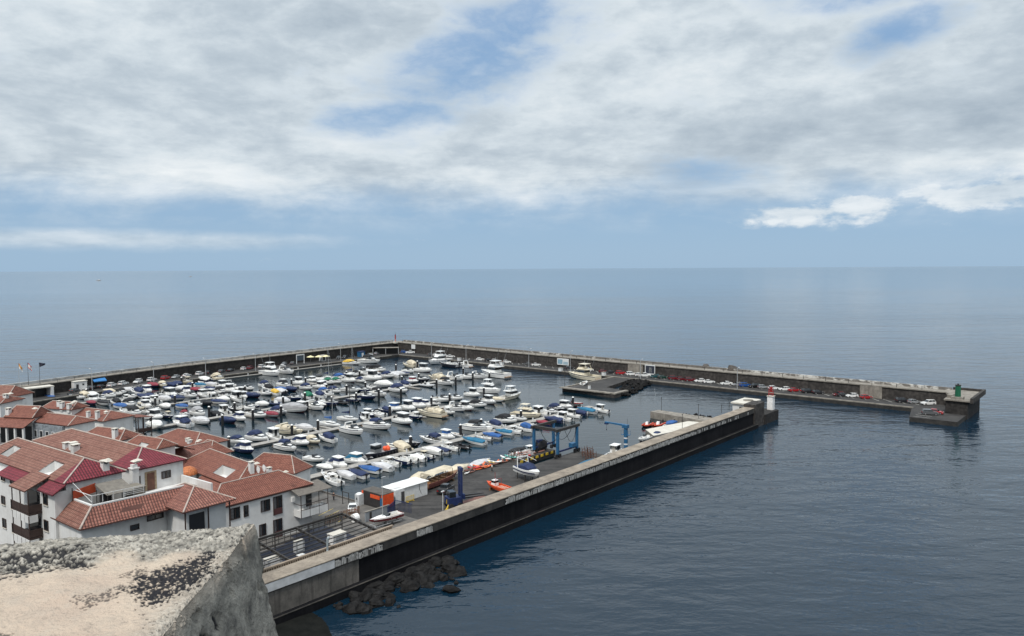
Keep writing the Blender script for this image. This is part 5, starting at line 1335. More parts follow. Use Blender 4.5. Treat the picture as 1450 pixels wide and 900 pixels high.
for k, (a, b, lab) in enumerate(((97.2, 226.8, 'cream parasol standing lowest, closest to the water on the left quay'), (91, 231, 'cream parasol at the back against the left breakwater wall'))):
    o = copy_tree(t); o.location = W(a, b, 1.405); o['label'] = lab
t = thing('shelter', 'dark flat-roofed shelter in the breakwater corner', 'shelter', W(138, 229, 1.405), ROT-math.pi/4)
MB().span(-7, 7, -1.5, 2, 3.3, 3.55).build('roof', CAP2, t); MB().span(-7, 7, 1.6, 1.9, 0, 3.3).build('back_wall', BLACK, t)
for x in (-6.8, 0, 6.8): MB().span(x-.12, x+.12, -1.4, -1.16, 0, 3.3).build('post', POLE, t)
def board(name, lab, a, b, w, h, z, rz, parts):
    t = thing(name, lab, 'sign', W(a, b, z), rz)
    MB().span(-w/2, w/2, -.05, .05, 0, h).build('board', BOARD, t)
    for nm, x0, x1, z0, z1, m_ in parts: MB().span(x0, x1, -.075, -.052, z0, z1).build(nm, m_, t)
    return t
board('wall_sign', 'white notice board high on the corner wall of the breakwater', aw(222)-.5, 221, 3.0, 2.4, 3.6, ROT-math.pi/2, ())
board('wall_sign', 'pale board with blue picture panels on the right breakwater wall', aw(120)-.4, 119.5, 6.6, 3.0, 2.6, ROT-math.pi/2, (('picture', -2.9, -.2, .4, 2.5, mat('pic_blue', (.20, .32, .40), .6)), ('picture', .2, 2.9, .3, 1.6, mat('pic_blue2', (.30, .40, .46), .6))))
board('wall_sign', 'white framed board with dark emblem panel above a white car', aw(72)-.6, 73.6, 4.8, 4.0, 2.2, ROT-math.pi/2, (('panel', -2.1, 2.1, .4, 3.6, mat('sign_dark', (.02, .025, .04), .6)), ('emblem', -.5, .9, .9, 3.0, BOARD)))
t = thing('awning', 'small bright blue awning on the left breakwater wall', 'awning', W(-9.5, bw(-9.5), 4.4), ROT)
MB().hexa([(-2.4, -1.7, -.5), (2.4, -1.7, -.5), (2.4, 0, .4), (-2.4, 0, .4), (-2.4, -1.7, -.42), (2.4, -1.7, -.42), (2.4, 0, .5), (-2.4, 0, .5)]).build('cloth', mat('awning_blue', (.03, .17, .42), .7), t); MB().box((0, -1.7, -.55), (4.8, .05, .3)).build('valance', mat('awning_blue', (0, 0, 0)), t)
t = thing('blue_booth', 'small blue booth on the quay near the breakwater corner', 'booth', W(121.5, 229.5, 1.405), ROT)
MB().span(-1.6, 1.6, -1.2, 1.2, 0, 2.7).build('wall', BLUEM, t); MB().span(-1.8, 1.8, -1.4, 1.4, 2.7, 2.9).build('roof', DBLUE, t); MB().span(-.6, .6, -1.25, -1.2, .1, 2.1).build('door', BOARD, t)
for k, (a, b, lab) in enumerate(((126.5, 227.5, 'small white cabinet right of the blue booth'), (139.5, 176, 'white cabinet on the right quay by the tour boat'), (139.2, 148, 'white box on the right quay edge beyond the flybridge yacht'), (138.4, 113, 'white box on the right quay left of the cream yacht'), (138, 90, 'white box on the right quay behind the cream yacht stern'))):
    t = thing('service_box', lab, 'box', W(a, b, 1.405), ROT, 'white service boxes on the far quays'); MB().span(-.7, .7, -.7, .7, 0, 1.5).build('cabinet', BOARD, t); MB().span(-.78, .78, -.78, .78, 1.5, 1.6).build('lid', CAP2, t)
# ------------------------------------------------------------------ houses
def tiles(name, c1, c2, row=0.40, col=0.34, dirt=0.5):
    """clay pantiles: columns down the slope, courses along the eave, blotchy weathering (UV in metres)"""
    m = bpy.data.materials.new(name); N, Lk = nt(m); p = N['Principled BSDF']; p.inputs['Roughness'].default_value = 0.8
    uv = N.new('ShaderNodeUVMap'); s = N.new('ShaderNodeSeparateXYZ'); Lk.new(uv.outputs[0], s.inputs[0])
    cu = mth(N, Lk, 'FRACT', mth(N, Lk, 'DIVIDE', s.outputs[0], col)); cv = mth(N, Lk, 'FRACT', mth(N, Lk, 'DIVIDE', s.outputs[1], row))
    hu = mth(N, Lk, 'ABSOLUTE', mth(N, Lk, 'SUBTRACT', mth(N, Lk, 'MULTIPLY', cu, 2.0), 1.0))      # 1 in the gutter, 0 on the crest
    idn = N.new('ShaderNodeCombineXYZ'); Lk.new(mth(N, Lk, 'FLOOR', mth(N, Lk, 'DIVIDE', s.outputs[0], col)), idn.inputs[0]); Lk.new(mth(N, Lk, 'FLOOR', mth(N, Lk, 'DIVIDE', s.outputs[1], row)), idn.inputs[1])
    wn = N.new('ShaderNodeTexWhiteNoise'); Lk.new(idn.outputs[0], wn.inputs['Vector'])
    g = N.new('ShaderNodeNewGeometry'); big = nz(N, Lk, g.outputs['Position'], 0.55, 7, 0.65); fine = nz(N, Lk, g.outputs['Position'], 3.5, 5, 0.6)
    c = mixc(N, Lk, mrange(N, Lk, mth(N, Lk, 'ADD', mth(N, Lk, 'MULTIPLY', wn.outputs[0], 0.45), big), 0.4, 1.0), c1, c2)
    c = mixc(N, Lk, mrange(N, Lk, fine, 0.5, 0.75, 0, dirt), c, tuple(x*0.4+.01 for x in c1))
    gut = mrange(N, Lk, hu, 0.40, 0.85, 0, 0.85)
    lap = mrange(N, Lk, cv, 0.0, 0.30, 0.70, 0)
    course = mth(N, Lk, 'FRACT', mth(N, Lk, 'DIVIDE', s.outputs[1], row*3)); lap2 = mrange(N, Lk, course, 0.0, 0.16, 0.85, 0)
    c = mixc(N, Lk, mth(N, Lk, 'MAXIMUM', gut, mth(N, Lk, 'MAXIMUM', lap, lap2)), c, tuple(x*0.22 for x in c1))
    Lk.new(c, p.inputs['Base Color'])
    h = mth(N, Lk, 'SUBTRACT', mth(N, Lk, 'SUBTRACT', 1.0, mth(N, Lk, 'POWER', hu, 2.0)), mth(N, Lk, 'MULTIPLY', lap, 0.6))
    b = N.new('ShaderNodeBump'); b.inputs['Strength'].default_value = 0.9; b.inputs['Distance'].default_value = 0.07; Lk.new(h, b.inputs['Height']); Lk.new(b.outputs[0], p.inputs['Normal'])
    MATS[name] = m; return m
T_OLD = tiles('tiles_weathered', (.215, .084, .060), (.325, .16, .118))
T_RED = tiles('tiles_crimson', (.17, .016, .030), (.26, .035, .052))
T_MID = tiles('tiles_terracotta', (.19, .060, .040), (.31, .118, .080))
T_BRN = tiles('tiles_brown', (.21, .075, .055), (.36, .155, .115), dirt=.8)
MORTAR = mat('ridge_mortar', (.40, .33, .29), .85, var=.2, vscale=1.5)
FRAME = mat('window_frame_brown', (.035, .020, .016), .6); FRAMEW = mat('window_frame_white', (.6, .6, .6), .6)
WOODD = mat('dark_wood', (.035, .018, .014), .7, var=.25); WOODR = mat('brown_door', (.12, .05, .03), .6, var=.25)
CURT = mat('curtain_shade', (.09, .09, .095), .4, var=.5, vscale=2)
def tagged_chimney(parent, x, y, z, h=1.2, w=.8):
    mb = MB(); mb.span(x-w/2, x+w/2, y-w/2, y+w/2, z-1.2, z+h*.62)
    for i, j in ((-1, -1), (1, -1), (1, 1), (-1, 1)): mb.span(x+i*w*.38-.1*w, x+i*w*.38+.1*w, y+j*w*.38-.1*w, y+j*w*.38+.1*w, z+h*.62, z+h*.82)
    c = mb.build('chimney', PLASTER, parent)
    MB().box((x, y, z+h*.72), (w*.7, w*.7, h*.19)).build('flue_opening', BLACK, c)
    mb = MB(); mb.span(x-w*.6, x+w*.6, y-w*.6, y+w*.6, z+h*.82, z+h*.92); frustum(mb, x-w*.55, x+w*.55, w*1.1, w*.3, z+h*.91, z+h*1.15, w*.4, w*.4); mb.build('chimney_cap', PALEC, c)
def face_uv(P):
    """metres along the eave and up the slope"""
    a = Vector(P[0]); n = (Vector(P[1])-a).cross(Vector(P[2])-a).normalized(); e = Vector((0, 0, 1)).cross(n)
    e = e.normalized() if e.length > 1e-4 else Vector((1, 0, 0)); s = n.cross(e)
    return [((Vector(p)-Vector((0, 0, 0))).dot(e), (Vector(p)).dot(s)) for p in P]
def slope(mb, P, mi=0, t=.16):
    """one tiled slope with its thickness below"""
    P = [tuple(p) for p in P]; n = len(P)
    mb.add(P, [tuple(range(n))], mi, [face_uv(P)])
    Q = [(x, y, z-t) for x, y, z in P]; mb.add(P+Q, [tuple(range(2*n-1, n-1, -1))]+[(i, n+i, n+(i+1) % n, (i+1) % n) for i in range(n)], mi)
def ridge(lines, parent, r=.10):
    mb = MB()
    for p, q in lines: mb.tube(Vector(p)+Vector((0, 0, .03)), Vector(q)+Vector((0, 0, .03)), r, 6)
    mb.build('ridge_cap', MORTAR, parent)
def window(root, face, pos, z0, z1, w, wall, style='f', sill=True, name='window'):
    """framed window standing in the wall plane; face W: plane x = wall, face S: plane y = wall"""
    fm = FRAME if style == 'f' else FRAMEW
    def bx(mb, u0, u1, d0, d1, a, b):
        if face == 'W': mb.span(wall-d1, wall-d0, u0, u1, a, b)
        elif face == 'S': mb.span(u0, u1, wall-d1, wall-d0, a, b)
        else: mb.span(wall+d0, wall+d1, u0, u1, a, b)
    mb = MB(); t = .09; u0, u1 = pos-w/2, pos+w/2
    bx(mb, u0, u0+t, 0.004, .10, z0, z1); bx(mb, u1-t, u1, 0.004, .10, z0, z1); bx(mb, u0+t, u1-t, 0.004, .10, z1-t, z1); bx(mb, u0+t, u1-t, 0.004, .10, z0, z0+t)
    if w > 1.2: bx(mb, pos-.04, pos+.04, 0.004, .085, z0+t, z1-t)
    f = mb.build(name, fm, root)
    mb = MB(); bx(mb, u0+t, u1-t, 0.003, .03, z0+t, z1-t); mb.build('pane', GLASS, f)
    if w > 1.2:
        mb = MB(); bx(mb, u0+t, u0+t+w*.28, .031, .045, z0+t, z1-t); mb.build('curtain', CURT, f)
    if sill:
        mb = MB(); bx(mb, u0-.08, u1+.08, 0.004, .16, z0-.09, z0); mb.build('sill', PALEC, f)
    return f
def house(key, label, base, mats=(T_MID,), split=None, holes=(), extra_len=0, wall=True, inset=.4, w_wall=None, chim=(), far_gable=False, cat='house'):
    R = ROOFS[key]; u = R['u']; w, ze, rise = R['w'], R['ze'], R['rise']; kb = max(.6, R['kb']); ka = max(R['ka'], kb+1.5)+extra_len
    root = thing('house', label, cat, (R['L'][0], R['L'][1], 0), math.atan2(u[1], u[0]))
    ln = ka+kb; zr = ze+rise; x2 = w/2
    A = (x2, ka, zr); Bp = (x2, kb, zr)
    mb = MB(); m2 = 1 if len(mats) > 1 else 0
    slope(mb, [(0, 0, ze), (w, 0, ze), Bp], m2)
    slope(mb, [(w, 0, ze), (w, ln, ze), A, Bp], 0); slope(mb, [(w, ln, ze), (0, ln, ze), A], 0)
    # west slope, possibly with recesses and a repainted end
    def W_(y, s): return (x2*s, y, ze+rise*s)
    if split is None and not holes: slope(mb, [(0, ln, ze), (0, 0, ze), Bp, A], 0)
    else:
        sp = split or 0
        ys = sorted({sp, kb, *[h[0] for h in holes], *[h[1] for h in holes], ka})
        def smax(y): return 1.0 if kb <= y <= ka else (y/kb if y < kb else (ln-y)/kb)
        cuts = [0]+[y for y in ys if 0 < y < ln]+[ln]
        for y0, y1 in zip(cuts, cuts[1:]):
            mi = m2 if y1 <= sp+1e-6 else 0
            hh = [h for h in holes if h[0] <= y0+1e-6 and h[1] >= y1-1e-6]
            def quad(sa0, sa1, sb0, sb1):
                P = [W_(y1, sb0), W_(y0, sa0)]
                if sa1 > sa0+1e-6: P.append(W_(y0, sa1))
                if sb1 > sb0+1e-6: P.append(W_(y1, sb1))
                if len(P) >= 3: slope(mb, P, mi)
            if hh:
                h = hh[0]; quad(0, h[2], 0, h[2]); quad(h[3], smax(y0), h[3], smax(y1))
            else: quad(0, smax(y0), 0, smax(y1))
    roof = mb.build('roof', list(mats), root)
    ridge([(Bp, A), ((0, 0, ze), Bp), ((w, 0, ze), Bp), ((0, ln, ze), A), ((w, ln, ze), A)], roof)
    for y0, y1, s0, s1 in holes:
        mb = MB(); xa, za = x2*s0, ze+rise*s0; xb, zb = x2*s1, ze+rise*s1; zf = za-1.1
        mb.span(xb, xb+.12, y0-.12, y1+.12, zf, zb-.05); mb.prism([(xa, y1), (xb, y1), (xb, y1+.12), (xa, y1+.12)], zf, lambda x, y: za+(zb-za)*max(0, min(1, (x-xa)/(xb-xa)))-.02)
        mb.prism([(xa, y0-.12), (xb, y0-.12), (xb, y0), (xa, y0)], zf, lambda x, y: za+(zb-za)*max(0, min(1, (x-xa)/(xb-xa)))-.02); mb.span(xa-.1, xb, y0-.1, y1+.1, zf-.1, zf); mb.build('roof_recess', PLASTER, root)
    for c in chim: tagged_chimney(roof, *c)
    if wall:
        mb = MB(); mb.span(inset, w-inset, inset, ln-inset, base, ze-.17)
        if w_wall is not None and w_wall < inset: mb.span(w_wall, inset, inset-.001, ln-inset, base, ze-.95)
        mb.build('wall', PLASTER, root)
    root['len'] = ln
    return root, roof
def lean(root, P, name='lean_to_roof', m=None, caps=()):
    mb = MB(); slope(mb, P); r = mb.build(name, m or T_OLD, root)
    if caps: ridge(caps, r, .12)
    return r

# --- large apartment house, front left
r1, roof1 = house('R1', 'four-storey apartment house with crimson hip roof, two roof recesses and brown balconies', 6.0, (T_OLD, T_RED), 2.6, ((4.9, 7.9, .11, .62), (18.4, 21.0, .24, .70)), w_wall=-.9, chim=((5.3, .9, 22.0, 1.5, .78),))
lean(r1, [(-1.35, 1.0, 20.75), (-1.35, -.2, 20.75), (0.1, -.2, 21.62), (.1, 1.0, 21.62)][::1], 'eave_step', T_RED)
lean(r1, [(-1.4, 3.9, 20.7), (-1.4, -.25, 20.7), (.15, -.25, 21.6), (.15, 3.9, 21.6)], 'eave_step', T_RED)
lean(r1, [(-1.5, 15.8, 20.8), (-1.5, 9.0, 20.8), (.15, 9.0, 21.6), (.15, 15.8, 21.6)], 'eave_step', T_RED, [((-1.5, 9.0, 20.8), (.15, 9.0, 21.6))])
lean(r1, [(-2.7, 8.6, 20.75), (-2.7, 4.1, 20.75), (.25, 4.1, 22.0), (.25, 8.6, 22.0)], 'porch_roof', T_OLD)
for y, z0, z1 in ((15.2, 19.9, 21.0), (15.4, 16.7, 17.8), (15.4, 13.6, 14.8), (12.3, 19.9, 21.0), (12.4, 16.6, 17.8), (12.4, 13.5, 14.7), (2.8, 18.9, 20.5), (2.9, 15.7, 17.0)): window(r1, 'W', y, z0, z1, 1.15, -.9)
for zf, nm in ((17.9, 'balcony'), (14.9, 'balcony'), (11.9, 'balcony')):
    mb = MB(); mb.span(-2.4, -.91, 3.9, 8.6, zf-.2, zf); b = mb.build(nm, WOODD, r1)
    mb = MB(); mb.span(-2.44, -2.36, 4.0, 8.5, zf+.1, zf+.95); mb.span(-2.36, -.92, 3.9, 3.98, zf+.1, zf+.95); mb.build('balustrade', WOODD, b)
    mb = MB()
    for k in range(4): mb.span(-2.43, -2.37, 4.0+k*1.15, 5.05+k*1.15, zf-1.15, zf-.25)
    mb.span(-2.36, -1.4, 3.9, 3.97, zf-1.15, zf-.25); mb.build('parapet_panel', PLASTER, b)
    mb = MB()
    for y in (3.95, 6.2, 8.55): mb.tube((-2.4, y, zf), (-2.4, y, zf+2.7), .07, 5)
    mb.build('post', WOODD, b)
    MB().span(-.97, -.905, 4.4, 7.9, zf+.05, zf+2.2).build('glass_door', GLASS, b)
# roof terrace in front of the crimson hip
MB().span(-.55, 12.3, -5.3, .38, 6.0, 17.7).build('terrace_wall', PLASTER, r1)
lean(r1, [(-1.0, -5.9, 17.6), (9.9, -7.1, 17.6), (12.7, -5.4, 19.6), (1.1, -4.5, 19.6)], 'terrace_roof', T_BRN)
lean(r1, [(-.9, 1.8, 17.6), (-1.0, -5.9, 17.6), (1.1, -4.5, 19.6), (1.1, -.1, 19.6)], 'terrace_roof', T_OLD, [((-1.0, -5.9, 17.6), (1.1, -4.5, 19.6))])
mb = MB(); mb.hexa([(1.0, -4.62, 19.5), (12.7, -5.52, 19.5), (12.7, -5.3, 19.5), (1.0, -4.4, 19.5), (1.0, -4.62, 19.68), (12.7, -5.52, 19.68), (12.7, -5.3, 19.68), (1.0, -4.4, 19.68)]); mb.span(1.0, 1.22, -4.39, -.1, 19.5, 19.68); mb.build('parapet_coping', PLASTER, r1)
MB().span(1.23, 12.3, -4.38, .37, 17.71, 17.9).build('terrace_floor', CAP2, r1)
mb = MB()
for q in range(6): x = 1.12+q*1.2; y = -4.5-.09*q*.85; mb.tube((x, y, 19.8), (x, y, 20.75), .035, 4)
mb.tube((1.12, -4.5, 20.75), (7.1, -4.98, 20.75), .04, 4); mb.tube((1.12, -4.5, 20.75), (1.12, -.2, 20.75), .04, 4)
for z in (20.0, 20.2, 20.4, 20.6): mb.tube((4.7, -4.79, z), (7.1, -4.98, z), .03, 4)
mb.tube((1.0, -.1, 21.6), (1.12, -4.4, 20.0), .03, 4); mb.build('terrace_railing', PLASTER, r1)
window(r1, 'S', 3.0, 6.0, 6.6, .9, -6) if False else None
for x, w, z in ((5.6, 1.1, 15.6), (8.2, 2.1, 16.2)): window(r1, 'S', x, z, z+.7, w, -5.3, sill=False)
t = thing('awning', 'bright orange sun blind on the terrace wall under the crimson hip roof', 'awning', r1.location, r1.rotation_euler[2])
MB().hexa([(.9, -.15, 19.6), (3.6, -.15, 19.9), (3.6, -.05, 19.9), (.9, -.05, 19.6), (.9, -.15, 20.6), (3.6, -.15, 21.0), (3.6, -.05, 21.0), (.9, -.05, 20.6)]).build('cloth', mat('orange_blind', (.33, .045, .013), .7, var=.2), t); mb = MB(); mb.span(.86, .92, -.18, -.02, 17.92, 21.0); mb.build('frame', FRAME, t)
t = thing('gazebo', 'grey canvas gazebo on the terrace beside the orange blind', 'gazebo', r1.location, r1.rotation_euler[2])
mb = MB(); mb.hexa([(3.4, -3.4, 20.0), (6.7, -3.6, 20.0), (6.7, -.4, 20.7), (3.4, -.4, 20.7), (3.4, -3.4, 20.08), (6.7, -3.6, 20.08), (6.7, -.4, 20.95), (3.4, -.4, 20.95)]); mb.build('canopy', mat('gazebo_canvas', (.16, .145, .125), .9, var=.2), t)
for x, y in ((3.5, -3.3), (6.6, -3.5), (3.5, -.5), (6.6, -.5)): MB().tube((x, y, 17.92), (x, y, 20.2), .05, 5).build('post', DSTEEL, t)
MB().span(3.8, 5.0, -1.2, -.6, 17.92, 19.8).build('side_curtain', FAB['K'], t)
t = thing('terrace_cabinet', 'grey-brown storage cabinet at the right end of the terrace', 'cabinet', r1.location, r1.rotation_euler[2])
MB().span(7.0, 8.4, -2.8, -.6, 17.92, 19.9).build('body', mat('cabinet_brown', (.17, .15, .12), .8), t); MB().span(6.9, 8.5, -2.9, -.5, 19.9, 20.0).build('lid', mat('cabinet_brown', (0, 0, 0)), t)

# --- second large house behind, crimson hip with brown door
r2, roof2 = house('R2', 'large house with crimson hip end, brown stone-framed door and tall white chimney stack', 8.0, (T_OLD, T_RED), 5.6, (), chim=((.4, 17.0, 21.35, .9, .9), (.7, 18.3, 21.5, .8, .9), (.5, 20, 21.3, .8, .8)))
mb = MB(); mb.span(-.3, .55, -.5, .35, 12, 21.3); mb.span(-.4, .65, -.6, .45, 21.25, 21.4); mb.build('chimney_stack', PLASTER, r2); MB().span(-.2, .45, -.4, .25, 21.4, 21.8).build('chimney_pot', PLASTER, r2)
mb = MB(); mb.span(1.75, 3.35, .34, .39, 17.75, 20.3); d = mb.build('door', stone('stone_trim', (.28, .20, .12), (.40, .32, .22), 3), r2); MB().span(2.05, 3.05, .28, .338, 17.75, 20.1).build('door_leaf', WOODR, d)
window(r2, 'S', 4.7, 18.9, 19.9, 1.3, .4, sill=False); window(r2, 'S', .95, 18.4, 20.0, .4, .4, sill=False)
MB().span(-.2, 7.0, -6.5, .38, 8, 17.75).build('terrace_wall', PLASTER, r2)
mb = MB(); mb.span(6.75, 7.0, -7.0, .35, 17.75, 18.9); mb.build('terrace_parapet', PLASTER, r2)

# --- small hip roof in front (porch over the lower terrace)
r9, roof9 = house('R9', 'low house with square pyramid roof of brown tiles, dark verandah below, centre front', 8.0, (T_BRN, T_BRN), None, (), inset=.9)
mb = MB()
for x in (.5, 3.5, 6.4): mb.tube((x, .5, 8), (x, .5, 17.8), .1, 5)
mb.build('verandah_post', WOODD, r9); MB().span(1.2, 3.2, .84, .895, 14.5, 17.2).build('verandah_opening', BLACK, r9)

# --- front right house with white walls, windows and balcony (ridge runs with the quay)
F1 = Vector((-46.166, 120.411)); F2 = Vector((-35.072, 133.925)); d_ = (F2-F1).normalized(); l8 = (F2-F1).length
r8 = thing('house', 'two-storey white house with dark framed windows and corner balcony facing the jetty', 'house', (F1.x, F1.y, 0), math.atan2(d_.y, d_.x))
w8 = 8.4; zr = 12.0; ze = 9.5; x0_ = -2.0
mb = MB(); slope(mb, [(x0_, 0, ze), (l8, 0, ze), (l8-4.2, 4.2, zr), (2.4, 4.2, zr)]); slope(mb, [(l8, 0, ze), (l8, w8, ze), (l8-4.2, 4.2, zr)]); slope(mb, [(l8, w8, ze), (x0_, w8, ze), (2.4, 4.2, zr), (l8-4.2, 4.2, zr)]); slope(mb, [(x0_, w8, ze), (x0_, 0, ze), (2.4, 4.2, zr)])
rf = mb.build('roof', T_MID, r8); ridge([((2.4, 4.2, zr), (l8-4.2, 4.2, zr)), ((x0_, 0, ze), (2.4, 4.2, zr)), ((l8, 0, ze), (l8-4.2, 4.2, zr)), ((l8, w8, ze), (l8-4.2, 4.2, zr))], rf)
tagged_chimney(rf, 11.9, 5.0, 11.8, 1.0, .7)
MB().span(x0_+.4, l8-.25, .3, w8-.4, 1.0, ze-.17).build('wall', PLASTER, r8)
MB().span(x0_, l8-.05, .02, .3, ze-.3, ze-.165).build('eave_board', FRAME, r8)
window(r8, 'S', 8.0, 6.8, 8.75, 1.75, .3, sill=False); window(r8, 'S', 10.35, 5.7, 8.85, 1.75, .3, sill=False); window(r8, 'S', 2.45, 6.9, 8.8, 1.7, .3, sill=False); window(r8, 'S', 4.4, 6.8, 8.7, .85, .3, sill=False); window(r8, 'S', 7.35, 2.8, 4.8, 1.3, .3, sill=False); window(r8, 'S', 10.25, 1.8, 4.9, 1.75, .3, sill=False)
for z in (5.72, 1.82): MB().span(9.6, 11.1, .15, .19, z+.02, z+1.05).build('shutter_panel', mat('maroon_wood', (.07, .022, .022), .7), r8)
MB().span(13.6, 19.2, -1.7, .29, 5.35, 5.55).build('balcony', PLASTER, r8)
mb = MB(); mb.span(13.6, 19.2, -1.74, -1.66, 4.55, 5.75); mb.span(13.56, 13.64, -1.64, .29, 4.55, 5.75); mb.span(19.16, 19.24, -1.64, .29, 4.55, 5.75); mb.build('balcony_panel', PLASTER, r8)
mb = MB()
for x in (13.6, 15.4, 17.3, 19.2): mb.tube((x, -1.7, 4.5), (x, -1.7, 8.6 if x != 15.4 else 6.75), .07, 5)
mb.tube((13.6, -1.7, 6.75), (19.2, -1.7, 6.75), .06, 5); mb.tube((13.6, -1.7, 5.85), (19.2, -1.7, 5.85), .05, 5); mb.tube((13.6, -1.7, 6.75), (13.6, .3, 6.75), .06, 5)
for k in range(19): mb.tube((13.7+k*.3, -1.7, 5.85), (13.7+k*.3, -1.7, 6.75), .02, 3)
mb.build('balcony_railing', WOODD, r8)
mb = MB(); mb.hexa([(12.9, -2.1, 8.55), (19.9, -2.1, 8.55), (19.9, 2.2, 9.25), (12.9, .28, 9.25), (12.9, -2.1, 8.65), (19.9, -2.1, 8.65), (19.9, 2.2, 9.4), (12.9, .28, 9.4)]); mb.build('balcony_canopy', mat('canopy_brown', (.13, .115, .10), .9, var=.2), r8)
MB().span(16.0, 17.2, .24, .295, 5.6, 7.7).build('balcony_door', GLASS, r8)
MB().span(13.0, 13.6, -.05, .29, 7.2, 8.0).build('air_conditioner', WHITE, r8)
t = thing('satellite_dish', 'pair-leading white satellite dish on the ridge of the white balcony house, left one', 'satellite dish', r8.matrix_basis @ Vector((9.4, 4.4, 12.0)), 2.3, 'satellite dishes'); t['label'] = 'left white satellite dish on the ridge of the balcony house'
def dish(t):
    mb = MB(); S = []
    for k in range(5): rr = .62*k/4; S.append([(rr*math.cos(2*math.pi*i/14), -.3+.32*(k/4)**2, .9+rr*math.sin(2*math.pi*i/14)) for i in range(14)])
    mb.loft(S[1:], 0, True, True); mb.build('dish', WHITE, t); MB().tube((0, -.1, 0), (0, -.25, .9), .05, 5).build('mast', POLE, t); MB().tube((0, -.28, .4), (0, .45, .95), .025, 4).build('feed_arm', POLE, t)
dish(t); t2 = copy_tree(t); t2.location = r8.matrix_basis @ Vector((10.6, 4.5, 12.0)); t2['label'] = 'right white satellite dish on the ridge of the balcony house'

# --- rows of houses towards the basin
R7 = ROOFS['R7']; sh_ = 2.1; R7['L'] = (R7['L'][0]-R7['u'][0]*sh_, R7['L'][1]-R7['u'][1]*sh_); R7['w'] = 10.3; R7['rise'] = 2.9; R7['ze'] = 7.8; R7['kb'] = 4.0
r7, _ = house('R7', 'terracotta hip-roofed house with a white roof recess and red porch, left of the balcony house', 1.5, (T_MID, T_MID), None, ((5.4, 10.8, .20, .60),), chim=((4.5, 2.2, 10.3, 1.2, .8),))
lean(r7, [(-2.2, 13.5, 6.4), (-2.2, 4.5, 6.4), (.6, 4.5, 7.7), (.6, 13.5, 7.7)], 'porch_roof', T_MID)
mb = MB()
for y in (4.8, 7.5, 10.4, 13.2): mb.tube((-2.0, y, 1.5), (-2.0, y, 6.4), .09, 5)
mb.build('porch_post', WOODD, r7)
r16, _ = house('R16', 'terracotta hip-roofed house with plain white end wall beside the boats', 1.5, (T_MID, T_MID))
r5, _ = house('R5', 'terracotta hip-roofed house at the water edge below the huge cream boat', 1.5, (T_MID, T_MID), chim=((1.2, 3.0, 8.5, .8, .8), (1.6, 4.2, 8.7, .8, .8)))
r6, rf6 = house('R6', 'dark terracotta house with broad front slope, behind the orange dome', 1.5, (T_MID, T_MID), w_wall=.4)
mb = MB(); slope(mb, [(-9.5, -2.0, 7.3), (.5, -2.0, 7.3), (2.6, 2.9, 10.55), (-8.3, 2.9, 10.55)]); slope(mb, [(1.5, 6.0, 8.5), (-9.5, 6.0, 8.5), (-8.3, 2.9, 10.55), (2.6, 2.9, 10.55)]); slope(mb, [(-9.5, 6.0, 8.5), (-9.5, -2.0, 7.3), (-8.3, 2.9, 10.55)])
w6 = mb.build('wing_roof', T_BRN, r6); ridge([((-8.3, 2.9, 10.55), (2.6, 2.9, 10.55)), ((-9.5, -2.0, 7.3), (-8.3, 2.9, 10.55))], w6); MB().span(-9.0, .39, -1.5, 5.6, 1.5, 7.1).build('wing_wall', PLASTER, r6)
t = thing('orange_dome', 'small orange tiled dome between the dark terracotta house and the crimson roof', 'dome', W(-64.5, 54.5, 7.6), ROT)
MB().tube((0, 0, -6), (0, 0, .0), 1.5, 12).build('drum', PLASTER, t); MB().sphere((0, 0, 0), (1.75, 1.75, 1.5), 14, 6, 0, 0).build('cupola', mat('dome_orange', (.40, .13, .045), .7, var=.4, vscale=4), t)
r4, _ = house('R4', 'terracotta roof with small white recess, between the crimson roof and the dark terracotta house', 3.0, (T_MID, T_MID), None, ((3.4, 6.0, .05, .40),), extra_len=1)
lean(r4, [(w4 := 4.8, .5, 12.3), (9.0, .5, 10.6), (9.0, 8, 10.6), (w4, 8, 12.3)], 'lean_to_roof', T_MID)
r3, _ = house('R3', 'terracotta hip roof with one tall chimney, just beyond the long crimson roof', 4.0, (T_MID, T_MID), chim=((.8, 2.0, 14.0, 1.4, .85),), extra_len=2)
r13, _ = house('R13', 'terracotta hip-roofed house with covered porch at its waterside end', 1.5, (T_MID, T_MID), chim=((1.0, 3.4, 10.0, 1.4, .85), (1.0, 7, 10, 1.0, .8)))
porch = [(9.0, -1.0, 8.6), (14.0, -1.0, 8.0), (14.0, 6.0, 8.0), (9.0, 6.0, 8.6)]
lean(r13, porch, 'porch_roof', T_MID)
mb = MB()
for x, y in ((13.6, -.6), (13.6, 2.5), (13.6, 5.6), (11, -.6), (9.6, -.6)): mb.tube((x, y, 1.5), (x, y, 8.1), .13, 5)
mb.build('porch_post', WOODD, r13)
mb = MB(); mb.span(9.6, 13.6, -.65, -.58, 4.2, 5.2); mb.build('porch_railing', WOODD, r13)
r12, _ = house('R12', 'terracotta hip roof with a cluster of small white chimneys, near the car-lined quay', 3.0, (T_MID, T_MID), chim=((.6, 3.6, 11.6, 1.3, .9), (1.2, 5.2, 11.9, 1.2, .9), (.5, 1.2, 11.4, 1.2, .9)), extra_len=1.5)
r11, _ = house('R11', 'broad terracotta roof with a long grey-paned gallery under its eave', 3.5, (T_MID, T_MID), extra_len=3)
mb = MB(); mb.span(-.3, .35, 1.5, 14, 7.5, 12.7); mb.build('gallery', mat('gallery_grey', (.20, .22, .24), .5, var=.4, vscale=2), r11)
for k in range(6): window(r11, 'W', 2.6+k*2.0, 9.6, 11.3, 1.1, -.3, 'w', False)
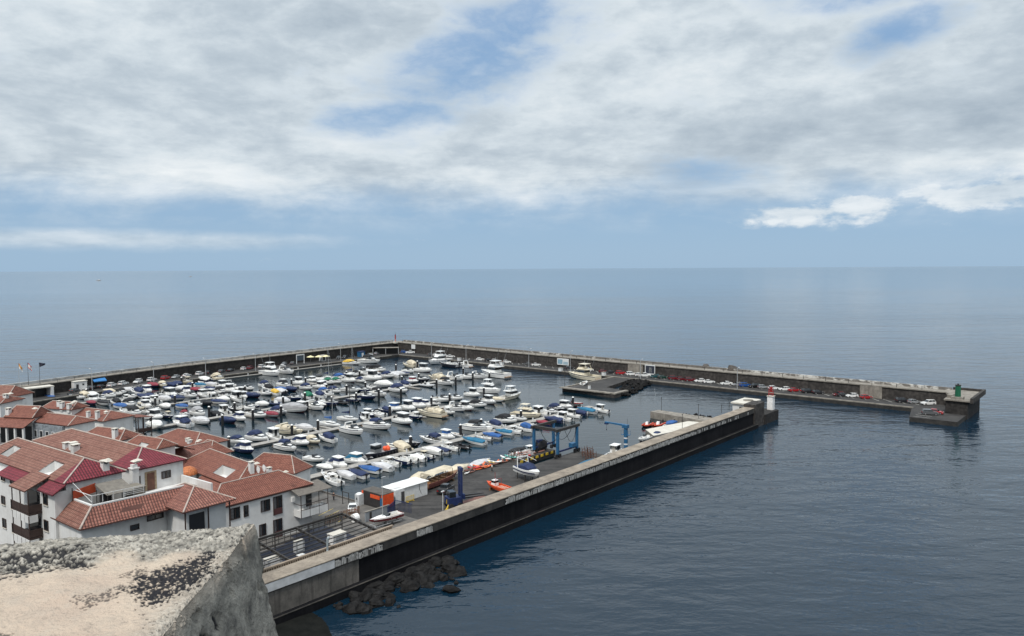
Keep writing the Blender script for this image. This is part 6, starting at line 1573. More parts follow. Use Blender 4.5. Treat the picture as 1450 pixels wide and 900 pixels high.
r10, _ = house('R10', 'terracotta roof with a lower porch roof and white pillared front, mid left', 4.0, (T_MID, T_MID), extra_len=2, chim=((.9, 7.2, 14.6, 1.5, .9),))
lean(r10, [(-3.0, 12, 12.4), (-3.0, -.5, 12.4), (.3, -.5, 13.8), (.3, 12, 13.8)], 'porch_roof', T_MID)
mb = MB()
for k in range(6): mb.span(-2.8, -2.4, -.3+k*2.2, .1+k*2.2, 4, 12.3)
mb.build('pillar', PLASTER, r10); MB().span(.3, .38, .6, 9, 8, 12).build('porch_opening', BLACK, r10)
r15, _ = house('R15', 'terracotta roof with lone white chimney near its hip, far left', 4.0, (T_MID, T_MID), extra_len=4, chim=((3.6, 1.4, 12.6, 1.6, 1.0),))
r14, _ = house('R14', 'terracotta hip-roofed house with pale end wall below the flags, farthest left', 2.0, (T_OLD, T_MID), extra_len=6)
# terraces and low roofs squeezed between, left edge
t = thing('house', 'flat pinkish terrace block between the apartment house and the pillared house, left edge', 'house', W(-96, 43, 0), ROT)
MB().span(-8, 10, -2, 9, 4, 17.5).build('wall', mat('pink_render', (.50, .38, .33), .9, var=.15), t); MB().span(-8.2, 10.2, -2.2, 9.2, 17.5, 17.9).build('parapet', mat('pink_coping', (.55, .42, .36), .9), t); tagged_chimney(t, 5.5, 2.5, 18.0, 1.3, .9); tagged_chimney(t, 8, 1, 18.0, 1.2, .9)
t = thing('house', 'low house with terracotta roof between the second crimson house and the porch house', 'house', W(-79, 47, 0), ROT+.02)
mb = MB(); slope(mb, [(0, 0, 11.5), (8, 0, 11.5), (8, 3.2, 13.0), (0, 3.2, 13.0)]); slope(mb, [(8, 6.4, 11.5), (0, 6.4, 11.5), (0, 3.2, 13.0), (8, 3.2, 13.0)]); r_ = mb.build('roof', T_MID, t); ridge([((0, 3.2, 13), (8, 3.2, 13))], r_); MB().span(.3, 7.7, .4, 6, 3, 11.3).build('wall', PLASTER, t)
# spiky plant below the terrace
t = thing('yucca_plant', 'spiky yucca plant in front of the terrace wall, just above the foreground wall', 'plant', W(-104.2, 3.0, 11.5), 0)
mb = MB(); mb.tube((0, 0, 0), (.1, 0, 4.0), .22, 6, .15); mb.build('trunk', mat('yucca_trunk', (.10, .075, .05), .9, var=.4, vscale=6), t)
mb = MB(); rnd = random.Random(2)
for k in range(44):
    az_ = rnd.uniform(0, 6.28); el = rnd.uniform(-.5, 1.35); L_ = rnd.uniform(1.1, 1.9); d = Vector((math.cos(az_)*math.cos(el), math.sin(az_)*math.cos(el), math.sin(el))); s = Vector((-math.sin(az_), math.cos(az_), 0))*.055
    p0 = Vector((.1, 0, 3.9)); p1 = p0+d*L_*.6; p2 = p0+d*L_+Vector((0, 0, -.25*math.cos(el)*L_*.5))
    mb.add([p0-s*.6, p0+s*.6, p1+s, p1-s, p2], [(0, 1, 2, 3), (3, 2, 4)])
mb.build('crown', mat('yucca_leaf', (.07, .09, .045), .6, var=.35, vscale=5), t)
# ------------------------------------------------------------------ near quay
def th(name, lab, cat, a, b, z=1.61, rz=0.0, grp=None): return thing(name, lab, cat, W(a, b, z), ROT+rz, grp)
CORR = stone('container_grey', (.030, .028, .030), (.048, .045, .046), .6, .3, .2)
t = th('shipping_container', 'dark grey and orange container office beside the white shed', 'container', -41.8, 25.4)
mb = MB(); mb.span(-1.45, 1.35, -3.0, 3.0, .1, 2.75); 
for k in range(20): mb.span(-1.49, -1.45, -2.9+k*.3, -2.75+k*.3, .2, 2.6)
mb.build('body', CORR, t)
MB().span(-1.5, 1.4, -3.05, 3.05, 2.75, 2.85).build('roof', stone('container_roof', (.07, .062, .055), (.12, .11, .10), .7), t)
mb = MB(); mb.span(-1.3, 1.3, -3.09, -3.0, .15, 2.7)
for k in range(9): mb.span(-1.2+k*.29, -1.1+k*.29, -3.13, -3.09, .25, 2.6)
mb.build('door', ORANGE, t)
MB().span(-1.56, -1.46, -2.3, .4, 1.75, 2.45).build('sign_panel', ORANGE, t)
mb = MB(); mb.span(-1.57, -1.46, -3.05, -2.75, 2.2, 2.7); mb.span(-1.57, -1.46, 2.5, 2.9, 2.2, 2.7); mb.build('corner_plate', ORANGE, t)
MB().span(-1.6, -1.46, -3.0, -2.5, .1, 2.2).build('banner', BLUEM, t)
t = th('white_shed', 'long white corrugated shed behind the yellow barrier', 'shed', -39.6, 22.9)
mb = MB(); mb.span(0, 8.6, 0, 3.7, 0, 2.75)
for k in range(27): mb.span(.1+k*.32, .2+k*.32, -.03, 0, .05, 2.7)
mb.build('wall', mat('shed_white', (.62, .63, .63), .6, var=.1), t)
mb = MB(); mb.hexa([(2.2, -.2, 2.75), (8.9, -.2, 2.75), (8.9, 3.9, 2.8), (2.2, 3.9, 2.8), (2.2, -.2, 2.85), (8.9, -.2, 2.85), (8.9, 3.9, 2.92), (2.2, 3.9, 2.92)])
mb.hexa([(-.2, 1.2, 2.78), (2.2, .9, 2.80), (2.2, 3.9, 2.78), (-.2, 3.9, 2.78), (-.2, 1.2, 2.85), (2.2, .9, 2.87), (2.2, 3.9, 2.86), (-.2, 3.9, 2.86)]); mb.build('roof', mat('shed_roof', (.70, .70, .68), .5, var=.15, vscale=.8), t)
MB().span(1.55, 2.35, -.06, -.032, .05, 2.15).build('door', mat('shed_door', (.05, .05, .055), .6, var=.4, vscale=3), t)
MB().path([(6.3, -.05, 2.7), (6.4, -.05, 1.6), (6.9, -.05, .6)], .03, 4).build('drain_pipe', BLACK, t)
t = th('barrier', 'yellow crowd-control barrier in front of the white shed', 'barrier', -36.4, 22.2, rz=.05)
mb = MB(); mb.path([(-1.1, 0, .15), (-1.1, 0, 1.1), (1.1, 0, 1.1), (1.1, 0, .15), (-1.1, 0, .15)], .05, 5)
for k in range(9): mb.tube((-.9+k*.225, 0, .15), (-.9+k*.225, 0, 1.1), .025, 4)
mb.build('frame', YELM, t)
for x in (-.8, .8): MB().span(x-.05, x+.05, -.35, .35, 0, .08).build('foot', YELM, t)
t = th('toilet_cabin', 'grey-white portable cabin left of the orange container', 'cabin', -43.9, 28.4)
mb = MB(); mb.prism([(-.6, -.6), (.6, -.6), (.6, .6), (-.6, .6)], 0, 2.1); mb.build('body', mat('cabin_plastic', (.52, .53, .54), .5), t); MB().sphere((0, 0, 2.1), (.66, .66, .28), 8, 3, 0, 0).build('roof', WHITE, t); MB().span(-.64, -.605, -.3, .35, .1, 1.8).build('door', GREYW, t); MB().span(-.67, -.645, -.12, .15, 1.1, 1.5).build('window', GLASS, t)
t = th('gate_frame', 'dark square gangway gate frame at the basin edge', 'gate', -45.6, 30.4)
mb = MB(); mb.span(-.06, .06, -1.0, -.88, 0, 2.5); mb.span(-.06, .06, .88, 1.0, 0, 2.5); mb.span(-.06, .06, -.88, .88, 2.38, 2.5); mb.build('frame', DSTEEL, t)
o = get_car('sedan', 'white'); o.location = W(-47.0, 26.5, 1.61); o.rotation_euler = (0, 0, math.radians(100)); tag(o, 'white car seen from behind on the near quay by the container', 'car')
# red and white speedboat on its trailer
t = th('speedboat', 'white and maroon speedboat on a trailer inside the near quay', 'speedboat', -48.9, 15.2, 2.55, math.pi*.98)
h, hb, sh = hull(7.0, 2.3, .75, .22, fine=1.8); h.build('hull', [mat('maroon_gelcoat', (.15, .014, .02), .3), WHITE], t)
deck(7.0, hb, sh, .42, .35).build('deck', [WHITE, SOLE], t); windscreen(t, .3, 1.8, .95, .45, .6); mb = MB(); frustum(mb, .3, 2.8, 1.5, .9, .75, 1.0, .8, 0, 0, .6); mb.build('cabin', WHITE, t)
mb = MB(); mb.loft([[(-3.5+7*q, hb(q)+.015, sh(q)*k) for k in (.8, .98)] for q in (0, .3, .5, .7, .88)], 0, False, False); mb.loft([[(-3.5+7*q, -hb(q)-.015, sh(q)*k) for k in (.98, .8)] for q in (0, .3, .5, .7, .88)], 0, False, False); mb.build('hull_stripe', WHITE, t)
tr = th('boat_trailer', 'galvanised boat trailer under the maroon speedboat', 'trailer', -48.9, 15.2, 1.61, math.pi*.98)
mb = MB(); mb.span(-3, 3.4, -.9, -.8, .45, .55); mb.span(-3, 3.4, .8, .9, .45, .55)
for x in (-2.6, 0, 2.6): mb.span(x-.05, x+.05, -.8, .8, .5, .66)
mb.span(3.4, 5, -.05, .05, .45, .55); mb.build('frame', POLE, tr)
for s in (-1, 1): MB().tube((-.8, s*.95, .33), (-.8, s*1.13, .33), .33, 10).build('wheel', RUBBER, tr)
# blue palisade gate and grey low wall
t = th('palisade_gate', 'dark blue steel gate and fence between container and speedboat', 'gate', -45.5, 18.4, rz=0)
mb = MB()
for k in range(16): mb.box((0.25*k, .14*k, .95), (.06, .06, 1.9))
mb.hexa([(0, -.05, 1.75), (4, 2.15, 1.75), (4, 2.25, 1.75), (0, .05, 1.75), (0, -.05, 1.85), (4, 2.15, 1.85), (4, 2.25, 1.85), (0, .05, 1.85)]); mb.build('fence_panel', DBLUE, t)
mb = MB()
for k in range(12): mb.box((3.9+.02*k, 1.8-.33*k, .95), (.06, .06, 1.9))
mb.hexa([(3.85, 1.9, 1.75), (4.1, -2.2, 1.75), (4.2, -2.2, 1.75), (3.95, 1.9, 1.75), (3.85, 1.9, 1.85), (4.1, -2.2, 1.85), (4.2, -2.2, 1.85), (3.95, 1.9, 1.85)]); mb.build('gate_leaf', DBLUE, t)
t = th('yard_wall', 'low grey rendered wall behind the maroon speedboat', 'wall', -50, 19.3)
MB().span(0, 5.6, -.12, .12, 0, 1.8).build('wall', mat('grey_blue_render', (.22, .24, .26), .8), t); MB().span(-.05, 5.65, -.18, .18, 1.8, 1.9).build('coping', CAP2, t); MB().span(.9, 1.4, -.15, -.125, .1, 1.6).build('door', DSTEEL, t)
t = th('water_tank', 'white round tank end beside the grey yard wall', 'tank', -51, 20.9, 1.61)
MB().tube((-.5, 0, .75), (.5, 0, .75), .75, 14).build('tank', WHITE, t); MB().span(-.4, .4, -.5, .5, 0, .25).build('cradle', DSTEEL, t)
# boat forklift
t = th('boat_forklift', 'tall dark blue boat forklift with long forks by the jetty wall', 'forklift', -32.8, 12.6, 1.61, -.45)
MB().span(-2.4, .2, -1.2, 1.2, .7, 2.1).build('chassis', DBLUE, t); MB().span(-2.0, -.8, -.9, .9, 2.1, 3.2).build('cab', GLASS, t)
mb = MB()
for s in (-1, 1): mb.span(.2, .65, s*.5-.18, s*.5+.18, .3, 7.2)
for z in (2.2, 4.4, 6.8): mb.span(.25, .6, -.33, .33, z, z+.3)
mb.span(.15, .75, -.75, .75, 7.0, 7.6); mb.build('mast', DBLUE, t)
MB().span(.65, .95, -1.2, 1.2, 1.6, 2.6).build('carriage', DBLUE, t)
for s in (-.75, .75): MB().hexa([(.95, s-.14, 1.62), (5.6, s-.1, 1.7), (5.6, s+.1, 1.7), (.95, s+.14, 1.62), (.95, s-.14, 1.9), (5.6, s-.1, 1.8), (5.6, s+.1, 1.8), (.95, s+.14, 1.9)]).build('fork', BLACK, t)
for x in (-1.9, -.1):
    for s in (-1, 1): MB().tube((x, s*1.0, .55), (x, s*1.4, .55), .55, 12).build('wheel', RUBBER, t)
t = th('wooden_deck', 'reddish brown timber platform under the forklift forks', 'platform', -28.2, 10.5)
mb = MB()
for k in range(15): mb.span(-3.1+k*.42, -3.1+k*.42+.38, -3.6, 3.2, .12, .22)
mb.build('boards', mat('red_boards', (.16, .075, .06), .8, var=.3), t)
for y in (-2.8, 0, 2.6): MB().span(-3.1, 3.2, y-.1, y+.1, 0, .12).build('beam', RUST, t)
t = th('yellow_winch', 'yellow engine hoist standing left of the blue forklift', 'hoist', -35.2, 12.8, 1.61, .3)
mb = MB(); mb.tube((-1, 0, .2), (1.2, 0, 1.9), .13, 5); mb.tube((-.9, .3, .2), (-.9, -.6, .2), .1, 5); mb.tube((.2, .5, .1), (.4, -.6, .1), .1, 5); mb.build('boom', YELM, t); MB().span(.3, 1.8, -.7, .7, .9, 1.7).build('bucket', YELM, t)
for s in (-.6, .6): MB().tube((.9, s, 0), (.9, s, .9), .08, 5).build('leg', YELM, t)
t = th('spotlight_post', 'short white post lamp near the yellow hoist', 'lamp post', -36.4, 13.2)
MB().tube((0, 0, 0), (0, 0, 3.6), .06, 6).build('pole', BOARD, t); MB().box((0, 0, 3.65), (.7, .25, .18)).build('lamp_head', BOARD, t)
# orange pilot boat ashore
t = th('rescue_boat', 'orange rescue boat with white cabin standing on the near quay', 'rescue boat', -20.6, 13.3, 2.2, math.pi*.46)
h, hb, sh = hull(6.4, 2.5, .8, .3); h.build('hull', [ORANGE, mat('red_bottom', (.2, .03, .02), .6)], t); deck(6.4, hb, sh, .8, .45).build('deck', [ORANGE, mat('orange_deck', (.45, .10, .05), .7, var=.3, vscale=2)], t)
mb = MB(); frustum(mb, .2, 1.3, 1.2, 1.05, .5, 1.75, .2, 0); mb.build('cabin', WHITE, t); band(.2, 1.3, 1.2, 1.05, .5, 1.75, .2, 0, 1.2, 1.6).build('cabin_window', GLASS, t)
mb = MB(); mb.tube((.6, 0, 1.7), (.6, 0, 3.3), .04, 5); mb.tube((-.4, -.8, .9), (-.4, -.8, 2.1), .03, 4); mb.tube((-.4, .8, .9), (-.4, .8, 2.1), .03, 4); mb.tube((-.4, .8, 2.1), (-.4, -.8, 2.1), .04, 4); mb.build('mast', REDM, t)
mb = MB()
for k in range(4): mb.span(-2.6+k*.6, -2.35+k*.6, -.85, .85, .55, .62)
mb.build('thwart', mat('orange_stripe', (.66, .40, .30), .6), t)
for x in (-2, 1.6): MB().span(x-.1, x+.1, -.7, .7, -.58, -.02).build('keel_block', TEAK, t)
# white boat with navy canopy on stands
t = th('cabin_boat', 'white cabin boat with big navy canopy and arch, propped on the near quay', 'cabin boat', -10.4, 13.2, 3.0, -math.pi*.60)
t.scale = (1.1, 1.15, 1.1)
h, hb, sh = hull(7.6, 2.7, 1.05, .3); h.build('hull', [WHITE, WHITE], t); deck(7.6, hb, sh, .5, .55).build('deck', [WHITE, SOLE], t)
arch([(-1.9, 1.18, 1.1, 1.75), (-.6, 1.2, 1.1, 2.3), (.5, 1.15, 1.15, 2.35), (1.4, 1.0, 1.3, 1.65)], n=9).build('canopy', FAB['N'], t)
mb = MB(); mb.path([(-1.9, -1.25, 1.0), (-2.2, -1.15, 3.1), (-2.2, 1.15, 3.1), (-1.9, 1.25, 1.0)], .08, 5); mb.tube((-2.2, 1.1, 3.05), (1.3, .9, 2.9), .04, 4); mb.tube((-2.2, -1.1, 3.05), (1.3, -.9, 2.9), .04, 4); mb.build('targa_arch', WHITE, t)
mb = MB(); mb.loft([[(-3.8+7.6*q, hb(q)+.012, sh(q)*k) for k in (.55, .72)] for q in (0, .3, .5, .7, .88)], 0, False, False); mb.loft([[(-3.8+7.6*q, -hb(q)-.012, sh(q)*k) for k in (.72, .55)] for q in (0, .3, .5, .7, .88)], 0, False, False); mb.build('hull_stripe', NAVYHULL, t)
arch([(-3.6, 1.05, 1.05, 1.15), (-2.4, 1.15, 1.05, 1.45), (-1.9, 1.15, 1.05, 1.5)]).build('stern_cover', FAB['N'], t)
for x in (-2.6, 0, 2.0):
    for s in (-1, 1): MB().tube((x, s*.9, -1.39), (x, s*.8, .15), .09, 6).build('stand', DSTEEL, t)
# dark pickup, tour boat and the quay-side small craft
o = get_car('pickup', 'dark'); o.location = W(-27.4, 21.3, 1.61); o.rotation_euler = (0, 0, ROT+.35); tag(o, 'dark pickup truck parked between white shed and blue forklift', 'car')
t = th('tour_boat', 'long wooden tour boat with beige canvas roof beside the white shed', 'tour boat', -23.5, 26.4, 1.9, .1)
h, hb, sh = hull(11.5, 3.1, 1.1, .3, fine=2.6); h.build('hull', [mat('brown_hull', (.16, .055, .045), .5, var=.3), GREYW], t); deck(11.5, hb, sh, .8, .4).build('deck', [TEAK, TEAK], t)
mb = MB(); mb.hexa([(-5.2, -1.5, 2.7), (2.2, -1.4, 2.8), (2.2, 1.4, 2.8), (-5.2, 1.5, 2.7), (-5.2, -1.1, 3.0), (2.2, -1.0, 3.1), (2.2, 1.0, 3.1), (-5.2, 1.1, 3.0)]); mb.build('canvas_roof', FAB['C'], t)
mb = MB()
for x in (-5, -2.6, -.2, 2.1):
    for s in (-1, 1): mb.tube((x, s*1.35, 1.0), (x, s*1.35, 2.8), .05, 4)
mb.build('roof_posts', DSTEEL, t)['kind'] = 'stuff'
mb = MB()
for x in (-4, -2.4, -.8, .8): mb.span(x, x+.5, -1.0, 1.0, .5, .95)
mb.build('seat', mat('tan_seat', (.35, .18, .08), .7), t)
for x in (-3.6, 0, 3.2): MB().span(x-.12, x+.12, -.9, .9, -.3, .0).build('keel_block', TEAK, t)
o = get_boat('cover', 'C', 1); o.location = W(-10.5, 33.6, 0); o.rotation_euler = (0, 0, ROT+.1); o.scale = (1.2, 1.2, 1.1); tag(o, 'boat under cream cover moored against the near quay kerb', 'covered boat')
o = get_boat('canopy', 'C', 0); o.location = W(-22, 33.5, 0); o.rotation_euler = (0, 0, ROT+.1); tag(o, 'white boat with small cream sunshade behind the tour boat', 'cabin boat')
o = get_boat('rib', 'N', 0); o.location = W(-28.5, 33.4, 0); o.rotation_euler = (0, 0, ROT+.2); tag(o, 'navy inflatable boat in the water behind the white shed', 'inflatable boat')
o = get_boat('cover', 'S', 0); o.location = W(-3.2, 33.5, 0); o.rotation_euler = (0, 0, ROT+.1); o.scale = (1.15, 1.15, 1); tag(o, 'boat under silver cover right of the cream covered boat', 'covered boat')
o = get_boat('cover', 'K', 0); o.location = W(12.5, 35.5, 0); o.rotation_euler = (0, 0, ROT+math.pi); tag(o, 'boat under black cover afloat left of the travel lift', 'covered boat')
o = get_boat('open', 'W', 1); o.location = W(14.0, 32.2, 0); o.rotation_euler = (0, 0, ROT); tag(o, 'white open boat with sun top beside the travel-lift pier', 'open boat')
o = get_boat('open', 'S', 0); o.location = W(7.5, 32.4, 0); o.rotation_euler = (0, 0, ROT+.1); tag(o, 'cluttered open workboat next to the fish crates', 'open boat')
# kayaks and pedal boats heaped on the quay edge
kc = [('orange', (.60, .12, .03)), ('red', (.50, .03, .04)), ('yellow', (.62, .42, .06)), ('white', (.68, .68, .66)), ('brown', (.16, .07, .05)), ('turquoise', (.08, .34, .30))]
def kayak(c, nm):
    t = empty('kayak', (0, 0, 0)); mb = MB(); S = []
    for q in (0, .1, .3, .5, .7, .9, 1): 
        x = -1.7+3.4*q; w = .40*math.sin(math.pi*max(.06, min(.94, q)))**.6; S.append([(x, w*math.cos(2*math.pi*k/8), .22+.2*abs(2*q-1)**3+.17*math.sin(2*math.pi*k/8)) for k in range(8)])
    mb.loft(S, 0, True); mb.build('hull', mat('kayak_'+nm, c, .4), t)
    MB().prism([(.45*math.cos(2*math.pi*k/10)-.2, .26*math.sin(2*math.pi*k/10)) for k in range(10)], .36, .405).build('cockpit', BLACK, t)
    return t
rnd = random.Random(6); kp = [kayak(c, n) for n, c in kc]
spots = []
for k in range(30):
    a = -14+k*.86+rnd.uniform(-.2, .2); lay = rnd.random() < .35
    spots.append((a, 27.7+rnd.uniform(-.5, .6), .45 if lay else 0))
cl = [rnd.choice((0, 0, 1, 2, 3, 4, 5, 4, 0)) for _ in spots]; seen = {}
for k, ((a, b, dz), c) in enumerate(zip(spots, cl)):
    if 5 < a < 12 and b > 29: continue
    seen[c] = seen.get(c, 0)+1; o = kp[c] if seen[c] == 1 else copy_tree(kp[c])
    o.location = W(a, b, 1.61+dz); o.rotation_euler = (rnd.uniform(-.25, .25), rnd.uniform(-.1, .1), ROT+rnd.uniform(-.5, .5)+(1.57 if rnd.random() < .3 else 0)); o.scale = (1.05,)*3
    tag(o, f'{kc[c][0]} kayak heaped on the quay kerb, {ordinal(seen[c])} {kc[c][0]} one from the shed end', 'kayak', 'kayaks heaped along the near quay kerb')
for c, o in enumerate(kp):
    if c not in seen:
        for ch in list(o.children): bpy.data.objects.remove(ch)
        bpy.data.objects.remove(o)
cr0 = None; rnd = random.Random(12)
for k in range(14):
    if cr0 is None:
        cr0 = o = thing('fish_crate', '', 'crate', (0, 0, 0)); mb = MB(); mb.span(-.45, .45, -.32, -.28, 0, .5); mb.span(-.45, .45, .28, .32, 0, .5); mb.span(-.45, -.41, -.28, .28, 0, .5); mb.span(.41, .45, -.28, .28, 0, .5); mb.span(-.41, .41, -.28, .28, 0, .06); mb.build('crate', mat('crate_plastic', (.55, .52, .50), .6, var=.2, vscale=.7), o)
        MB().span(-.39, .39, -.26, .26, .3, .42).build('net', mat('net_red', (.30, .10, .08), .9, var=.5, vscale=3), o)
    else: o = copy_tree(cr0)
    o.location = W(2.2+(k % 7)*1.1+rnd.uniform(-.2, .2), 27.2+(k//7)*1.2, 1.61); o.rotation_euler = (0, 0, ROT+rnd.uniform(-.4, .4)); o.scale = (1.2, 1.3, 1.6)
    tag(o, 'pale fish crate filled with reddish net, on the quay left of the travel lift', 'crate', 'fish crates on the near quay')
rk0 = None
for k, (a, b, lab) in enumerate(((1.0, 26.6, 'rusty tubular rack at the closed end of the travel-lift slot'), (12.8, 12.8, 'rusty tubular rack on the jetty quay, nearest the jetty wall'), (14.6, 14.8, 'rusty tubular rack on the jetty quay, middle one'), (16.6, 16.4, 'rusty tubular rack at the outer corner of the jetty quay'))):
    if rk0 is None:
        rk0 = o = thing('boat_rack', '', 'rack', (0, 0, 0)); mb = MB()
        for x in (-1.1, 0, 1.1):
            for y in (-.8, .8): mb.tube((x, y, 0), (x, y, 2.0), .06, 4)
        for z in (.6, 1.5):
            for y in (-.8, .8): mb.tube((-1.1, y, z), (1.1, y, z), .05, 4)
            for x in (-1.1, 1.1): mb.tube((x, -.8, z), (x, .8, z), .05, 4)
        mb.build('frame', RUST, o)
    else: o = copy_tree(rk0)
    o.location = W(a, b, 1.61); o.rotation_euler = (0, 0, ROT); tag(o, lab, 'rack', 'rusty racks on the near quay')
# slot face with yellow and black warning blocks
t = thing('slot_fender', 'row of yellow warning blocks along the far wall of the travel-lift slot', 'fender', W(0, 0, 0), ROT)
for k in range(7): MB().span(2.0+k*2.0, 2.9+k*2.0, 25.42, 25.58, 1.0, 1.57).build('block', YELM, t)
MB().span(.7, 16, 25.52, 25.59, .2, .95).build('rubbing_strip', RUBBER, t)
t = th('engine_shed', 'dark heap of tarpaulined machinery by the far travel-lift leg', 'machinery', 12.6, 27.6)
mb = rock_mesh(301, 1.6); mb.v = [(x*1.5, y*.75, max(0, z+.7)*1.6) for x, y, z in mb.v]; mb.build('tarpaulin', FAB['K'], t); MB().box((-.4, .1, 2.6), (1.6, .9, .8)).build('hopper', DBLUE, t)
# travel lift
t = th('travel_lift', 'blue gantry travel lift straddling the slot in the near quay', 'travel lift', 13.4, 23.6)
LY = 3.6; LX = 4.0
for x in (-LX, LX):
    for y in (-LY, LY): 
        MB().span(x-.28, x+.28, y-.28, y+.28, 1.0, 6.4).build('leg', BLUEM, t)
        for dx in (-.75, .75): MB().tube((x+dx, y-.22, .5), (x+dx, y+.22, .5), .5, 12).build('wheel', RUBBER, t)
        MB().span(x-1.1, x+1.1, y-.24, y+.24, .62, 1.0).build('bogie', BLACK, t)
for y in (-LY, LY): MB().span(-LX-.9, LX+.9, y-.3, y+.3, 6.4, 7.05).build('top_beam', DSTEEL, t)
MB().span(-LX-.3, -LX+.35, -LY+.31, LY-.31, 6.45, 7.1).build('cross_beam', DSTEEL, t)
MB().span(-LX+.3, LX-.3, -LY-.15, -LY+.15, 1.3, 1.7).build('lower_beam', DBLUE, t); MB().span(-LX+.3, LX-.3, LY-.15, LY+.15, 1.3, 1.7).build('lower_beam', DBLUE, t)
MB().span(1.2, 2.9, -LY-.6, -LY+.5, 1.72, 2.7).build('engine_box', BLUEM, t)
for x in (-2.3, 2.2):
    mb = MB(); pts = [(x, -LY+.3+(2*LY-.6)*q, 6.4-3.4*math.sin(math.pi*q)**.8) for q in [i/12 for i in range(13)]]; mb.path(pts, .07, 4); mb.build('sling', BLACK, t)
mb = MB(); mb.path([(3.6, -LY-.05, 6.3), (2.8, -LY-.1, 4.0), (1.8, -LY-.1, 3.0), (.6, -LY-.1, 3.5), (-1.2, -LY-.05, 6.3)], .05, 4); mb.build('hydraulic_hose', BLACK, t)
# jib crane
t = th('jib_crane', 'blue jib crane with white bands at the jetty side', 'crane', 24.0, 10.0, 1.5)
MB().tube((0, 0, 0), (0, 0, 6.4), .5, 12).build('column', BLUEM, t)
for z in (2.2, 3.7): MB().tube((0, 0, z), (0, 0, z+.35), .515, 12).build('band', BOARD, t)
MB().box((0, 0, .15), (1.7, 1.7, .3)).build('base', DBLUE, t)
MB().box((0, .1, 6.75), (1.2, 1.4, .8)).build('slewing_head', BLUEM, t)
mb = MB(); mb.hexa([(-.3, .4, 6.75), (.3, .4, 6.75), (.25, 6.0, 6.95), (-.25, 6.0, 6.95), (-.3, .4, 7.2), (.3, .4, 7.2), (.25, 6.0, 7.25), (-.25, 6.0, 7.25)]); mb.build('jib', BLUEM, t)
MB().box((0, 5.6, 6.75), (.7, .9, .35)).build('trolley', DBLUE, t); MB().tube((0, 5.6, 6.6), (0, 5.6, 5.3), .03, 4).build('hoist_rope', BLACK, t); MB().box((0, 5.6, 5.2), (.16, .16, .25)).build('hook', BLACK, t)
mb = MB()
for s in (-1, 1): mb.span(-.6, .6, s*.75-.25, s*.75+.25, 4.6, 4.7); mb.path([(-.6, s*1.0, 4.7), (-.6, s*1.0, 5.7), (.6, s*1.0, 5.7), (.6, s*1.0, 4.7)], .03, 4)
mb.build('platform', BLUEM, t); MB().tube((.2, -.3, 7.1), (.2, -.3, 8.6), .03, 4).build('antenna', BLACK, t)
# blue-covered boat and pale tarpaulin by the wall
o = get_boat('cover', 'T', 0); o.location = W(6.2, 9.2, 2.0); o.rotation_euler = (0, 0, ROT+.1); o.scale = (1.0, 1.0, .9); tag(o, 'boat under teal cover ashore, close behind the jetty parapet', 'covered boat')
o = get_boat('cover', 'C', 0); o.location = W(12.2, 8.4, 2.0); o.rotation_euler = (0, 0, ROT+.1); o.scale = (1.0, 1.0, .9); tag(o, 'boat under cream cover ashore, right of the teal covered boat', 'covered boat')
# little posts on quays
bp0 = None
for k, (a, b, z, lab) in enumerate(((58.5, 12.5, 1.5, 'slim lamp pole at the shore end of the pale slipway'), (77.5, 29.5, 2.1, 'slim pole on the outer corner of the inner pier'), (72.8, 14.6, 2.1, 'slim pole where the inner pier meets the slipway'), (66, 4.2, 6.0, 'short dark post on the jetty coping, nearer the slipway'), (71, 4.2, 6.0, 'short dark post on the jetty coping, nearer the white hut'))):
    o = thing('lamp_pole', lab, 'pole', W(a, b, z), ROT, 'slim poles on the jetty and inner pier'); h = 4.2 if z < 3 else 2.2
    MB().tube((0, 0, 0), (0, 0, h), .07, 5).build('pole', DSTEEL, o); MB().box((0, 0, h+.08), (.3, .2, .16)).build('lamp', BLACK, o)

